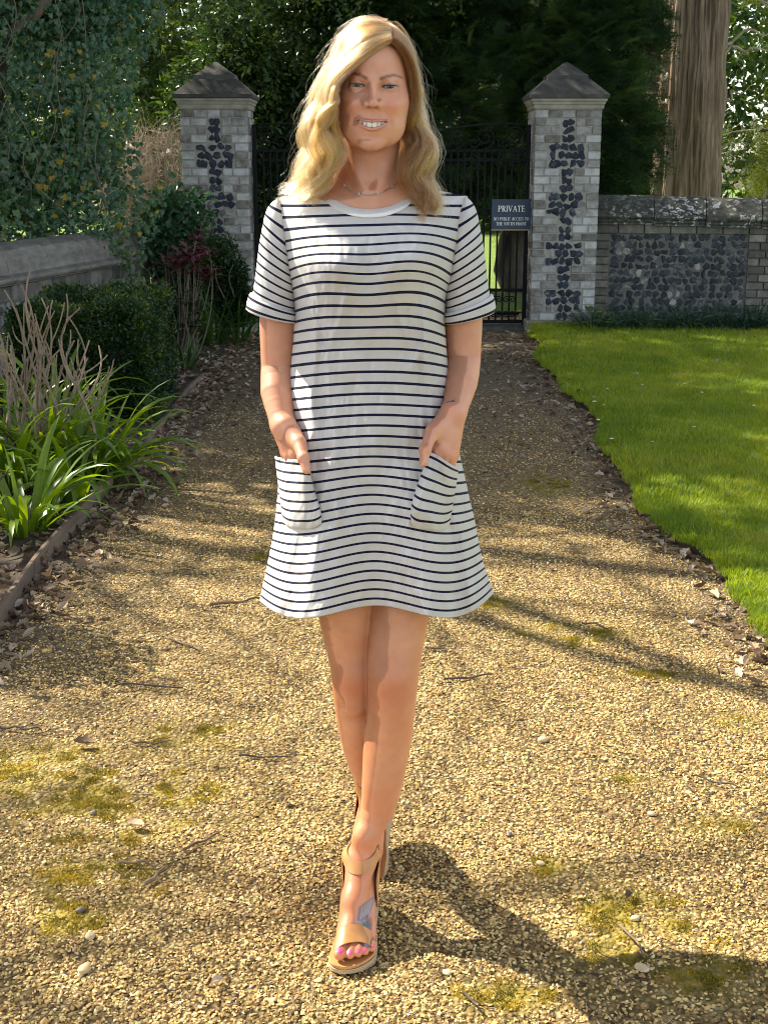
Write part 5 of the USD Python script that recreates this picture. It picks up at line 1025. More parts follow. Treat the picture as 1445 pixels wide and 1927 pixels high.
def head_sdf(q):
    x, y, z = q.T
    d = ell(q, np.array([-2.0, 86, 36.0]), (62.0, 93, 70))
    d = smin(d, ell(q, np.array([0, 62, -28.0]), (67.0, 69, 72)), 24)
    d = smin(d, ell(q, np.array([0, 46, -72.0]), (55, 50, 37)), 20)
    d = smin(d, ell(q, np.array([0, 10, -95.5]), (20, 15, 14.5)), 16)
    front = 1 / (1 + np.exp((y - 45) / 6.0))
    g = 0
    for s in (-1, 1):
        g = g + 2.6 * gs(q, (s * 24, 15), (18, 7)) - 6.5 * gs(q, (s * 29, 1), (15, 8.5)) - 4.5 * gs(q, (s * 13, 1), (6, 9))
        g = g + 7.2 * gs(q, (s * 38, -30), (16, 14)) + 2.0 * gs(q, (s * 54, -18), (12, 14))
        # the smile's cheek fold, from nose wing to beyond the mouth corner
        for t in np.linspace(0, 1, 6):
            g = g - .75 * gs(q, (s * (17 + 20 * t), -37 - 27 * t ** 1.3), (4, 6))
        g = g - 1.3 * gs(q, (s * 32.5, -60.5), (5.5, 6)) + 1.5 * gs(q, (s * 39, -64), (6, 9))
        g = g - 1.5 * gs(q, (s * 42, -78), (12, 12))
    g = g + 4.5 * gs(q, (0, -63), (27, 20)) - 2.6 * gs(q, (0, -86), (17, 5)) + 2.5 * gs(q, (0, -100), (13, 9)) - 1.0 * gs(q, (0, -47), (3, 6)) + 1.5 * gs(q, (0, 45), (40, 25))
    d = d - g * front
    # nose
    n = chain(q, [(0, -2.5, 8), (0, -8.5, -7), (0, -18.5, -26)], [4.6, 4.9, 6.4])
    n = smin(n, ell(q, np.array([0, -18.5, -28.5]), (7.8, 7.2, 6.6)), 5)
    for s in (-1, 1):
        n = smin(n, ell(q, np.array([s * 11.0, -11.5, -29.5]), (6.0, 9.5, 6.4)), 4)
    d = smin(d, n, 13)
    for s in (-1, 1):
        d = smax(d, -ell(q, np.array([s * 5.8, -13.5, -35.8]), (3.0, 4.8, 3.0)), 1.5)
    # lids, then the opening between them
    for ex, ez in EYES:
        d = smin(d, np.linalg.norm(q - np.array([ex, 11.5, ez]), axis=1) - 13.4, 3.5)
        u = (x - ex) / 14.6 * np.sign(ex); w = np.maximum(1 - u * u, 0)
        zu, zl = ez + 2.4 * w ** 0.8 + 0.6 * u, ez - 2.5 * w ** 0.9 + 0.6 * u
        o = np.maximum(np.maximum(z - zu, zl - z), np.maximum(np.abs(x - ex) - 14.6, y - 14))
        d = smax(d, -o, 0.8)
        # crease above the lid, soft bag below
        cr = np.abs(z - (ez + 6.6 * np.maximum(1 - (u * 0.9) ** 2, 0) + 0.6)) 
        d = d + 0.9 * np.exp(-(cr / 1.1) ** 2) * (np.abs(u) < 1.1) * front
        cb = np.abs(z - (ez - 7.2 + 3.0 * u * u))
        d = d + 0.55 * np.exp(-(cb / 1.5) ** 2) * np.exp(-(u / 0.9) ** 4) * front
    # lips
    xs = np.linspace(-29.5, 29.5, 9)
    up = np.stack([xs, mouth_y(xs) + 1.0, lip_up(xs) + 2.0 * np.maximum(1 - (xs / 29.5) ** 2, 0) ** 0.6], 1)
    lo = np.stack([xs, mouth_y(xs) + 0.5, lip_lo(xs) - 2.6 * np.maximum(1 - (xs / 29.5) ** 2, 0) ** 0.6], 1)
    w = np.maximum(1 - (xs / 29.5) ** 2, 0) ** 0.5
    d = smin(d, chain(q, up, .8 + 1.0 * w), 3.0)
    d = smin(d, chain(q, lo, 1.0 + 2.3 * w), 3.2)
    o = np.maximum(np.maximum(z - lip_up(x), lip_lo(x) - z), np.maximum(np.abs(x) - 29.5, y - (mouth_y(x) + 22)))
    d = smax(d, -o, 0.9)
    for s in (-1, 1):   # ears, under the hair
        d = smin(d, ell(q, np.array([s * 69.0, 92, -8]), (5, 17, 30)), 5)
    return d * HS

# ---- arms and hands
def L3(*a): return [P(*k) for k in a]
ARM = {-1: dict(j=L3((549, 428, 2.475), (525, 560, 2.480), (524, 690, 2.482), (522, 728, 2.457), (526, 768, 2.425), (533, 802, 2.395)), r=[.032, .0365, .0325, .0320, .0262, .0205]),
        1: dict(j=L3((850, 425, 2.475), (871, 560, 2.480), (872, 670, 2.482), (869, 706, 2.457), (862, 745, 2.422), (853, 778, 2.390)), r=[.032, .0365, .0325, .0322, .0268, .0215])}
def hpt(x, y, off): return P(x, y, float(FY(x, y)) - off)
def hand_points(w, kn, tip, th, ko, to, tho):
    return dict(w=w, kn=[hpt(*k, o) for k, o in zip(kn, ko)], tip=[hpt(*k, o) for k, o in zip(tip, to)], th=[hpt(*k, o) for k, o in zip(th, tho)])
HAND = {-1: dict(hand_points(P(532, 800, 2.395), [(567, 846), (556, 854), (546, 857), (538, 853)], [(581, 910), (572, 922), (562, 920), (553, 905)],
                 [(546, 806), (562, 832), (571, 862), (577, 884)], [.027, .027, .026, .022], [.012, .012, .011, .010], [.034, .042, .054, .056]), tr=[.0150, .0125, .0098, .0078]),
        1: dict(hand_points(P(853, 775, 2.390), [(826, 842), (836, 852), (846, 858), (854, 857)], [(812, 912), (822, 924), (832, 922), (840, 908)],
                 [(838, 786), (813, 812), (800, 846), (797, 870)], [.027, .027, .026, .022], [.012, .012, .011, .010], [.032, .040, .048, .052]), tr=[.0155, .0125, .0100, .0078])}
def arm_sdf(p, s):
    A = ARM[s]
    d = smooth_chain(p, A["j"], A["r"])
    e = A["j"][2] + np.array([0, 0.018, 0.004])
    d = smin(d, nrm(p - np.asarray(e, p.dtype)) - 0.0180, 0.018)
    return smin(d, hand_sdf(p, s), 0.010)
def hand_sdf(p, s):
    H = HAND[s]; w = H["w"]
    d = None
    across = H["kn"][3] - H["kn"][0]; across /= np.linalg.norm(across)
    for i in range(4):
        a = w + across * (i - 1.5) * 0.0085
        k = H["kn"][i]
        c = cone(p, a, k, .0145, [.0108, .0112, .0106, .0094][i])
        d = c if d is None else smin(d, c, 0.011)
    palm_in = np.array([0, 0.010, -0.004])
    d = smin(d, cone(p, w + palm_in, (H["kn"][1] + H["kn"][2]) / 2 + palm_in * 1.2, .017, .0145), 0.012)
    for i in range(4):
        k = H["kn"][i]; t = H["tip"][i]
        m1 = k + (t - k) * 0.48 + np.array([0, -0.003, 0]); m2 = k + (t - k) * 0.78 + np.array([0, -0.001, 0])
        r = [.0090, .0092, .0088, .0078][i]
        f = chain(p, [k, m1, m2, t], [r * 1.08, r * .98, r * .9, r * .78])
        d = smin(d, f, 0.004)
        d = smin(d, np.linalg.norm(p - (k + np.array([0, -0.0045, 0.001])), axis=1) - r * 0.88, 0.008)   # knuckle
        tend = np.abs(cone(p, w + across * (i - 1.5) * .006 + [0, -.013, 0], k + np.array([0, -.0105, 0]), .0, .0))
        d = d - 0.0011 * np.exp(-(tend / .0028) ** 2)
    th = chain(p, H["th"], H["tr"], 0.004)
    th = smin(th, np.linalg.norm(p - H["th"][2], axis=1) - H["tr"][2] * 1.06, 0.004)
    d = smin(d, th, 0.009)
    web = cone(p, H["th"][1] + (H["kn"][0] - H["th"][1]) * 0.25, w + (H["kn"][0] - w) * 0.55, .0085, .0105)
    return smin(d, web, 0.010)

# ---- feet, each in its own frame (metres): x picture right, f forward, z up, origin on the ground under the heel
def foot_frame(heel, toe, pitch, lift):
    """pitch: the heel swings up round the ball of the foot by this angle"""
    f = np.array([toe[0] - heel[0], toe[1] - heel[1], 0.0]); f /= np.linalg.norm(f)
    x = np.cross(f, [0, 0, 1.0]) * -1
    R0 = np.stack([x, f, [0, 0, 1.0]], 1)
    c, s_ = math.cos(pitch), math.sin(pitch)
    Rp = np.array([[1, 0, 0], [0, c, s_], [0, -s_, c]])     # raises the heel (negative f)
    ball = np.array([0, 0.175, 0.0])
    o = np.array([heel[0], heel[1], lift])
    def to(p): t = p.dtype; return ((p - o.astype(t)) @ R0.astype(t) - ball.astype(t)) @ Rp.astype(t) + ball.astype(t)
    def back(q): return o + ((np.asarray(q, float) - ball) @ Rp.T + ball) @ R0.T
    return to, back
_heel1, _toe1 = np.array([-0.043, 2.422]), np.array([-0.060, 2.195])
_heel2, _toe2 = np.array([0.006, 2.755]), np.array([-0.044, 2.540])
FOOT = {1: foot_frame(_heel1, _toe1, 0.0, 0.0), -1: foot_frame(_heel2, _toe2, math.radians(32), 0.003)}
TOES = [[(-.0195, .182, .046), (-.0225, .204, .0385), (-.0235, .226, .0365)], [(-.0040, .190, .043), (-.0040, .209, .0385), (-.0040, .224, .0350)],
        [(.0085, .186, .041), (.0095, .204, .0375), (.0105, .217, .0345)], [(.0200, .179, .039), (.0220, .196, .0360), (.0230, .208, .0335)],
        [(.0300, .170, .037), (.0335, .184, .0345), (.0345, .195, .0325)]]
TOER = [[.0150, .0128, .0112], [.0098, .0086, .0078], [.0093, .0082, .0074], [.0088, .0078, .0071], [.0085, .0076, .0068]]
def foot_local(q, s):
    q = q * np.array([s, 1, 1.0], q.dtype)
    A = lambda *a: np.array(a, float)
    d = cone(q, A(0, .030, .107), A(0, .048, .135), .0280, .0260)
    d = smin(d, cone(q, A(.003, .048, .150), A(.009, .052, .19), .0240, .0190), .02)
    d = smin(d, cone(q, A(.001, .060, .135), A(-.006, .125, .088), .0285, .0225), .018)
    d = smin(d, cone(q, A(-.006, .120, .088), A(-.010, .172, .052), .0225, .0160), .016)
    d = smin(d, cone(q, A(0, .030, .098), A(-.014, .165, .046), .025, .0215), .016)
    d = smin(d, cone(q, A(.006, .04, .095), A(.023, .158, .041), .022, .0165), .016)
    for sx in (-1, 1):
        d = smin(d, np.linalg.norm(q - A(sx * .0245, .048, .148 + .004 * sx), axis=1) - .0095, .012)   # ankle bones
    for k, (tp, tr) in enumerate(zip(TOES, TOER)):
        t = chain(q, [A(*a) for a in tp], tr, .004)
        t = smax(t, -(q[:, 2] - .0235), .004)
        d = smin(d, t, .0055)
        tend = cone(q, A(-.004 + .003 * (k - 2), .09, .118), A(*tp[0]) + A(0, -.006, .010), 0, 0)
        d = d - .0010 * np.exp(-(tend / .0030) ** 2)
    return d
def foot_sdf(p, s): return foot_local(FOOT[s][0](p), s)

# ---- legs
LEG = {1: dict(j=L3((766, 1010, 2.44), (750, 1160, 2.405), (739, 1272, 2.375), (736, 1336, 2.385), (728, 1405, 2.395), (712, 1517, 2.395)) + [FOOT[1][1]((.010, .052, .185))], r=[.078, .0575, .0495, .0465, .0440, .0350, .0215]),
      -1: dict(j=L3((648, 1010, 2.45), (655, 1160, 2.425), (668, 1268, 2.425), (673, 1336, 2.455), (685, 1405, 2.50), (697, 1455, 2.565)) + [FOOT[-1][1]((0, .054, .185))], r=[.078, .0560, .0465, .0450, .0430, .0340, .0220])}
def leg_sdf(p, s):
    A = LEG[s]
    d = smooth_chain(p, A["j"], A["r"], 20)
    k = A["j"][2]
    d = smin(d, ell(p, k + np.array([0, -0.029, 0.006]), (.026, .020, .030)), 0.022)      # kneecap
    d = smin(d, ell(p, k + np.array([0, -0.028, -0.050]), (.015, .012, .022)), 0.022)
    a, b = A["j"][4], A["j"][5]
    d = smin(d, cone(p, a + [0.003, 0.022, 0.02], a + (b - a) * .6 + [0, .02, 0], .036, .024), 0.03)   # calf
    d = smin(d, cone(p, A["j"][3] + [-.004 * s, -.026, -.02], a + (b - a) * .8 + [-.004 * s, -.012, 0], .014, .013), 0.024)     # shin bone
    return d

# ---- all of it
def near(p, f, lo, hi, pad=0.05):
    """f where p is inside the padded box, else the distance to the box"""
    lo, hi = (np.asarray(lo) - pad).astype(p.dtype), (np.asarray(hi) + pad).astype(p.dtype)
    o = np.maximum(np.maximum(lo - p, p - hi), 0); dist = nrm(o)
    out = dist + pad * 0.6; m = dist <= 0
    if m.any(): out[m] = f(p[m])
    return out
def bounds(pts, pad): pts = np.asarray(pts); return pts.min(0) - pad, pts.max(0) + pad
_hb = bounds(from_head([(x, y, z) for x in (-76, 76) for y in (-32, 182) for z in (-112, 112)]), 0.0)
NECK = [P(699, 262, 2.452), P(698, 320, 2.468), P(698, 372, 2.480)]
def trunk_sdf(p):
    d = chain(p, NECK, [.0475, .0470, .054], .012)
    for s, c in ((-1, 698), (1, 698)):
        d = smin(d, cone(p, P(c + s * 26, 340, 2.492), P(c + s * 132, 412, 2.482), .036, .026), .030)
        d = smin(d, cone(p, P(c + s * 12, 376, 2.423), P(c + s * 92, 376, 2.448), .0095, .0090), .020)       # collarbone
    ch = ell(p, P(698, 476, 2.474), (.134, .078, .145))
    d = smin(d, ch, .03)
    d = smin(d, ell(p, P(696, 700, 2.455), (.105, .070, .22)), .04)
    d = smin(d, ell(p, P(704, 960, 2.455), (.140, .085, .14)), .04)
    for s in (-1, 1):      # the sterno-mastoid bands of the neck
        bnd = cone(p, P(698 + s * 40, 268, 2.452), P(698 + s * 12, 362, 2.415), .0095, .0075)
        d = smin(d, bnd, .016)
    return d
def body_sdf(p):
    d = near(p, trunk_sdf, *bounds([P(540, 1100, 2.4), P(860, 255, 2.5), P(700, 600, 2.33), P(700, 600, 2.58)], .03))
    d = smin(d, near(p, lambda q: head_sdf(to_head(q)), *_hb), .014)
    for s in (-1, 1):
        d = smin(d, near(p, lambda q: arm_sdf(q, s), *bounds(list(ARM[s]["j"]) + list(HAND[s]["tip"]) + list(HAND[s]["th"]), .055)), .012)
        d = smin(d, smin(near(p, lambda q: leg_sdf(q, s), *bounds(LEG[s]["j"], .085)),
                         near(p, lambda q: foot_sdf(q, s), *bounds([FOOT[s][1]((x, f, z)) for x in (-.05, .05) for f in (-.01, .245) for z in (.015, .20)], .0)), .018), .006)
    return d

# ---- skin colour: lips, cheeks, brows, nails and tattoos belong to the skin itself
def blend(c, m, col): return c * (1 - m[:, None]) + np.asarray(col) * m[:, None]
sstep = lambda x, a, b: (lambda t: t * t * (3 - 2 * t))(np.clip((x - a) / (b - a), 0, 1))
SKIN = np.array([0.465, 0.222, 0.130])
def poly_mask(u, v, pts, soft):
    from shapely import Polygon, points, distance, contains
    pg = Polygon(pts); P_ = points(u, v)
    dd = distance(pg.boundary, P_); ins = contains(pg, P_)
    return sstep(np.where(ins, dd, -dd), -soft, soft)
def skin_colours(V):
    n = meshkit.fbm(V * 55, 3, 5); c = SKIN * (0.88 + 0.24 * n)[:, None]
    n2 = meshkit.fbm(V * 22, 3, 9); c = blend(c, 0.6 * sstep(n2, .48, .72), SKIN * [.98, .83, .80])
    leg = V[:, 2] < 0.9
    c[leg] = c[leg] * [0.97, .90, .74]
    for s in (-1, 1):      # ruddier knees, elbows, knuckles
        k = np.linalg.norm((V - LEG[s]["j"][2] - [0, -.03, -.01]) / [1, 1, 1.2], axis=1)
        c = blend(c, 0.75 * np.exp(-(k / .043) ** 2), SKIN * [.78, .50, .40])
        for kn in HAND[s]["kn"]:
            k = np.linalg.norm(V - kn, axis=1); c = blend(c, .4 * np.exp(-(k / .012) ** 2), SKIN * [1, .75, .70])
    # head
    m = np.where((V[:, 2] > 1.42))[0]; q = to_head(V[m]); x, y, z = q.T; h = c[m]; fr = (y < 40).astype(float)
    for s in (-1, 1):
        h = blend(h, .38 * gs(q, (s * 38, -29), (17, 15)) * fr, SKIN * [1.02, .68, .60])
        h = blend(h, .28 * gs(q, (s * 29, 6), (13, 6)) * fr, SKIN * [.80, .66, .60])
    h = blend(h, .25 * gs(q, (0, -29), (11, 9)) * fr, SKIN * [1, .75, .70])
    for s in (-1, 1):     # brows
        xx = x * s; bz = np.interp(xx, [9, 13, 22, 34, 44, 55], [13.0, 13.8, 17.5, 20.6, 19.6, 15.5])
        w = np.interp(xx, [9, 14, 30, 46, 55], [1.0, 2.9, 2.3, 1.3, .4])
        h = blend(h, .8 * sstep(w - np.abs(z - bz), -1.6, .8) * sstep(xx, 9, 12) * sstep(-xx, -56, -50) * fr, (.105, .048, .022))
    for ex, ez in EYES:   # made-up lid edge
        u = (x - ex) / 14.6 * np.sign(ex); w = np.maximum(1 - u * u, 0); zu = ez + 2.4 * w ** .8 + .6 * u; zl = ez - 2.5 * w ** .9 + .6 * u
        on = (np.abs(u) < 1.08) * fr * (y < 8)
        h = blend(h, .95 * np.exp(-((z - zu - .5) / 1.15) ** 2) * on, (.030, .018, .014))
        h = blend(h, .7 * np.exp(-((z - zl + .2) / .8) ** 2) * on, (.09, .045, .035))
    w = np.maximum(1 - (x / 30.5) ** 2, 0)
    lipm = sstep(z, lip_lo(x) - 7.2 * w ** .7, lip_lo(x) - 5.4 * w ** .7) * sstep(-z, -(lip_up(x) + 5.4 * w ** .7 - 1.0 * np.exp(-(x / 2.5) ** 2)), -(lip_up(x) + 3.8 * w ** .7)) * (np.abs(x) < 30.5) * (y < 6)
    h = blend(h, .55 * lipm, (.40, .150, .120))
    ins = (z < lip_up(x) - .2) & (z > lip_lo(x) + .2) & (np.abs(x) < 29.5) & (y > mouth_y(x) + 4.5) & (y < 16)
    h[ins] = (.10, .022, .02)
    # scalp under the hair takes the hair's colour
    sc = sstep(z + .35 * y, 68, 78) * (y > -20) + 1.0 * (y > 75) * (z > -40)
    h = blend(h, np.clip(sc, 0, 1), (.30, .18, .075))
    c[m] = h
    # toe nails and the bird on the foot
    for s in (-1, 1):
        q = FOOT[s][0](V) * [s, 1, 1]; near_ = (np.abs(q[:, 0]) < .06) & (q[:, 1] > .05) & (q[:, 1] < .26) & (q[:, 2] < .2) & (V[:, 2] < .4)
        idx = np.where(near_)[0]; ql = q[idx]; cc = c[idx] * [1.06, .94, .92]
        for tp, tr in zip(TOES, TOER):
            e = np.array(tp[2]) + [0, .001, tr[2] * .85]
            r = np.linalg.norm((ql - e) / [tr[2] * .70, tr[2] * .85, tr[2] * .72], axis=1)
            cc = blend(cc, sstep(-r, -1.0, -.8), (.56, .05, .14))
        if s == 1:
            p = PX(V[idx]); p = np.array([681, 1740]) + (p - [681, 1740]) / 1.15; u, v = p.T; top = (ql[:, 2] > .03) & (ql[:, 1] > .085)
            def ink(pts, col, soft=1.2, a=.8):
                nonlocal cc
                cc = blend(cc, a * poly_mask(u, v, pts, soft) * top, col)
            ink([(664, 1739), (672, 1722), (702, 1694), (700, 1716), (694, 1740), (680, 1752), (668, 1754)], (.40, .20, .19), 2, .5)
            ink([(672, 1734), (676, 1712), (688, 1702), (702, 1693), (700, 1704), (697, 1715), (692, 1726), (682, 1736)], (.105, .115, .14))
            for k in range(4):
                ink([(678 + k * 4, 1732 - k * 3), (681 + k * 5, 1712 - k * 4), (683 + k * 5, 1711 - k * 4), (680 + k * 4, 1732 - k * 3)], (.34, .30, .28), .7, .7)
            ink([(672, 1742), (682, 1734), (693, 1733), (697, 1742), (693, 1752), (682, 1752)], (.13, .23, .23))
            ink([(657, 1744), (664, 1737), (673, 1738), (677, 1746), (671, 1750), (662, 1750)], (.12, .12, .15))
            ink([(658, 1750), (668, 1749), (675, 1752), (676, 1766), (668, 1762), (660, 1757)], (.50, .35, .32), 1, .7)
            ink([(677, 1750), (690, 1752), (699, 1768), (698, 1776), (688, 1778), (678, 1770), (674, 1758)], (.13, .14, .16))
            ink([(680, 1756), (687, 1757), (693, 1771), (686, 1775), (680, 1768)], (.42, .38, .35), 1, .75)
            ink([(672, 1766), (676, 1768), (688, 1776), (698, 1776), (694, 1780), (682, 1778)], (.06, .06, .07))
            ink([(694, 1745), (702, 1742), (702, 1762), (697, 1760)], (.55, .18, .17), 2, .45)
        c[idx] = cc
    return c
skin_mat = usdkit.material(stage, LOOKS + "skin", {
    "a": ("attribute", {"attribute": "tone"}), "g": ("geometry", {}),
    "n": ("noise_texture", {"scale": 420.0, "detail": 4.0}), "b": ("bump", {"strength": 0.25, "distance": 0.0012}),
    "p": ("principled_bsdf", {"roughness": 0.43, "specular_ior_level": 0.42, "subsurface_weight": 0.10, "subsurface_scale": 0.006, "subsurface_radius": (1.0, 0.35, 0.2)})},
    [("a.color", "p.base_color"), ("g.position", "n.vector"), ("n.fac", "b.height"), ("b.normal", "p.normal")], surface="p.BSDF")
BODY_V, BODY_F = mesh_sdf(body_sdf, (-.30, 2.10, 0.0), (.28, 2.85, 1.76), 0.0023)
person = thing("person", "smiling person in a striped dress and tan sandals walking, both hands in pockets", "person")
obj("body", (BODY_V, BODY_F), skin_mat, person, smooth=True, attrs={"tone": skin_colours(BODY_V)})
# ------------------------------------------------------------------ eyes, teeth, lashes, necklace
def att_mat(name, rough, spec=0.5, **kw):
    return usdkit.material(stage, LOOKS + name, {"a": ("attribute", {"attribute": "tone"}), "p": ("principled_bsdf", {"roughness": rough, "specular_ior_level": spec, **kw})},
                           [("a.color", "p.base_color")], surface="p.BSDF")
eye_mat = att_mat("eye_white_and_iris", 0.12)
for ex, ez in EYES:
    m = trimesh.creation.icosphere(4, 12.4); v = np.array(m.vertices)
    g = np.array([0.0, -1, -.02]) - np.array([np.sign(ex) * -.02, 0, 0]); g /= np.linalg.norm(g)
    a = np.degrees(np.arccos(np.clip(v @ g / 12.4, -1, 1)))
    c = np.tile([.36, .30, .26], (len(v), 1)).astype(float)
    c = blend(c, sstep(-a, -33.5, -31), (.030, .045, .055)); c = blend(c, sstep(-a, -30.5, -27), (.042, .054, .060)); c = blend(c, sstep(-a, -13, -11), (.006, .006, .007))
    obj("eye", (from_head(v + [ex, 11.5, ez]), m.faces), eye_mat, person, smooth=True, attrs={"tone": c})
    t = np.linspace(-1, 1, 13); w = np.maximum(1 - t * t, 0); s = np.sign(ex)
    x = ex + s * t * 14.7; z = ez + 2.4 * w ** .8 + .6 * t + .1; y = 11.5 - np.sqrt(np.maximum(13.7 ** 2 - (x - ex) ** 2 - (z - ez) ** 2, 0)) - .4
    lash = [tube(from_head(np.stack([x, y, z], 1)), .00055 * np.interp(t, [-1, -.4, .6, 1], [.3, .8, 1.2, .6]), 5)]
    for tt in np.linspace(-.8, 1, 15):
        ww = max(1 - tt * tt, 0); xx = ex + s * tt * 14.7; zz = ez + 2.4 * ww ** .8 + .6 * tt; yy = 11.5 - math.sqrt(max(13.7 ** 2 - (xx - ex) ** 2, 0)) - .2
        lash.append(tube(from_head([(xx, yy, zz), (xx + s * (tt + .2) * 1.5, yy - 3, zz + 1.0), (xx + s * (tt + .2) * 3.0, yy - 4.8, zz + 3.4)]), [.00022, .00018, .00008], 4))
    obj("eyelashes", join(lash), plain("lash" + ("" if s > 0 else "_dark"), (.02, .013, .01), .5), person)
# teeth along the smile
ts = []
x0 = 0.0
for w_, h_ in ((8.7, 12.0), (7.0, 11.2), (7.8, 11.4), (6.5, 10.0), (6.3, 8.6)):
    for s in (-1, 1):
        xc = s * (x0 + w_ / 2)
        c = np.array([xc, mouth_y(xc) + 5.6 + .012 * xc * xc, -57.6 - h_ / 2 + .0045 * xc * xc])
        pts = []
        for zz, ww, dd in ((h_ / 2 + 2, .40, 2.6), (h_ / 4, .545, 2.7), (-h_ / 4, .545, 2.6), (-h_ / 2 + .9, .45, 1.5), (-h_ / 2, .36, 1.0)):
            for k in range(12):
                an = 2 * np.pi * k / 12
                pts.append(c + [ww * w_ * np.sign(np.cos(an)) * abs(np.cos(an)) ** .6, dd * np.sin(an), zz])
        ts.append(trimesh.convex.convex_hull(np.array(pts)))
    x0 += w_
ts = [(from_head(np.array(t.vertices)), np.array(t.faces)) for t in ts]
obj("teeth", join(ts), plain("tooth_enamel", (.64, .55, .42), .25, subsurface_weight=.15, subsurface_scale=.002), person, smooth=40)
# fine necklace with small stars
silver = plain("silver", (.50, .46, .42), .35, metallic=1.0)
nk = bez([P(640, 338, 2.46), P(652, 352, 2.425), P(676, 364, 2.398), P(706, 364, 2.392), P(734, 353, 2.412), P(752, 338, 2.45)], 60)
def on_skin(p, off):
    p = np.array(p, np.float32)
    for _ in range(6):
        e = 1e-3; d = body_sdf(p)
        g = np.stack([body_sdf(p + np.eye(3, dtype=np.float32)[k] * e) - body_sdf(p - np.eye(3, dtype=np.float32)[k] * e) for k in range(3)], 1) / (2 * e)
        p = p + ((off - d)[:, None] * g / np.maximum(nrm(g), .3)[:, None] ** 2).astype(np.float32)
    return p.astype(float)
nk = on_skin(nk, .0012)
necklace = obj("necklace", tube(nk, .0007, 5), silver, person, smooth=True)
for t in (.20, .40, .62, .82):
    c = nk[int(t * 59)] + [0, -.0015, 0]; a = np.arange(10) * np.pi / 5; r = np.where(np.arange(10) % 2 == 0, .0036, .0015)
    ring = np.stack([c[0] + r * np.sin(a), np.full(10, c[1] - .0010), c[2] + r * np.cos(a)], 1)
    back = ring + [0, .002, 0]
    v = np.vstack([ring, back, [c + [0, -.0018, 0]], [c + [0, .001, 0]]]); k = np.arange(10); kk = (k + 1) % 10
    f = np.vstack([np.stack([np.full(10, 20), kk, k], 1), np.stack([np.full(10, 21), k + 10, kk + 10], 1), np.stack([k, kk, kk + 10], 1), np.stack([k, kk + 10, k + 10], 1)])
    obj("star", (v, f), silver, necklace)
# the small line of ink on the forearm
ink_mat = plain("ink", (.05, .055, .07), .6)
sq = np.array([(836, 751), (840, 749), (842, 746), (846, 748), (849, 744), (854, 744), (857, 747), (854, 750), (850, 749), (852, 746), (858, 748)])
pp = bez([(u, v, 0) for u, v in sq], 60)[:, :2]
tp = on_skin(P(pp[:, 0], pp[:, 1], 2.375), .0001)
obj("wrist_tattoo", tube(tp, .00075, 4), ink_mat, person)
# ------------------------------------------------------------------ the striped dress
# neckline cut
NCX, NCY, NRX, NRY = 695, 342, 90, 64
inside = ((XP - NCX) / NRX) ** 2 + ((QW - NCY) / NRY) ** 2 < 1
Fq = grid_faces(NQ, NU)
keep = ~inside.ravel()[Fq].any(1)
deg = (np.abs(VF.reshape(-1, 3)[Fq[:, 0]] - VF.reshape(-1, 3)[Fq[:, 3]]).sum(1) < 1e-6)
front = (VF.reshape(-1, 3), Fq[keep & ~deg][:, ::-1])
# back: same side edges, bulging away from the viewer
edgeL, edgeR = VF[:, :1], VF[:, -1:]
tb = (uu + 1) / 2
VB = edgeL + (edgeR - edgeL) * tb[..., None]
zrow = P(np.full(NQ, 700.0), np.maximum(qs, 352), np.full(NQ, YB))[:, 2]
VB[..., 2] = np.where(Qc > QT + 1, VB[..., 2], P(XP, QT, YB)[..., 2])
DBk = _DB(Qc) * np.maximum(1 - np.abs(uu) ** 2.4, 0) ** .5
nb_ = meshkit.fbm(np.stack([uu * 6, Qc / 110, 0 * Qc + 30], -1), 3, 77) - .5
VB[..., 1] = YB + .012 + (DBk + .012 * nb_ * np.clip((Qc - 600) / 300, 0, 1) * np.minimum(1, FR * 2)) * TOPS
VB[..., 1] = np.where(TOPS < 1e-6, VF[..., 1], VB[..., 1])
insb = ((VB[..., 0] - P(NCX, NCY, YB)[0]) / .080) ** 2 + ((VB[..., 2] - 1.445) / .035) ** 2 < 1
keepb = ~insb.ravel()[Fq].any(1)
nF = NQ * NU
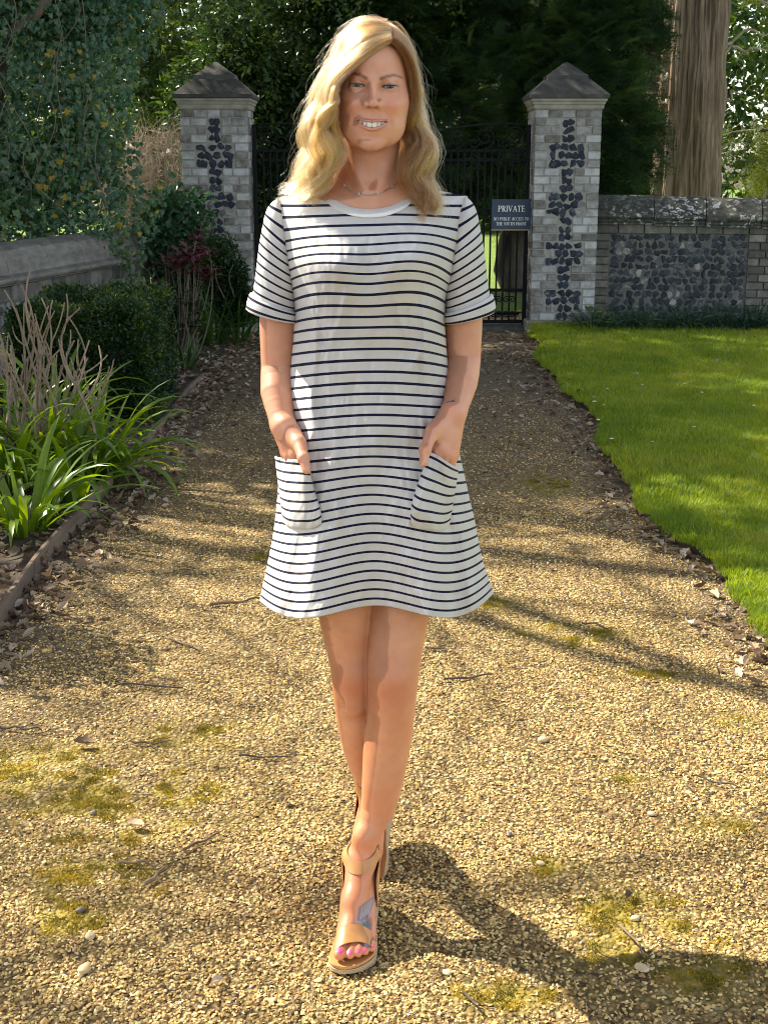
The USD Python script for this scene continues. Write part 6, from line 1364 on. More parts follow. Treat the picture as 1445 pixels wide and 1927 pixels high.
# hem turned in
hem = []
for row in (VF[-1], VB[-1]):
    c = np.array([row[:, 0].mean(), YB + .012, 0]); dirs = (c - row) * [1, 1, 0]; dirs /= np.linalg.norm(dirs, axis=1, keepdims=True)
    hem.append(np.stack([row + dirs * .0012 - [0, 0, .0014], row + dirs * .004, row + dirs * .010 + [0, 0, .018]]))
cloth_stripe = usdkit.material(stage, LOOKS + "striped_jersey", {
    "k": ("attribute", {"attribute": "stripe"}), "fr": ("math", {"math_type": "fraction"}), "c": ("math", {"math_type": "subtract", "value2": 0.5}), "ab": ("math", {"math_type": "absolute"}),
    "r": ("map_range", {"from_min": 0.112, "from_max": 0.134, "to_min": 1.0, "to_max": 0.0, "clamp": True}),
    "g": ("geometry", {}), "n": ("noise_texture", {"scale": 700.0, "detail": 2.0}), "n2": ("noise_texture", {"scale": 26.0, "detail": 4.0}), "b2": ("bump", {"strength": 0.35, "distance": 0.006}), "b": ("bump", {"strength": 0.25, "distance": 0.0012}),
    "wc": ("rgb_ramp", {"ramp": [(0.3, (.65, .625, .58)), (.7, (.71, .685, .64))]}),
    "m": ("mix_color", {"blend_type": "mix", "b": (.010, .011, .036)}),
    "p": ("principled_bsdf", {"roughness": 0.85, "specular_ior_level": 0.2, "sheen_weight": 0.08}),
    "t": ("translucent_bsdf", {}), "mx": ("mix_closure", {"fac": .10})},
    [("k.fac", "fr.value1"), ("fr.value", "c.value1"), ("c.value", "ab.value1"), ("ab.value", "r.value"), ("r.result", "m.fac"), ("g.position", "n.vector"), ("n.fac", "b.height"), ("g.position", "n2.vector"), ("n2.fac", "wc.fac"), ("wc.color", "m.a"), ("n2.fac", "b2.height"), ("b2.normal", "b.normal"),
     ("b.normal", "p.normal"), ("m.result", "p.base_color"), ("m.result", "t.color"), ("p.BSDF", "mx.closure1"), ("t.BSDF", "mx.closure2")], surface="mx.closure")
rib_white = mottled("white_rib_knit", [(.3, (.61, .59, .55)), (.7, (.67, .65, .61))], 60, .85, bump=.2, bscale=600, bdist=.001)
Vall = [VF.reshape(-1, 3), VB.reshape(-1, 3)]; Fall = [Fq[keep & ~deg][:, ::-1], Fq[keepb & ~deg] + nF]; Kall = [KF.ravel(), KF.ravel()]
off = 2 * nF
for h, (base, flip) in zip(hem, (((NQ - 1) * NU, True), (nF + (NQ - 1) * NU, False))):
    Vall.append(h.reshape(-1, 3)); Kall.append(np.full(3 * NU, .05))
    j = np.arange(NU - 1)
    rows = [base + np.arange(NU)] + [off + r * NU + np.arange(NU) for r in range(3)]
    for a, b in zip(rows[:-1], rows[1:]):
        q = np.stack([a[j], a[j + 1], b[j + 1], b[j]], 1); Fall.append(q[:, ::-1] if flip else q)
    off += 3 * NU
dress_mesh = (np.vstack(Vall), np.vstack([np.vstack([f[:, [0, 1, 2]], f[:, [0, 2, 3]]]) for f in Fall]))
dress = obj("dress", dress_mesh, cloth_stripe, person, smooth=True, attrs={"stripe": np.concatenate(Kall)})
# collar band: rib knit round the neckline
th = np.linspace(0, 2 * np.pi, 97)[:-1]
def neck_ring(rx, ry, lift=0.0, yo=0.0):
    out = []
    for a in th:
        c, s = math.sin(a), math.cos(a)        # s > 0: front
        x = NCX + rx * c
        if s >= 0:
            y = NCY + 6 + (ry - 6) * s ** .9
            Yf = FY(x, max(y, float(_qt(x)) + .5)); Yf = YB if np.isnan(Yf) else float(Yf)
            k = min(1, s * 2.2); Y = (YB + .012) * (1 - k) + Yf * k
            if y > NCY + ry * .55: pass
            p = P(x, y, Y)
        else:
            p0 = P(x, NCY + 6, YB + .012); p = p0 + [0, -s * .062, .016 * -s]
        out.append(p + [0, yo * s, lift])
    return np.array(out)
rings = [neck_ring(NRX + 1.5, NRY + 3, 0, .001), neck_ring(NRX + 1.5, NRY + 3, .0005, -.0042), neck_ring(NRX - 6, NRY - 5, .001, -.0085), neck_ring(NRX - 13, NRY - 13, .0005, -.0085), neck_ring(NRX - 13.5, NRY - 13.5, -.001, -.003)]
obj("collar", (np.vstack(rings), grid_faces(len(rings), 96, True)), rib_white, dress, smooth=True)
# sleeves with turned-up cuffs
SL = {-1: dict(o=[(519, 375), (505, 388), (495, 420), (487, 465), (481, 515), (475, 556), (471, 582)], i=[(527, 374), (541, 408), (550, 450), (556, 490), (558, 530), (557, 572), (555, 604)]),
      1: dict(o=[(880, 372), (892, 386), (902, 420), (910, 465), (916, 515), (921, 552), (925, 585)], i=[(872, 371), (856, 405), (845, 450), (839, 490), (837, 530), (838, 572), (842, 606)])}
for s in (-1, 1):
    n, m = 70, 72
    o, i = bez([(x, y, 0) for x, y in SL[s]["o"]], n)[:, :2], bez([(x, y, 0) for x, y in SL[s]["i"]], n)[:, :2]
    t = np.linspace(0, 1, n)
    i = np.stack([np.interp(np.interp(t, [0, .25, .5, .8, 1], [0, .44, .66, .88, 1]), t, i[:, d]) for d in (0, 1)], 1)
    def ring(o, i, ry, yc, grow=0.0, wr=None, t_=0.0):
        a, b = P(o[0], o[1], yc), P(i[0], i[1], yc)
        c = (a + b) / 2; h = (b - a) / 2; L = np.linalg.norm(h); h = h * (1 + grow / L)
        an = np.arange(m) * 2 * np.pi / m
        w = 0 if wr is None else wr
        if wr is not None: ry = np.where(np.sin(an) < 0, ry * np.interp(t_, [0, .2, .6], [.35, .5, 1]), ry)
        return c + np.cos(an)[:, None] * h + np.sin(an)[:, None] * np.array([0, -1.0, 0]) * (ry + grow + w)[:, None] if np.ndim(ry + grow + w) else c + np.cos(an)[:, None] * h + np.sin(an)[:, None] * np.array([0, -1.0, 0]) * (ry + grow)
    R = []
    for k in range(n):
        ry = np.interp(t[k], [0, .12, .35, 1], [.012, .036, .050, .050])
        an = np.arange(m) * 2 * np.pi / m
        wr = .0040 * (meshkit.fbm(np.stack([np.cos(an) * 1.6 + s * 9, np.sin(an) * 1.6, 0 * an + t[k] * 4.5 + np.cos(an) * s * .8], -1), 3, 50) - .5) * min(1, t[k] * 3) * 2.4
        R.append(ring(o[k], i[k], np.full(m, ry), YB + .018, 0, wr, t[k]))
    R = np.array(R)
    arc = np.r_[0, np.cumsum(np.linalg.norm(np.diff(o, axis=0), axis=1))]
    K = np.repeat(arc / 18.0 + .62, m)
    # inner return at the cuff's edge
    obj("sleeve", (R.reshape(-1, 3), grid_faces(n, m, True)[:, ::-1] if s < 0 else grid_faces(n, m, True)), cloth_stripe, dress, smooth=True, attrs={"stripe": K})
    prof = [(.862, .0015), (.866, .0058), (.90, .0076), (.96, .0086), (1.0, .0080), (1.012, .0052), (1.008, .0015), (.97, -.002)]
    C, KC = [], []
    for tt, gr in prof:
        oo = [np.interp(min(tt, 1), t, o[:, d]) + max(tt - 1, 0) * (o[-1, d] - o[-8, d]) * 8 for d in (0, 1)]; ii = [np.interp(min(tt, 1), t, i[:, d]) + max(tt - 1, 0) * (i[-1, d] - i[-8, d]) * 8 for d in (0, 1)]
        C.append(ring(oo, ii, .050, YB + .018, gr)); KC.append(np.full(m, {0: .05, 1: .1, 2: .45, 3: 1.2, 4: 1.60, 5: 1.85, 6: 2.0, 7: 2.0}[len(KC)]))
    obj("cuff", (np.array(C).reshape(-1, 3), grid_faces(len(prof), m, True)[:, ::-1] if s < 0 else grid_faces(len(prof), m, True)), cloth_stripe, dress, smooth=True, attrs={"stripe": np.concatenate(KC) + (.15 if s < 0 else .0)})
# patch pockets that stand off the dress round the hands
PK = {-1: dict(top=[(517, 859), (532, 863), (548, 865), (564, 867), (579, 872)], left=[(517, 859), (520, 885), (525, 925), (530, 965), (534, 983)], right=[(579, 872), (588, 905), (597, 938), (604, 965), (605, 984)], bot=[(534, 983), (548, 993), (567, 995), (588, 994), (605, 984)]),
      1: dict(top=[(806, 851), (822, 857), (836, 866), (850, 875), (863, 881)], left=[(806, 851), (793, 890), (781, 925), (773, 960), (774, 984)], right=[(863, 881), (859, 910), (853, 945), (849, 970), (846, 988)], bot=[(774, 984), (786, 995), (806, 997), (830, 998), (846, 988)])}
for s in (-1, 1):
    na, nb2 = 50, 64
    c = {k: bez([(x, y, 0) for x, y in v], na if k in ("top", "bot") else nb2)[:, :2] for k, v in PK[s].items()}
    a = np.linspace(0, 1, na)[None, :, None]; b = np.linspace(0, 1, nb2)[:, None, None]
    S = (1 - b) * c["top"][None] + b * c["bot"][None] + (1 - a) * c["left"][:, None] + a * c["right"][:, None]
    S -= (1 - a) * (1 - b) * c["top"][0] + a * (1 - b) * c["top"][-1] + (1 - a) * b * c["bot"][0] + a * b * c["bot"][-1]
    av, bv = np.broadcast_to(a[..., 0], (nb2, na)), np.broadcast_to(b[..., 0], (nb2, na))
    base = FY(S[..., 0], S[..., 1]); ok = ~np.isnan(base)
    base = np.where(ok, base, YB - .02)
    e = np.minimum(np.minimum(av, 1 - av), 1 - bv)
    sh = np.clip(av * 3.2, 0, 1) * np.clip((1 - av) * 3.2, 0, 1)
    bulge = .046 * np.sin(np.pi * av) ** .38 * np.clip(1 - bv * 1.0, 0, 1) ** .6
    nn = meshkit.fbm(np.stack([av * 3 + s * 5, bv * 4, 0 * av], -1), 3, 60) - .5
    Y = base - .0035 - bulge - .006 * nn * np.clip(e * 6, 0, 1)
    V = P(S[..., 0], S[..., 1], Y)
    inner = P(S[..., 0], S[..., 1], Y + .0025)
    rim = [V[0] + [0, .0008, .0008], V[0] + [0, .0025, .0004], inner[3]]
    V2 = np.vstack([np.array(rim)[::-1].reshape(-1, 3), V.reshape(-1, 3)])
    K = np.concatenate([np.full(3 * na, .05), np.repeat(np.linspace(.12, 7.3, nb2), na)])
    obj("pocket", (V2, grid_faces(nb2 + 3, na)[:, ::-1]), cloth_stripe, dress, smooth=True, attrs={"stripe": K})
# ------------------------------------------------------------------ hair: guide locks, each a bundle of strands
rh = np.random.default_rng(11)
def head_push(p, off):
    """moves points out of the head to at least off metres from the skin"""
    p = np.array(p, np.float32)
    for _ in range(5):
        q = to_head(p); d = head_sdf(q.astype(np.float32)); e = .8
        g = np.stack([head_sdf(q + np.eye(3, dtype=np.float32)[k] * e) - head_sdf(q - np.eye(3, dtype=np.float32)[k] * e) for k in range(3)], 1) / (2 * e * HS)
        g /= np.maximum(nrm(g), .3)[:, None]
        mv = np.clip(off - d, 0, .02)
        p = p + (mv[:, None] * g @ HEAD_R.T).astype(np.float32)
    return p.astype(float)
LOCKS = []
def lock(pts, n, r, wave=0.0, phase=0.0, wl=92.0, y0=190.0, push=.006, flat=1.0, tip=.35, fly=1.0, dark=0.0):  # dark: lowlights, plus the shade between locks put into the strand tone
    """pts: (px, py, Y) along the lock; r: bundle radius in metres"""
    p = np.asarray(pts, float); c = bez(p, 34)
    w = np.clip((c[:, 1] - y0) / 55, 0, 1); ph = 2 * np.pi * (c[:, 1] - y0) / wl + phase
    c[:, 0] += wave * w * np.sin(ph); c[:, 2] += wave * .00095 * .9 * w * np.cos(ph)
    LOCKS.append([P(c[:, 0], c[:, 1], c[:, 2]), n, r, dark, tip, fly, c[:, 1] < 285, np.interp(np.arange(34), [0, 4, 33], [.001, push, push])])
def lerp_curves(A, B, t):
    A, B = bez(np.array(A, float), 12), bez(np.array(B, float), 12)
    return A * (1 - t) + B * t
# the parting runs from (737,72) at the brow back over the crown
PART = lambda s: (737 - 10 * s, 73 - 30 * s + 6 * s * s, 2.352 + .115 * s)
# picture-left side: from the swept fringe (inner) to the outer edge
inL = [(737, 74, 2.350), (700, 92, 2.342), (662, 122, 2.340), (633, 152, 2.345), (622, 186, 2.350), (627, 222, 2.358), (631, 262, 2.370), (631, 300, 2.388), (620, 335, 2.402), (600, 360, 2.412)]
midL = [(733, 60, 2.375), (692, 66, 2.362), (650, 104, 2.362), (617, 158, 2.374), (604, 200, 2.378), (602, 240, 2.380), (598, 280, 2.390), (596, 315, 2.402), (582, 345, 2.414), (556, 366, 2.425)]
outL = [(726, 46, 2.440), (690, 52, 2.440), (652, 86, 2.450), (622, 142, 2.455), (600, 200, 2.450), (578, 240, 2.450), (570, 280, 2.455), (572, 315, 2.460), (560, 345, 2.462), (532, 362, 2.468)]
nL = 15
for k in range(nL):
    t = k / (nL - 1)
    c = lerp_curves(inL, midL, t * 2) if t < .5 else lerp_curves(midL, outL, t * 2 - 1)
    c = c.copy(); c[:, 0] += (rh.normal(0, 5.0) + rh.normal(0, 1.6, 12)) * np.linspace(0, 1, 12) ** 1.5; c[:, 2] += rh.normal(0, .010) * np.linspace(0, 1, 12) ** 1.5; c[-3:, 1] += rh.normal(0, 7)
    c[0] = [*PART(.02 + .95 * t ** 1.2)]
    lock(c, 330, .0092, wave=13 - 2 * t, phase=.5 + rh.normal(0, .75) + t * 1.0, push=.004 + .003 * math.sin(math.pi * t), y0=178, fly=1 + t)
# a second, deeper layer on the left so that the neck's side is filled
for k in range(10):
    t = k / 9
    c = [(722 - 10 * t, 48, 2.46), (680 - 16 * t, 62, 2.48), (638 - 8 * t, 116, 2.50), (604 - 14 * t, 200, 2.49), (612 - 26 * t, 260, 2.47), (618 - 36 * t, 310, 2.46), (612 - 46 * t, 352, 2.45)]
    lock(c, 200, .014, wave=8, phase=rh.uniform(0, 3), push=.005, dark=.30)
for k in range(9):     # under-layer beside the cheek, added to keep the sun off the face
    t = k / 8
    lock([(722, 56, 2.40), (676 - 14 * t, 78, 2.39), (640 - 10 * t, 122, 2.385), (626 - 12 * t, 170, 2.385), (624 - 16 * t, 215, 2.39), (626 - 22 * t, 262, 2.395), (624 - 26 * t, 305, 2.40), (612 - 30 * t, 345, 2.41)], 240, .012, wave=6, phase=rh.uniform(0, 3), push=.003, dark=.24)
# curl that breaks over the cheek's edge
lock([(630, 172, 2.344), (622, 200, 2.338), (604, 228, 2.344), (606, 258, 2.352), (622, 284, 2.356), (618, 312, 2.370), (598, 338, 2.392), (570, 360, 2.410)], 260, .0085, push=.004)
lock([(634, 162, 2.342), (626, 188, 2.338), (622, 214, 2.342), (600, 244, 2.350), (588, 272, 2.362), (600, 302, 2.372), (610, 326, 2.388), (592, 352, 2.405), (556, 368, 2.420)], 260, .0085, push=.004)
lock([(628, 176, 2.345), (634, 190, 2.335), (612, 206, 2.338), (598, 228, 2.345), (612, 250, 2.352), (630, 272, 2.360), (630, 300, 2.380), (614, 330, 2.398), (600, 362, 2.412)], 220, .0062, push=.003)
lock([(630, 188, 2.342), (631, 224, 2.354), (632, 262, 2.367), (626, 292, 2.385), (630, 318, 2.40), (616, 345, 2.405), (574, 366, 2.42)], 220, .008, wave=6, phase=2.2, push=.004)
for k in range(5):    # ends that fan out over the shoulder
    x = 528 + 17 * k
    lock([(622 - 4 * k, 265, 2.39), (600 + 3 * k, 300, 2.40), (590 + 5 * k, 330, 2.41), (566 + 9 * k, 352, 2.425), (x, 362 + 5 * k, 2.432 - .005 * k)], 150, .008, wave=5, phase=k, push=.003, fly=1.6)
# picture-right side
inR = [(739, 74, 2.352), (758, 90, 2.362), (773, 118, 2.376), (780, 150, 2.386), (780, 185, 2.394), (774, 220, 2.402), (767, 255, 2.408), (764, 290, 2.408), (768, 325, 2.398), (778, 358, 2.392), (790, 388, 2.388)]
outR = [(733, 46, 2.440), (748, 58, 2.440), (760, 96, 2.450), (771, 148, 2.455), (780, 190, 2.455), (798, 228, 2.450), (812, 262, 2.445), (806, 298, 2.440), (808, 330, 2.430), (818, 362, 2.420), (816, 394, 2.412)]
nR = 14
for k in range(nR):
    t = k / (nR - 1)
    c = lerp_curves(inR, outR, t).copy(); c[:, 0] += (rh.normal(0, 4.0) + rh.normal(0, 1.5, 12)) * np.linspace(0, 1, 12) ** 1.5; c[:, 2] += rh.normal(0, .008) * np.linspace(0, 1, 12) ** 1.5; c[-3:, 1] += rh.normal(0, 7)
    c[0] = [*PART(.02 + .95 * t ** 1.2)]; c[0, 0] += 2
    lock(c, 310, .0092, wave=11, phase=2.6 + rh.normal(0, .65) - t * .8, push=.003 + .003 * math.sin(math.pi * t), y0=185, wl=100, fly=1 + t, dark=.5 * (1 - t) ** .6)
for k in range(10):
    t = k / 9
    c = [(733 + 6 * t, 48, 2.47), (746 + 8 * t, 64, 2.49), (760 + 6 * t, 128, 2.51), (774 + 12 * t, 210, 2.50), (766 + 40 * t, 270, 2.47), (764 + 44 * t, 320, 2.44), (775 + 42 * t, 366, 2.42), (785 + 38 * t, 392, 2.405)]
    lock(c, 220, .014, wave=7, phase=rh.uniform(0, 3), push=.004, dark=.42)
# crown and back, down behind the neck
for k in range(16):
    t = k / 15
    x = 618 + 164 * t
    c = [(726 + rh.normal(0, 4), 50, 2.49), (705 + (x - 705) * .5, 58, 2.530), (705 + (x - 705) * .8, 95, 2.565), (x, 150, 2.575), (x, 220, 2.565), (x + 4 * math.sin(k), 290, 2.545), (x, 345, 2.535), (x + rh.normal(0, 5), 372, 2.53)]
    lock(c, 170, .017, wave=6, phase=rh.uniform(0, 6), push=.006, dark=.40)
_q = np.vstack([l[0] for l in LOCKS]); _q2 = head_push(_q, np.concatenate([l[7] for l in LOCKS])); _q = np.where(np.concatenate([l[6] for l in LOCKS])[:, None], _q2, _q).reshape(-1, 34, 3)
LOCKS = [(_q[k], *l[1:6]) for k, l in enumerate(LOCKS)]
pts, cnt, wid, tone_ = [], [], [], []
NS = 26
for q, n, r, dark, tip, fly in LOCKS:
    L = np.r_[0, np.cumsum(np.linalg.norm(np.diff(q, axis=0), axis=1))]; s = np.linspace(0, 1, NS)
    cu = np.stack([np.interp(s * L[-1], L, q[:, d]) for d in range(3)], 1)
    t = np.gradient(cu, axis=0); t /= np.linalg.norm(t, axis=1, keepdims=True)
    a = np.cross(t, [0, 1.0, 0.15]); a /= np.linalg.norm(a, axis=1, keepdims=True) + 1e-9; b = np.cross(t, a)
    rr = r * np.interp(s, [0, .12, .5, .85, 1], [.62, .80, 1.0, .80, tip])
    nc = max(8, n // 11); ca, cr = rh.uniform(0, 2 * np.pi, nc), np.sqrt(rh.uniform(0, 1, nc)); ctw = rh.normal(0, .8, nc); cl = rh.integers(0, nc, n); ctone = rh.normal(0, 1, nc); ltone = rh.normal(0, .5)
    tight = np.interp(s, [0, .3, .7, 1], [.42, .30, .20, .26])
    ang2 = ca[cl][:, None] + s[None] * ctw[cl][:, None]
    da, dr = rh.uniform(0, 2 * np.pi, n)[:, None], np.sqrt(rh.uniform(0, 1, n))[:, None]
    u = (cr[cl][:, None] * np.cos(ang2) + dr * np.cos(da) * tight) * rr; v = (cr[cl][:, None] * np.sin(ang2) + dr * np.sin(da) * tight) * rr * .6
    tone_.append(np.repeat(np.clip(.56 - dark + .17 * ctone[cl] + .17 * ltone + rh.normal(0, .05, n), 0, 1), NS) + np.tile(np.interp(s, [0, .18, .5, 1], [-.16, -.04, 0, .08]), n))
    wa, wf, wp_ = rh.normal(0, .0042, (nc, 2)), rh.uniform(.8, 2.2, (nc, 1)), rh.uniform(0, 6.28, (nc, 2)); grow = np.clip((s - .15) / .5, 0, 1)
    u = u + (wa[:, :1] * np.sin(6.28 * wf * s[None] + wp_[:, :1]) * grow)[cl]; v = v + (wa[:, 1:] * np.sin(6.28 * wf * s[None] + wp_[:, 1:]) * grow)[cl]
    frz = np.cumsum(rh.normal(0, 1, (n, NS, 3)), 1) * .00034 * np.where(rh.uniform(size=n) < .10, 3.2 * fly, 1.0)[:, None, None]
    st = cu[None] + u[..., None] * a[None] + v[..., None] * b[None] + frz
    end = np.clip(rh.normal(.97, .05, n), .78, 1.0)       # uneven ends
    ix = s[None] * end[:, None] * (NS - 1); i0 = np.minimum(ix.astype(int), NS - 2); wq_ = (ix - i0)[..., None]; rw = np.arange(n)[:, None]; st = st[rw, i0] * (1 - wq_) + st[rw, i0 + 1] * wq_
    pts.append(st.reshape(-1, 3)); cnt += [NS] * n
    wid.append(np.tile(.00030 * np.interp(s, [0, .1, .8, 1], [.8, 1, .95, .4]), n))
# loose flyaway hairs round the outline
for k in range(170):
    i = rh.integers(0, len(LOCKS)); q = LOCKS[i][0]; j0 = rh.integers(2, 18); seg = q[j0:j0 + rh.integers(9, 15)]
    if len(seg) < 5: continue
    o = seg.mean(0) - from_head((0, 80, 0)); o[1] *= .5; o /= np.linalg.norm(o)
    s = np.linspace(0, 1, NS); ii = s * (len(seg) - 1)
    c = np.stack([np.interp(ii, np.arange(len(seg)), seg[:, d]) for d in range(3)], 1)
    c = c + (o * rh.uniform(.006, .026) + rh.normal(0, .006, 3)) * np.sin(s * rh.uniform(1.4, 2.6))[:, None] ** 1.3 + o * .006
    c += np.cumsum(rh.normal(0, 1, (NS, 3)), 0) * .00022
    pts.append(c); cnt.append(NS); tone_.append(np.full(NS, .85)); wid.append(np.full(NS, .00012) * np.interp(s, [0, .8, 1], [1, .8, .3]))
hair = UsdGeom.BasisCurves.Define(stage, _path("hair", person))
hair.CreateTypeAttr("linear")
hair.CreatePointsAttr(Vt.Vec3fArray.FromNumpy(np.vstack(pts).astype(np.float32)))
hair.CreateCurveVertexCountsAttr(Vt.IntArray.FromNumpy(np.array(cnt, np.int32)))
hair.CreateWidthsAttr(Vt.FloatArray.FromNumpy(np.concatenate(wid).astype(np.float32))); hair.SetWidthsInterpolation("vertex")
UsdGeom.PrimvarsAPI(hair).CreatePrimvar("tone", Sdf.ValueTypeNames.FloatArray, "vertex").Set(Vt.FloatArray.FromNumpy(np.concatenate(tone_).astype(np.float32)))
hair_mat = usdkit.material(stage, LOOKS + "blonde_hair", {
    "a": ("attribute", {"attribute": "tone"}),
    "r": ("rgb_ramp", {"ramp": [(0.08, (.085, .036, .012)), (.30, (.23, .105, .030)), (.52, (.43, .212, .066)), (.75, (.64, .39, .17)), (.95, (.80, .58, .34))]}),
    "d": ("principled_hair_bsdf", {"model": "Chiang", "parametrization": "Direct coloring", "roughness": .36, "radial_roughness": .5, "random_roughness": .2})},
    [("a.fac", "r.fac"), ("r.color", "d.color")], surface="d.BSDF")
UsdShade.MaterialBindingAPI.Apply(hair.GetPrim()).Bind(hair_mat)
# ------------------------------------------------------------------ tan wedge sandals
tan = mottled("tan_leather", [(.3, (.36, .165, .052)), (.7, (.47, .225, .078))], 40, .38, bump=.15, bscale=500, bdist=.001, spec=.5)
lining = plain("dark_leather_lining", (.085, .04, .022), .6)
jute = usdkit.material(stage, LOOKS + "jute_rope", {"g": ("geometry", {}), "w": ("wave_texture", {"bands_direction": "z", "scale": 52.0, "distortion": 1.5, "detail": 2.0, "detail_scale": 30.0}), "n": ("noise_texture", {"scale": 600.0}),
    "r": ("rgb_ramp", {"ramp": [(.2, (.34, .24, .13)), (.8, (.56, .44, .27))]}), "b": ("bump", {"strength": .8, "distance": .003}), "p": ("principled_bsdf", {"roughness": .9})},
    [("g.position", "w.vector"), ("g.position", "n.vector"), ("n.fac", "r.fac"), ("w.fac", "b.height"), ("b.normal", "p.normal"), ("r.color", "p.base_color")], surface="p.BSDF")
_rays = {}
def out_ray(c, dirs, off, last=False):
    key = (np.round(np.broadcast_to(c, dirs.shape), 7).tobytes(), np.round(dirs, 7).tobytes(), off.tobytes() if np.ndim(off) else off, last)
    if key not in _rays: _rays[key] = out_ray_(c, dirs, off, last)
    return _rays[key].copy()
def out_ray_(c, dirs, off, last=False):
    c = np.broadcast_to(np.asarray(c, float), dirs.shape); ts = np.linspace(0, .09, 61)
    d = np.stack([foot_local((c + dirs * t).astype(np.float32), 1) for t in ts]) - off
    k = (len(ts) - np.argmax(d[::-1] < 0, 0)) if last else np.argmax(d > 0, 0); k = np.clip(k, 1, len(ts) - 1); i = np.arange(len(dirs))
    d0, d1 = d[k - 1, i], d[k, i]; w = np.clip(-d0 / (d1 - d0 + 1e-9), 0, 1)
    none = (d >= 0).all(0)
    t_ = ts[k - 1] + w * (ts[1] - ts[0]); t_[none] = .012 if last else .032
    return c + dirs * t_[:, None]
    return c + dirs * (ts[k - 1] + w * (ts[1] - ts[0]))[:, None]
def band(rows, thick, flip=False):
    """rows: (n, m, 3) sheet; thickens it outwards"""
    rows = np.asarray(rows); n, m = rows.shape[:2]
    du = np.gradient(rows, axis=1); dv = np.gradient(rows, axis=0); nn = np.cross(du, dv); nn /= np.linalg.norm(nn, axis=-1, keepdims=True) + 1e-12
    if flip: nn = -nn
    top = rows + nn * thick
    V = np.vstack([rows.reshape(-1, 3), top.reshape(-1, 3)]); F = grid_faces(n, m); N = n * m
    F = [F[:, ::-1], F + N]
    def edge(a): return np.stack([a[:-1], a[1:], a[1:] + N, a[:-1] + N], 1)
    idx = np.arange(N).reshape(n, m)
    F += [edge(idx[0]), edge(idx[-1][::-1]), edge(idx[:, 0][::-1]), edge(idx[:, -1])]
    F = np.vstack(F)
    return (V, F[:, ::-1] if flip else F)
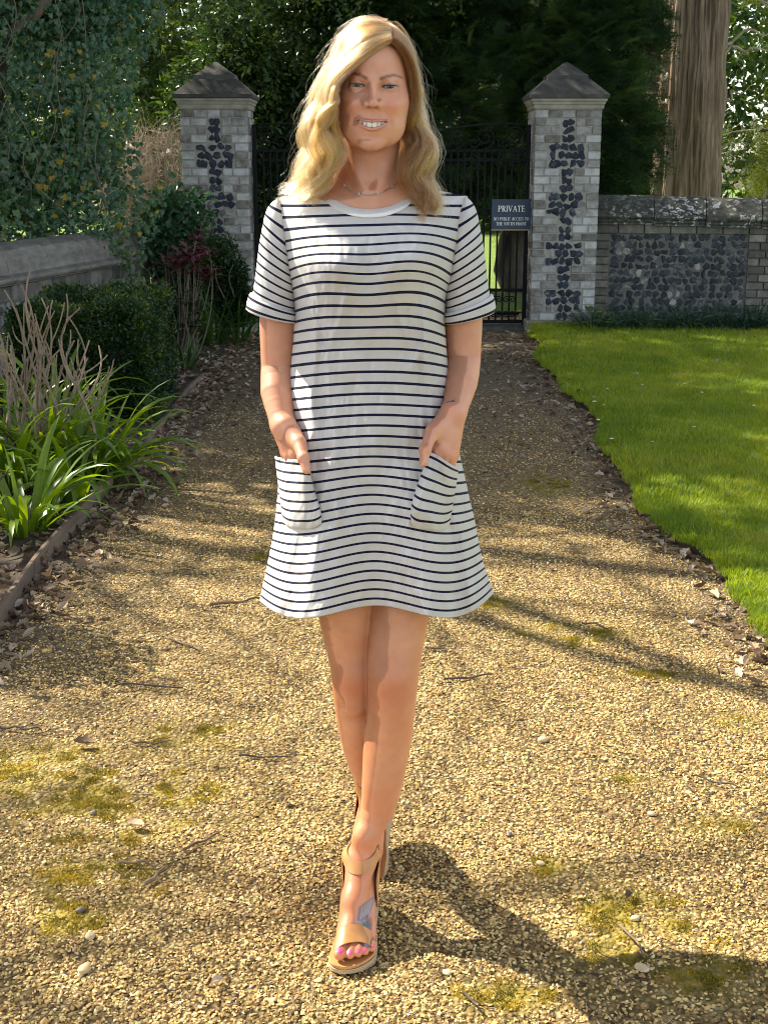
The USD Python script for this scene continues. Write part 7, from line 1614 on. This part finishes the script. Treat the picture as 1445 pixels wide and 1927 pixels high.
for s in (1, -1):
    back = lambda v: FOOT[s][1](np.asarray(v) * [s, 1, 1])
    fx = (lambda m: (back(m[0]), m[1][:, ::-1])) if s < 0 else (lambda m: (back(m[0]), m[1]))
    f = .114 - .132 * np.cos(np.linspace(0, np.pi, 60))
    from scipy.interpolate import PchipInterpolator as _pc
    wl = _pc([-.018, -.0165, -.010, .0, .03, .08, .13, .17, .20, .225, .237, .243, .246], [.002, .010, .021, .029, .034, .032, .036, .042, .0425, .036, .026, .015, .003])(f)
    wr = _pc([-.018, -.0165, -.010, .0, .03, .08, .13, .17, .195, .215, .229, .239, .246], [.002, .010, .021, .029, .034, .034, .040, .045, .0445, .039, .031, .021, .004])(f)
    cx = np.interp(f, [0, .1, .2, .246], [0, 0, -.003, -.014])
    zt = np.interp(f, [-.018, .03, .07, .12, .16, .246], [.080, .079, .066, .038, .0245, .0235]); zb = np.interp(f, [-.018, .0, .2, .246], [.004, 0, 0, .008])
    zm = zt - .007
    def loft(za, zb_, grow):
        R = []
        for k in range(len(f)):
            l, r_ = cx[k] - wl[k] - grow, cx[k] + wr[k] + grow
            sec = [(l + .002, zb_[k]), (l, zb_[k] + .002)] + [(l, zb_[k] + (za[k] - zb_[k]) * t) for t in (.33, .66)] + [(l, za[k] - .0015), (l + .0015, za[k])] + [(l + (r_ - l) * t, za[k]) for t in (.25, .5, .75)] + [(r_ - .0015, za[k]), (r_, za[k] - .0015)] + [(r_, zb_[k] + (za[k] - zb_[k]) * t) for t in (.66, .33)] + [(r_, zb_[k] + .002), (r_ - .002, zb_[k])]
            R.append([(x, f[k], z) for x, z in sec])
        R = np.array(R); m = R.shape[1]
        V = R.reshape(-1, 3); F = grid_faces(len(f), m, True)
        caps = [[0, i, i + 1] for i in range(1, m - 1)]; b0 = (len(f) - 1) * m
        T = np.vstack([F[:, [0, 2, 1]], F[:, [0, 3, 2]], np.array(caps), b0 + np.array(caps)[:, ::-1]])
        return V, T
    sn = obj("sandal", fx(loft(zm, zb, 0)), jute, person, smooth=40)
    obj("insole", fx(loft(zt, zm + .0003, -.0012)), tan, sn, smooth=40)
    # toe strap
    th_ = np.radians(np.linspace(-112, 112, 46)); rows = []
    for v in np.linspace(0, 1, 10):
        a = np.abs(th_) / np.radians(112)
        ff = (.176 + .006 * a ** 2 - .008 * th_) * (1 - v) + (.2075 + .010 * a ** 2 - .011 * th_) * v
        c = np.stack([np.full(46, -.002), ff, np.full(46, .032)], 1); d = np.stack([np.sin(th_), 0 * th_, np.cos(th_)], 1)
        from shapely import Polygon
        rr = np.linalg.norm(out_ray(c, d, .0018, True) - c, axis=1)
        hull = Polygon(np.stack([rr * d[:, 0], rr * d[:, 2]], 1)).convex_hull.boundary
        hx, hz_ = (np.array(hull.coords)[:-1, k] for k in (0, 1)); ha = np.arctan2(hx, hz_); o_ = np.argsort(ha); hr = np.hypot(hx, hz_)[o_]; rr = np.maximum(rr, np.interp(th_, ha[o_], hr, left=0, right=0) * (np.abs(th_) < 1.7))
        p = c + d * rr[:, None]; p[:, 2] = np.maximum(p[:, 2], .0245)
        rows.append(p)
    rows = np.array(rows); sm = rows.copy()
    for _ in range(25): sm[:, 1:-1] = (sm[:, :-2] + 2 * sm[:, 1:-1] + sm[:, 2:]) / 4; sm[1:-1] = (sm[:-2] + 2 * sm[1:-1] + sm[2:]) / 4
    sm[..., 2] += .0012
    obj("toe_strap", fx(band(sm, .0022, True)), tan, sn, smooth=50)
    # ankle strap
    an = np.linspace(0, 2 * np.pi, 60); rows = []
    for v in np.linspace(0, 1, 6):
        c = np.stack([0 * an, np.full(60, .050), .146 + .019 * v + .012 * np.cos(an)], 1); d = np.stack([np.sin(an), -np.cos(an), 0 * an], 1)
        rows.append(out_ray(c, d, .0018))
    rows = np.array(rows)
    for _ in range(6): rows[:, 1:-1] = (rows[:, :-2] + 2 * rows[:, 1:-1] + rows[:, 2:]) / 4
    obj("ankle_strap", fx(band(rows, .0020, False)), tan, sn, smooth=50)
    bc = rows[3, 14 if s > 0 else 46]
    bk = box(bc + [-.001, -.002, -.011], bc + [.003, .002, .011], .0007)
    obj("buckle", fx((np.array(bk.vertices), np.array(bk.faces))), plain("brass_buckle" if s > 0 else "brass_buckle_dull", (.4, .29, .14), .4, metallic=1.0), sn)
    # heel counter standing a little off the heel
    ph = np.radians(np.linspace(-128, 128, 52)); rows = []
    for v in np.linspace(0, 1, 12):
        a = np.abs(ph) / np.radians(128); top = np.interp(a, [0, .42, .72, 1], [.168, .166, .125, .074]); bot = np.interp(a, [0, .5, 1], [.076, .072, .060])
        c = np.stack([0 * ph, np.full(52, .042) + .028 * a ** 2, bot + (top - bot) * v], 1); d = np.stack([np.sin(ph), -np.cos(ph), 0 * ph], 1)
        rows.append(out_ray(c, d, .0035 + .0035 * np.sin(a * np.pi) * (1 - v * .6)))
    rows = np.array(rows)
    for _ in range(10): rows[:, 1:-1] = (rows[:, :-2] + 2 * rows[:, 1:-1] + rows[:, 2:]) / 4; rows[1:-1] = (rows[:-2] + 2 * rows[1:-1] + rows[2:]) / 4
    hc = obj("heel_counter", fx(band(rows, .0020, False)), tan, sn, smooth=50)
    n_ = np.gradient(rows, axis=1); inn = rows.copy(); inn[..., :2] += (np.array([0, .045]) - rows[..., :2]) * .02
    obj("lining", fx((inn.reshape(-1, 3), grid_faces(12, 52))), lining, hc, smooth=True)
